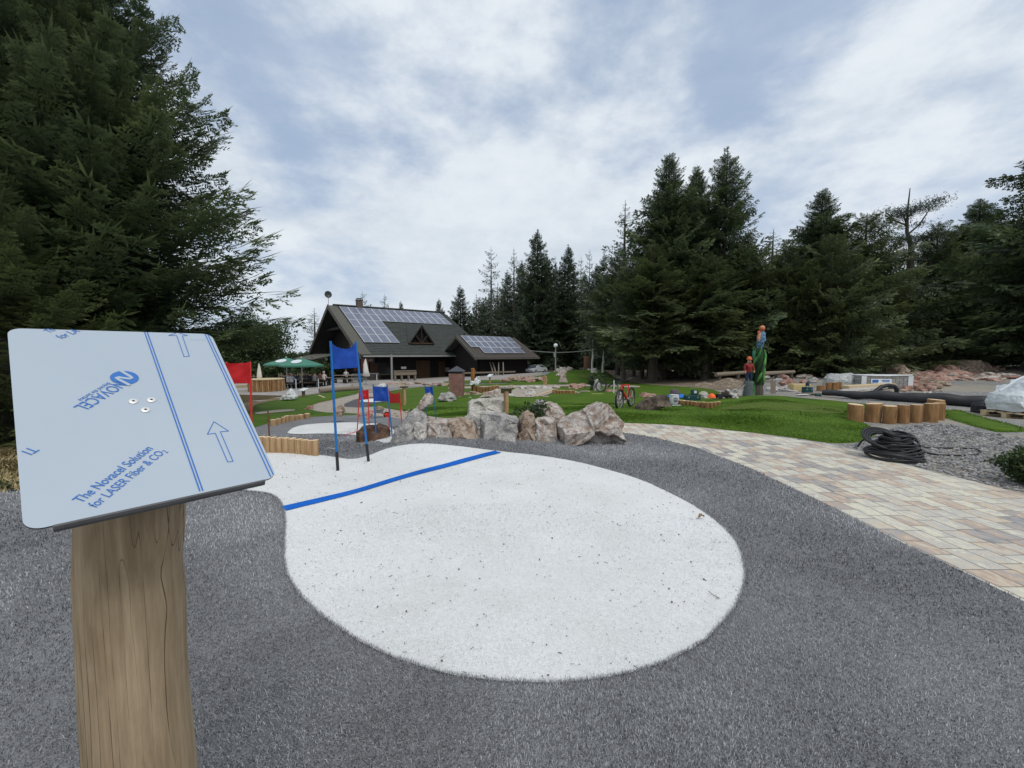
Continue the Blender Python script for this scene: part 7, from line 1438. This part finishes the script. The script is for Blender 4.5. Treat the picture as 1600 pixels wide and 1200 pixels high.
r, s = thing('red_tent', 1046, 588, 'small red and white play tent glimpsed under the big firs', 'tent', Y=37); mb = MB(); n = 10; mb.add([(math.cos(2*math.pi*i/n)*.45, math.sin(2*math.pi*i/n)*.3, 0) for i in range(n)]+[(math.cos(2*math.pi*i/n)*.35, math.sin(2*math.pi*i/n)*.24, .3) for i in range(n)]+[(0.1, 0, .5)], [(i, (i+1) % n, n+(i+1) % n, n+i) for i in range(n)]+[(n+i, n+(i+1) % n, 2*n) for i in range(n)]); mb.build('cover', mat('tent_red', (.45, .02, .03), rough=.6), r); mb = MB(); mb.box((-.2, -.33, .2), (.22, .04, .28)); mb.build('white_flap', M['pale_board'], r)
block('white_box', 1033, 35, .3, .3, .5, 'pale_board', 'small white box standing by a trunk under the big firs', 'box')
for i, (px, py, w, h) in enumerate(((1108, 606, 1.0, .28), (1148, 604, 1.2, .42))):
    p = g(px, py); mb = MB(); mb.lathe([(w*.95, -.05), (w*.7, h*.35), (w*.35, h*.75), (w*.08, h)], (0, 0, 0), 24, wob=.3, seed=i+20); o = mb.build('soil_heap', M['dirt'], smooth=60); o.location = (p.x, p.y+w*.5, p.z); tag(o, ['low brown soil heap under the firs left of the mower', 'larger brown soil heap behind the mower'][i], 'soil heap', 'soil heaps')
# ---------------- litter on the white turf ----------------
def curled_leaf():
    p = g(1096, 813); vs = []; n, m_ = 14, 8
    for i in range(n+1):
        t = i/n; w = .018*math.sin(math.pi*min(1, t*1.05))**.7
        for j in range(m_+1): u = j/m_*2-1; vs.append((t*.075-.04, u*w, .010+.022*math.sin(t*3.1)+u*u*w*.9+.004*math.sin(t*20)))
    k = len(vs); fs = [(i*(m_+1)+j, i*(m_+1)+j+1, (i+1)*(m_+1)+j+1, (i+1)*(m_+1)+j) for i in range(n) for j in range(m_)]; mb = MB(); mb.add(vs, fs); mb.add([(x, y, z-.0012) for x, y, z in vs], [f[::-1] for f in fs]); mb.tube([(-.04, 0, .01), (-.06, .004, .006)], .0016, 5)
    o = mb.build('dry_leaf', mat('dry_leaf', (.16, .09, .045), (.36, .24, .13), 60, rough=.7), smooth=70); o.location = p+Vector((0, 0, .012)); o.rotation_euler = (0, 0, .3); tag(o, 'curled brown dry leaf lying near the right rim of the white turf', 'leaf')
curled_leaf()
p = g(1113, 934); mb = MB(); mb.tube([(-.005, .012, .012), (0, 0, .008), (.012, -.016, .006)], .0012, 5); mb.tube([(.012, -.016, .006), (.003, -.014, .006)], .001, 4); o = mb.build('twig', mat('twig', (.10, .06, .03), rough=.8)); o.location = p+Vector((0, 0, .01)); o.scale = (2.2, 2.2, 1.4); tag(o, 'tiny forked twig lying near the lower right rim of the white turf', 'twig')
def litter():
    rng = np.random.default_rng(4); P = SHEETS['white_turf']; A = np.array(P); n = 3700; X = rng.uniform(A[:, 0].min(), A[:, 0].max(), n); Y = rng.uniform(A[:, 1].min(), A[:, 1].max(), n); ok = inside(P, X, Y); X, Y = X[ok], Y[ok]; n = len(X); Z = H(X, Y)+.007*(1+.14*np.hypot(X, Y))+.004
    L = rng.gamma(1.4, .0021, n).clip(.0012, .014); w = rng.uniform(.0006, .0016, n)*(1+2*(rng.random(n) < .08)); a = rng.uniform(0, 6.3, n); c, s = np.cos(a), np.sin(a)
    cor_ = np.array([(-1, -1, 0), (1, -1, 0), (1, 1, 0), (-1, 1, 0), (-1, -1, 1), (1, -1, 1), (1, 1, 1), (-1, 1, 1)], float); F = np.array([(0, 1, 5, 4), (1, 2, 6, 5), (2, 3, 7, 6), (3, 0, 4, 7), (4, 5, 6, 7)])
    x = cor_[None, :, 0]*L[:, None]; y = cor_[None, :, 1]*w[:, None]; V = np.stack([x*c[:, None]-y*s[:, None]+X[:, None], x*s[:, None]+y*c[:, None]+Y[:, None], Z[:, None]+cor_[None, :, 2]*w[:, None]*1.6], -1)
    tag(np_mesh('needle_litter', V.reshape(-1, 3), (F[None]+(np.arange(n)*8)[:, None, None]).reshape(-1, 4), mat('litter', (.05, .035, .025), (.20, .16, .12), 5, rough=.9)), 'dark conifer needles and crumbs scattered over the white turf', 'needle litter', kind='stuff')
litter()
# ---------------- turf fibres (real pile near the camera) ----------------
def fibre_mat(name, c1, c2, c3=None, rough=.55):
    m = bpy.data.materials.new(name); m.use_nodes = True; n = m.node_tree.nodes; l = m.node_tree.links; b = n['Principled BSDF']; b.inputs['Roughness'].default_value = rough; b.inputs['Specular IOR Level'].default_value = .2
    a = n.new('ShaderNodeAttribute'); a.attribute_name = 'var'; cr = n.new('ShaderNodeValToRGB'); e = cr.color_ramp.elements; e[0].position = 0; e[0].color = col(c1); e[1].position = 1; e[1].color = col(c2)
    if c3: x = e.new(.5); x.color = col(c3)
    l.new(a.outputs['Fac'], cr.inputs[0]); l.new(cr.outputs[0], b.inputs['Base Color']); return m
def fibres(name, region, holes, rmin, rmax, dens0, dfun, L, w, m, label, off, lean=.9, seed=1, fwd=True, cat='artificial turf'):
    """curved blades scattered inside a region; density and size follow distance"""
    rng = np.random.default_rng(seed); XX = []; YY = []; rr = np.geomspace(rmin, rmax, 16)
    for a, b in zip(rr[:-1], rr[1:]):
        area = math.pi*(b*b-a*a)/2*1.15; n = int(area*dens0*dfun((a+b)/2)); r = np.sqrt(rng.uniform(a*a, b*b, n)); t = rng.uniform(R(90-104), R(90+104), n); x, y = r*np.cos(t), r*np.sin(t)
        # only what the surroundings of the camera can see
        k = (y > .25) & (np.abs(x) < y*1.42+.5); x, y = x[k], y[k]; ok = inside(region, x, y)
        for hle in holes: ok &= ~inside(hle, x, y)
        XX.append(x[ok]); YY.append(y[ok])
    X = np.concatenate(XX); Y = np.concatenate(YY); n = len(X); D = np.hypot(X, Y); Z = H(X, Y)+off*(1+.14*D)-.001
    sc = np.maximum(1, D/2.6); ln = L*rng.uniform(.55, 1.25, n)*np.minimum(sc, 1.6); wd = w*rng.uniform(.7, 1.3, n)*sc
    # neighbouring blades bend alike: a slow swirl field
    sw = np.sin(X*2.1+1.3*np.sin(Y*1.7))*1.4+np.cos(Y*2.6+X)*1.2; az = sw+rng.normal(0, 1.1, n); le = rng.uniform(.25, 1, n)*lean; wx, wy = -np.sin(az+rng.normal(0, .6, n)), np.cos(az)
    up = np.sqrt(np.maximum(.05, 1-le**2*.8)); dx, dy = np.cos(az)*le, np.sin(az)*le
    b0 = np.stack([X-wx*wd, Y-wy*wd, Z], -1); b1 = np.stack([X+wx*wd, Y+wy*wd, Z], -1)
    mx = np.stack([X+dx*ln*.35, Y+dy*ln*.35, Z+ln*up*.62], -1); wv = np.stack([wx*wd, wy*wd, 0*wd], -1)
    tp = np.stack([X+dx*ln, Y+dy*ln, Z+ln*up*.9], -1)
    V = np.stack([b0, b1, mx+wv*.9, mx-wv*.9, tp], 1).reshape(-1, 3); i = (np.arange(n)*5)[:, None]
    F = np.concatenate([i+np.array([0, 1, 2]), i+np.array([0, 2, 3]), i+np.array([3, 2, 4])]); pt = .10*np.sin(X*1.9+2*np.sin(Y*.8))+.08*np.sin(Y*2.7+X*1.1+1)+.06*np.sin(X*7+np.sin(Y*5)*2); v = np.repeat(np.clip(rng.beta(1.5, 1.7, n)+pt, 0, 1), 5)
    o = np_mesh(name, V, F, m, attr=v); return tag(o, label, cat, kind='stuff')
gt = SHEETS['grey_turf']; wt = SHEETS['white_turf']
M['grey_fibre'] = fibre_mat('grey_fibre', (.05, .052, .06), (.58, .59, .62), (.26, .265, .28))
fibres('grey_turf_fibres', gt, [wt], .7, 10.5, 54000, lambda d: 1/(max(1, d/1.5)**2.0), .016, .0010, M['grey_fibre'], 'short curly grey pile of the artificial turf round the white area', .004, seed=2)
M['white_fibre'] = fibre_mat('white_fibre', (.50, .52, .53), (.84, .85, .85), (.74, .75, .76))
fibres('white_turf_fibres', wt, [], .9, 4.0, 17000, lambda d: 1/(max(1, d/1.6)**1.7), .011, .0011, M['white_fibre'], 'short dense white pile of the artificial turf in the foreground', .007, seed=3, lean=.95)
def edge_blades(name, region, m, L, n_per, off, label, spread=.03, seed=5, sel=None, w=.0018):
    rng = np.random.default_rng(seed); P = np.array(region); Q = np.roll(P, -1, 0); ln = np.hypot(*(Q-P).T); N = (ln*n_per).astype(int); a = np.repeat(P, N, 0); b = np.repeat(Q, N, 0); t = rng.random((len(a), 1)); X = a+(b-a)*t+rng.normal(0, spread, (len(a), 2)); 
    if sel is not None: k = sel(X[:, 0], X[:, 1]); X = X[k]
    n = len(X); x, y = X[:, 0], X[:, 1]; D = np.hypot(x, y); z = H(x, y)+off*(1+.14*D); az = rng.uniform(0, 6.3, n); le = rng.uniform(0, .8, n); l_ = L*rng.uniform(.6, 1.3, n); wd = w*np.maximum(1, D/4)
    wx, wy = -np.sin(az)*wd, np.cos(az)*wd; V = np.stack([np.stack([x-wx, y-wy, z], -1), np.stack([x+wx, y+wy, z], -1), np.stack([x+np.cos(az)*le*l_, y+np.sin(az)*le*l_, z+l_*.85], -1)], 1).reshape(-1, 3)
    o = np_mesh(name, V, np.arange(len(V)).reshape(-1, 3), m, attr=np.repeat(rng.random(n), 3)); return tag(o, label, 'artificial turf', kind='stuff')
M['green_fibre'] = fibre_mat('green_fibre', (.045, .10, .006), (.17, .28, .045), (.09, .17, .018))
gm = SHEETS['green_turf_middle']
fibres('green_turf_fibres', gm, [], 6.3, 15, 6000, lambda d: (7/d)**1.6, .012, .0013, M['green_fibre'], 'short green pile of the artificial lawn on the right hand mound', .007, seed=7, lean=.7)
edge_blades('green_turf_fringe', SHEETS['green_turf_offcut'], M['green_fibre'], .03, 220, .006, 'green pile fringe of the turf strip lying on the gravel', seed=9, spread=.04)
fibres('dry_grass_blades', [(-8, 3.7), (-5.1, 4.5), (-3.6, 5.6), (-4.6, 8), (-10, 9)], [], 5.5, 11, 900, lambda d: 1, .07, .003, fibre_mat('dry_blades', (.10, .10, .03), (.42, .34, .19), (.26, .20, .10)), 'dry straw coloured grass on the verge beside the grey turf', .003, seed=8, lean=.95, cat='grass')
edge_blades('turf_edge_fibres', wt, M['grey_fibre'], .022, 1500, .005, 'grey pile leaning over the rim of the white turf', spread=.006, seed=15, sel=lambda x, y: y < 4.6, w=.0011)
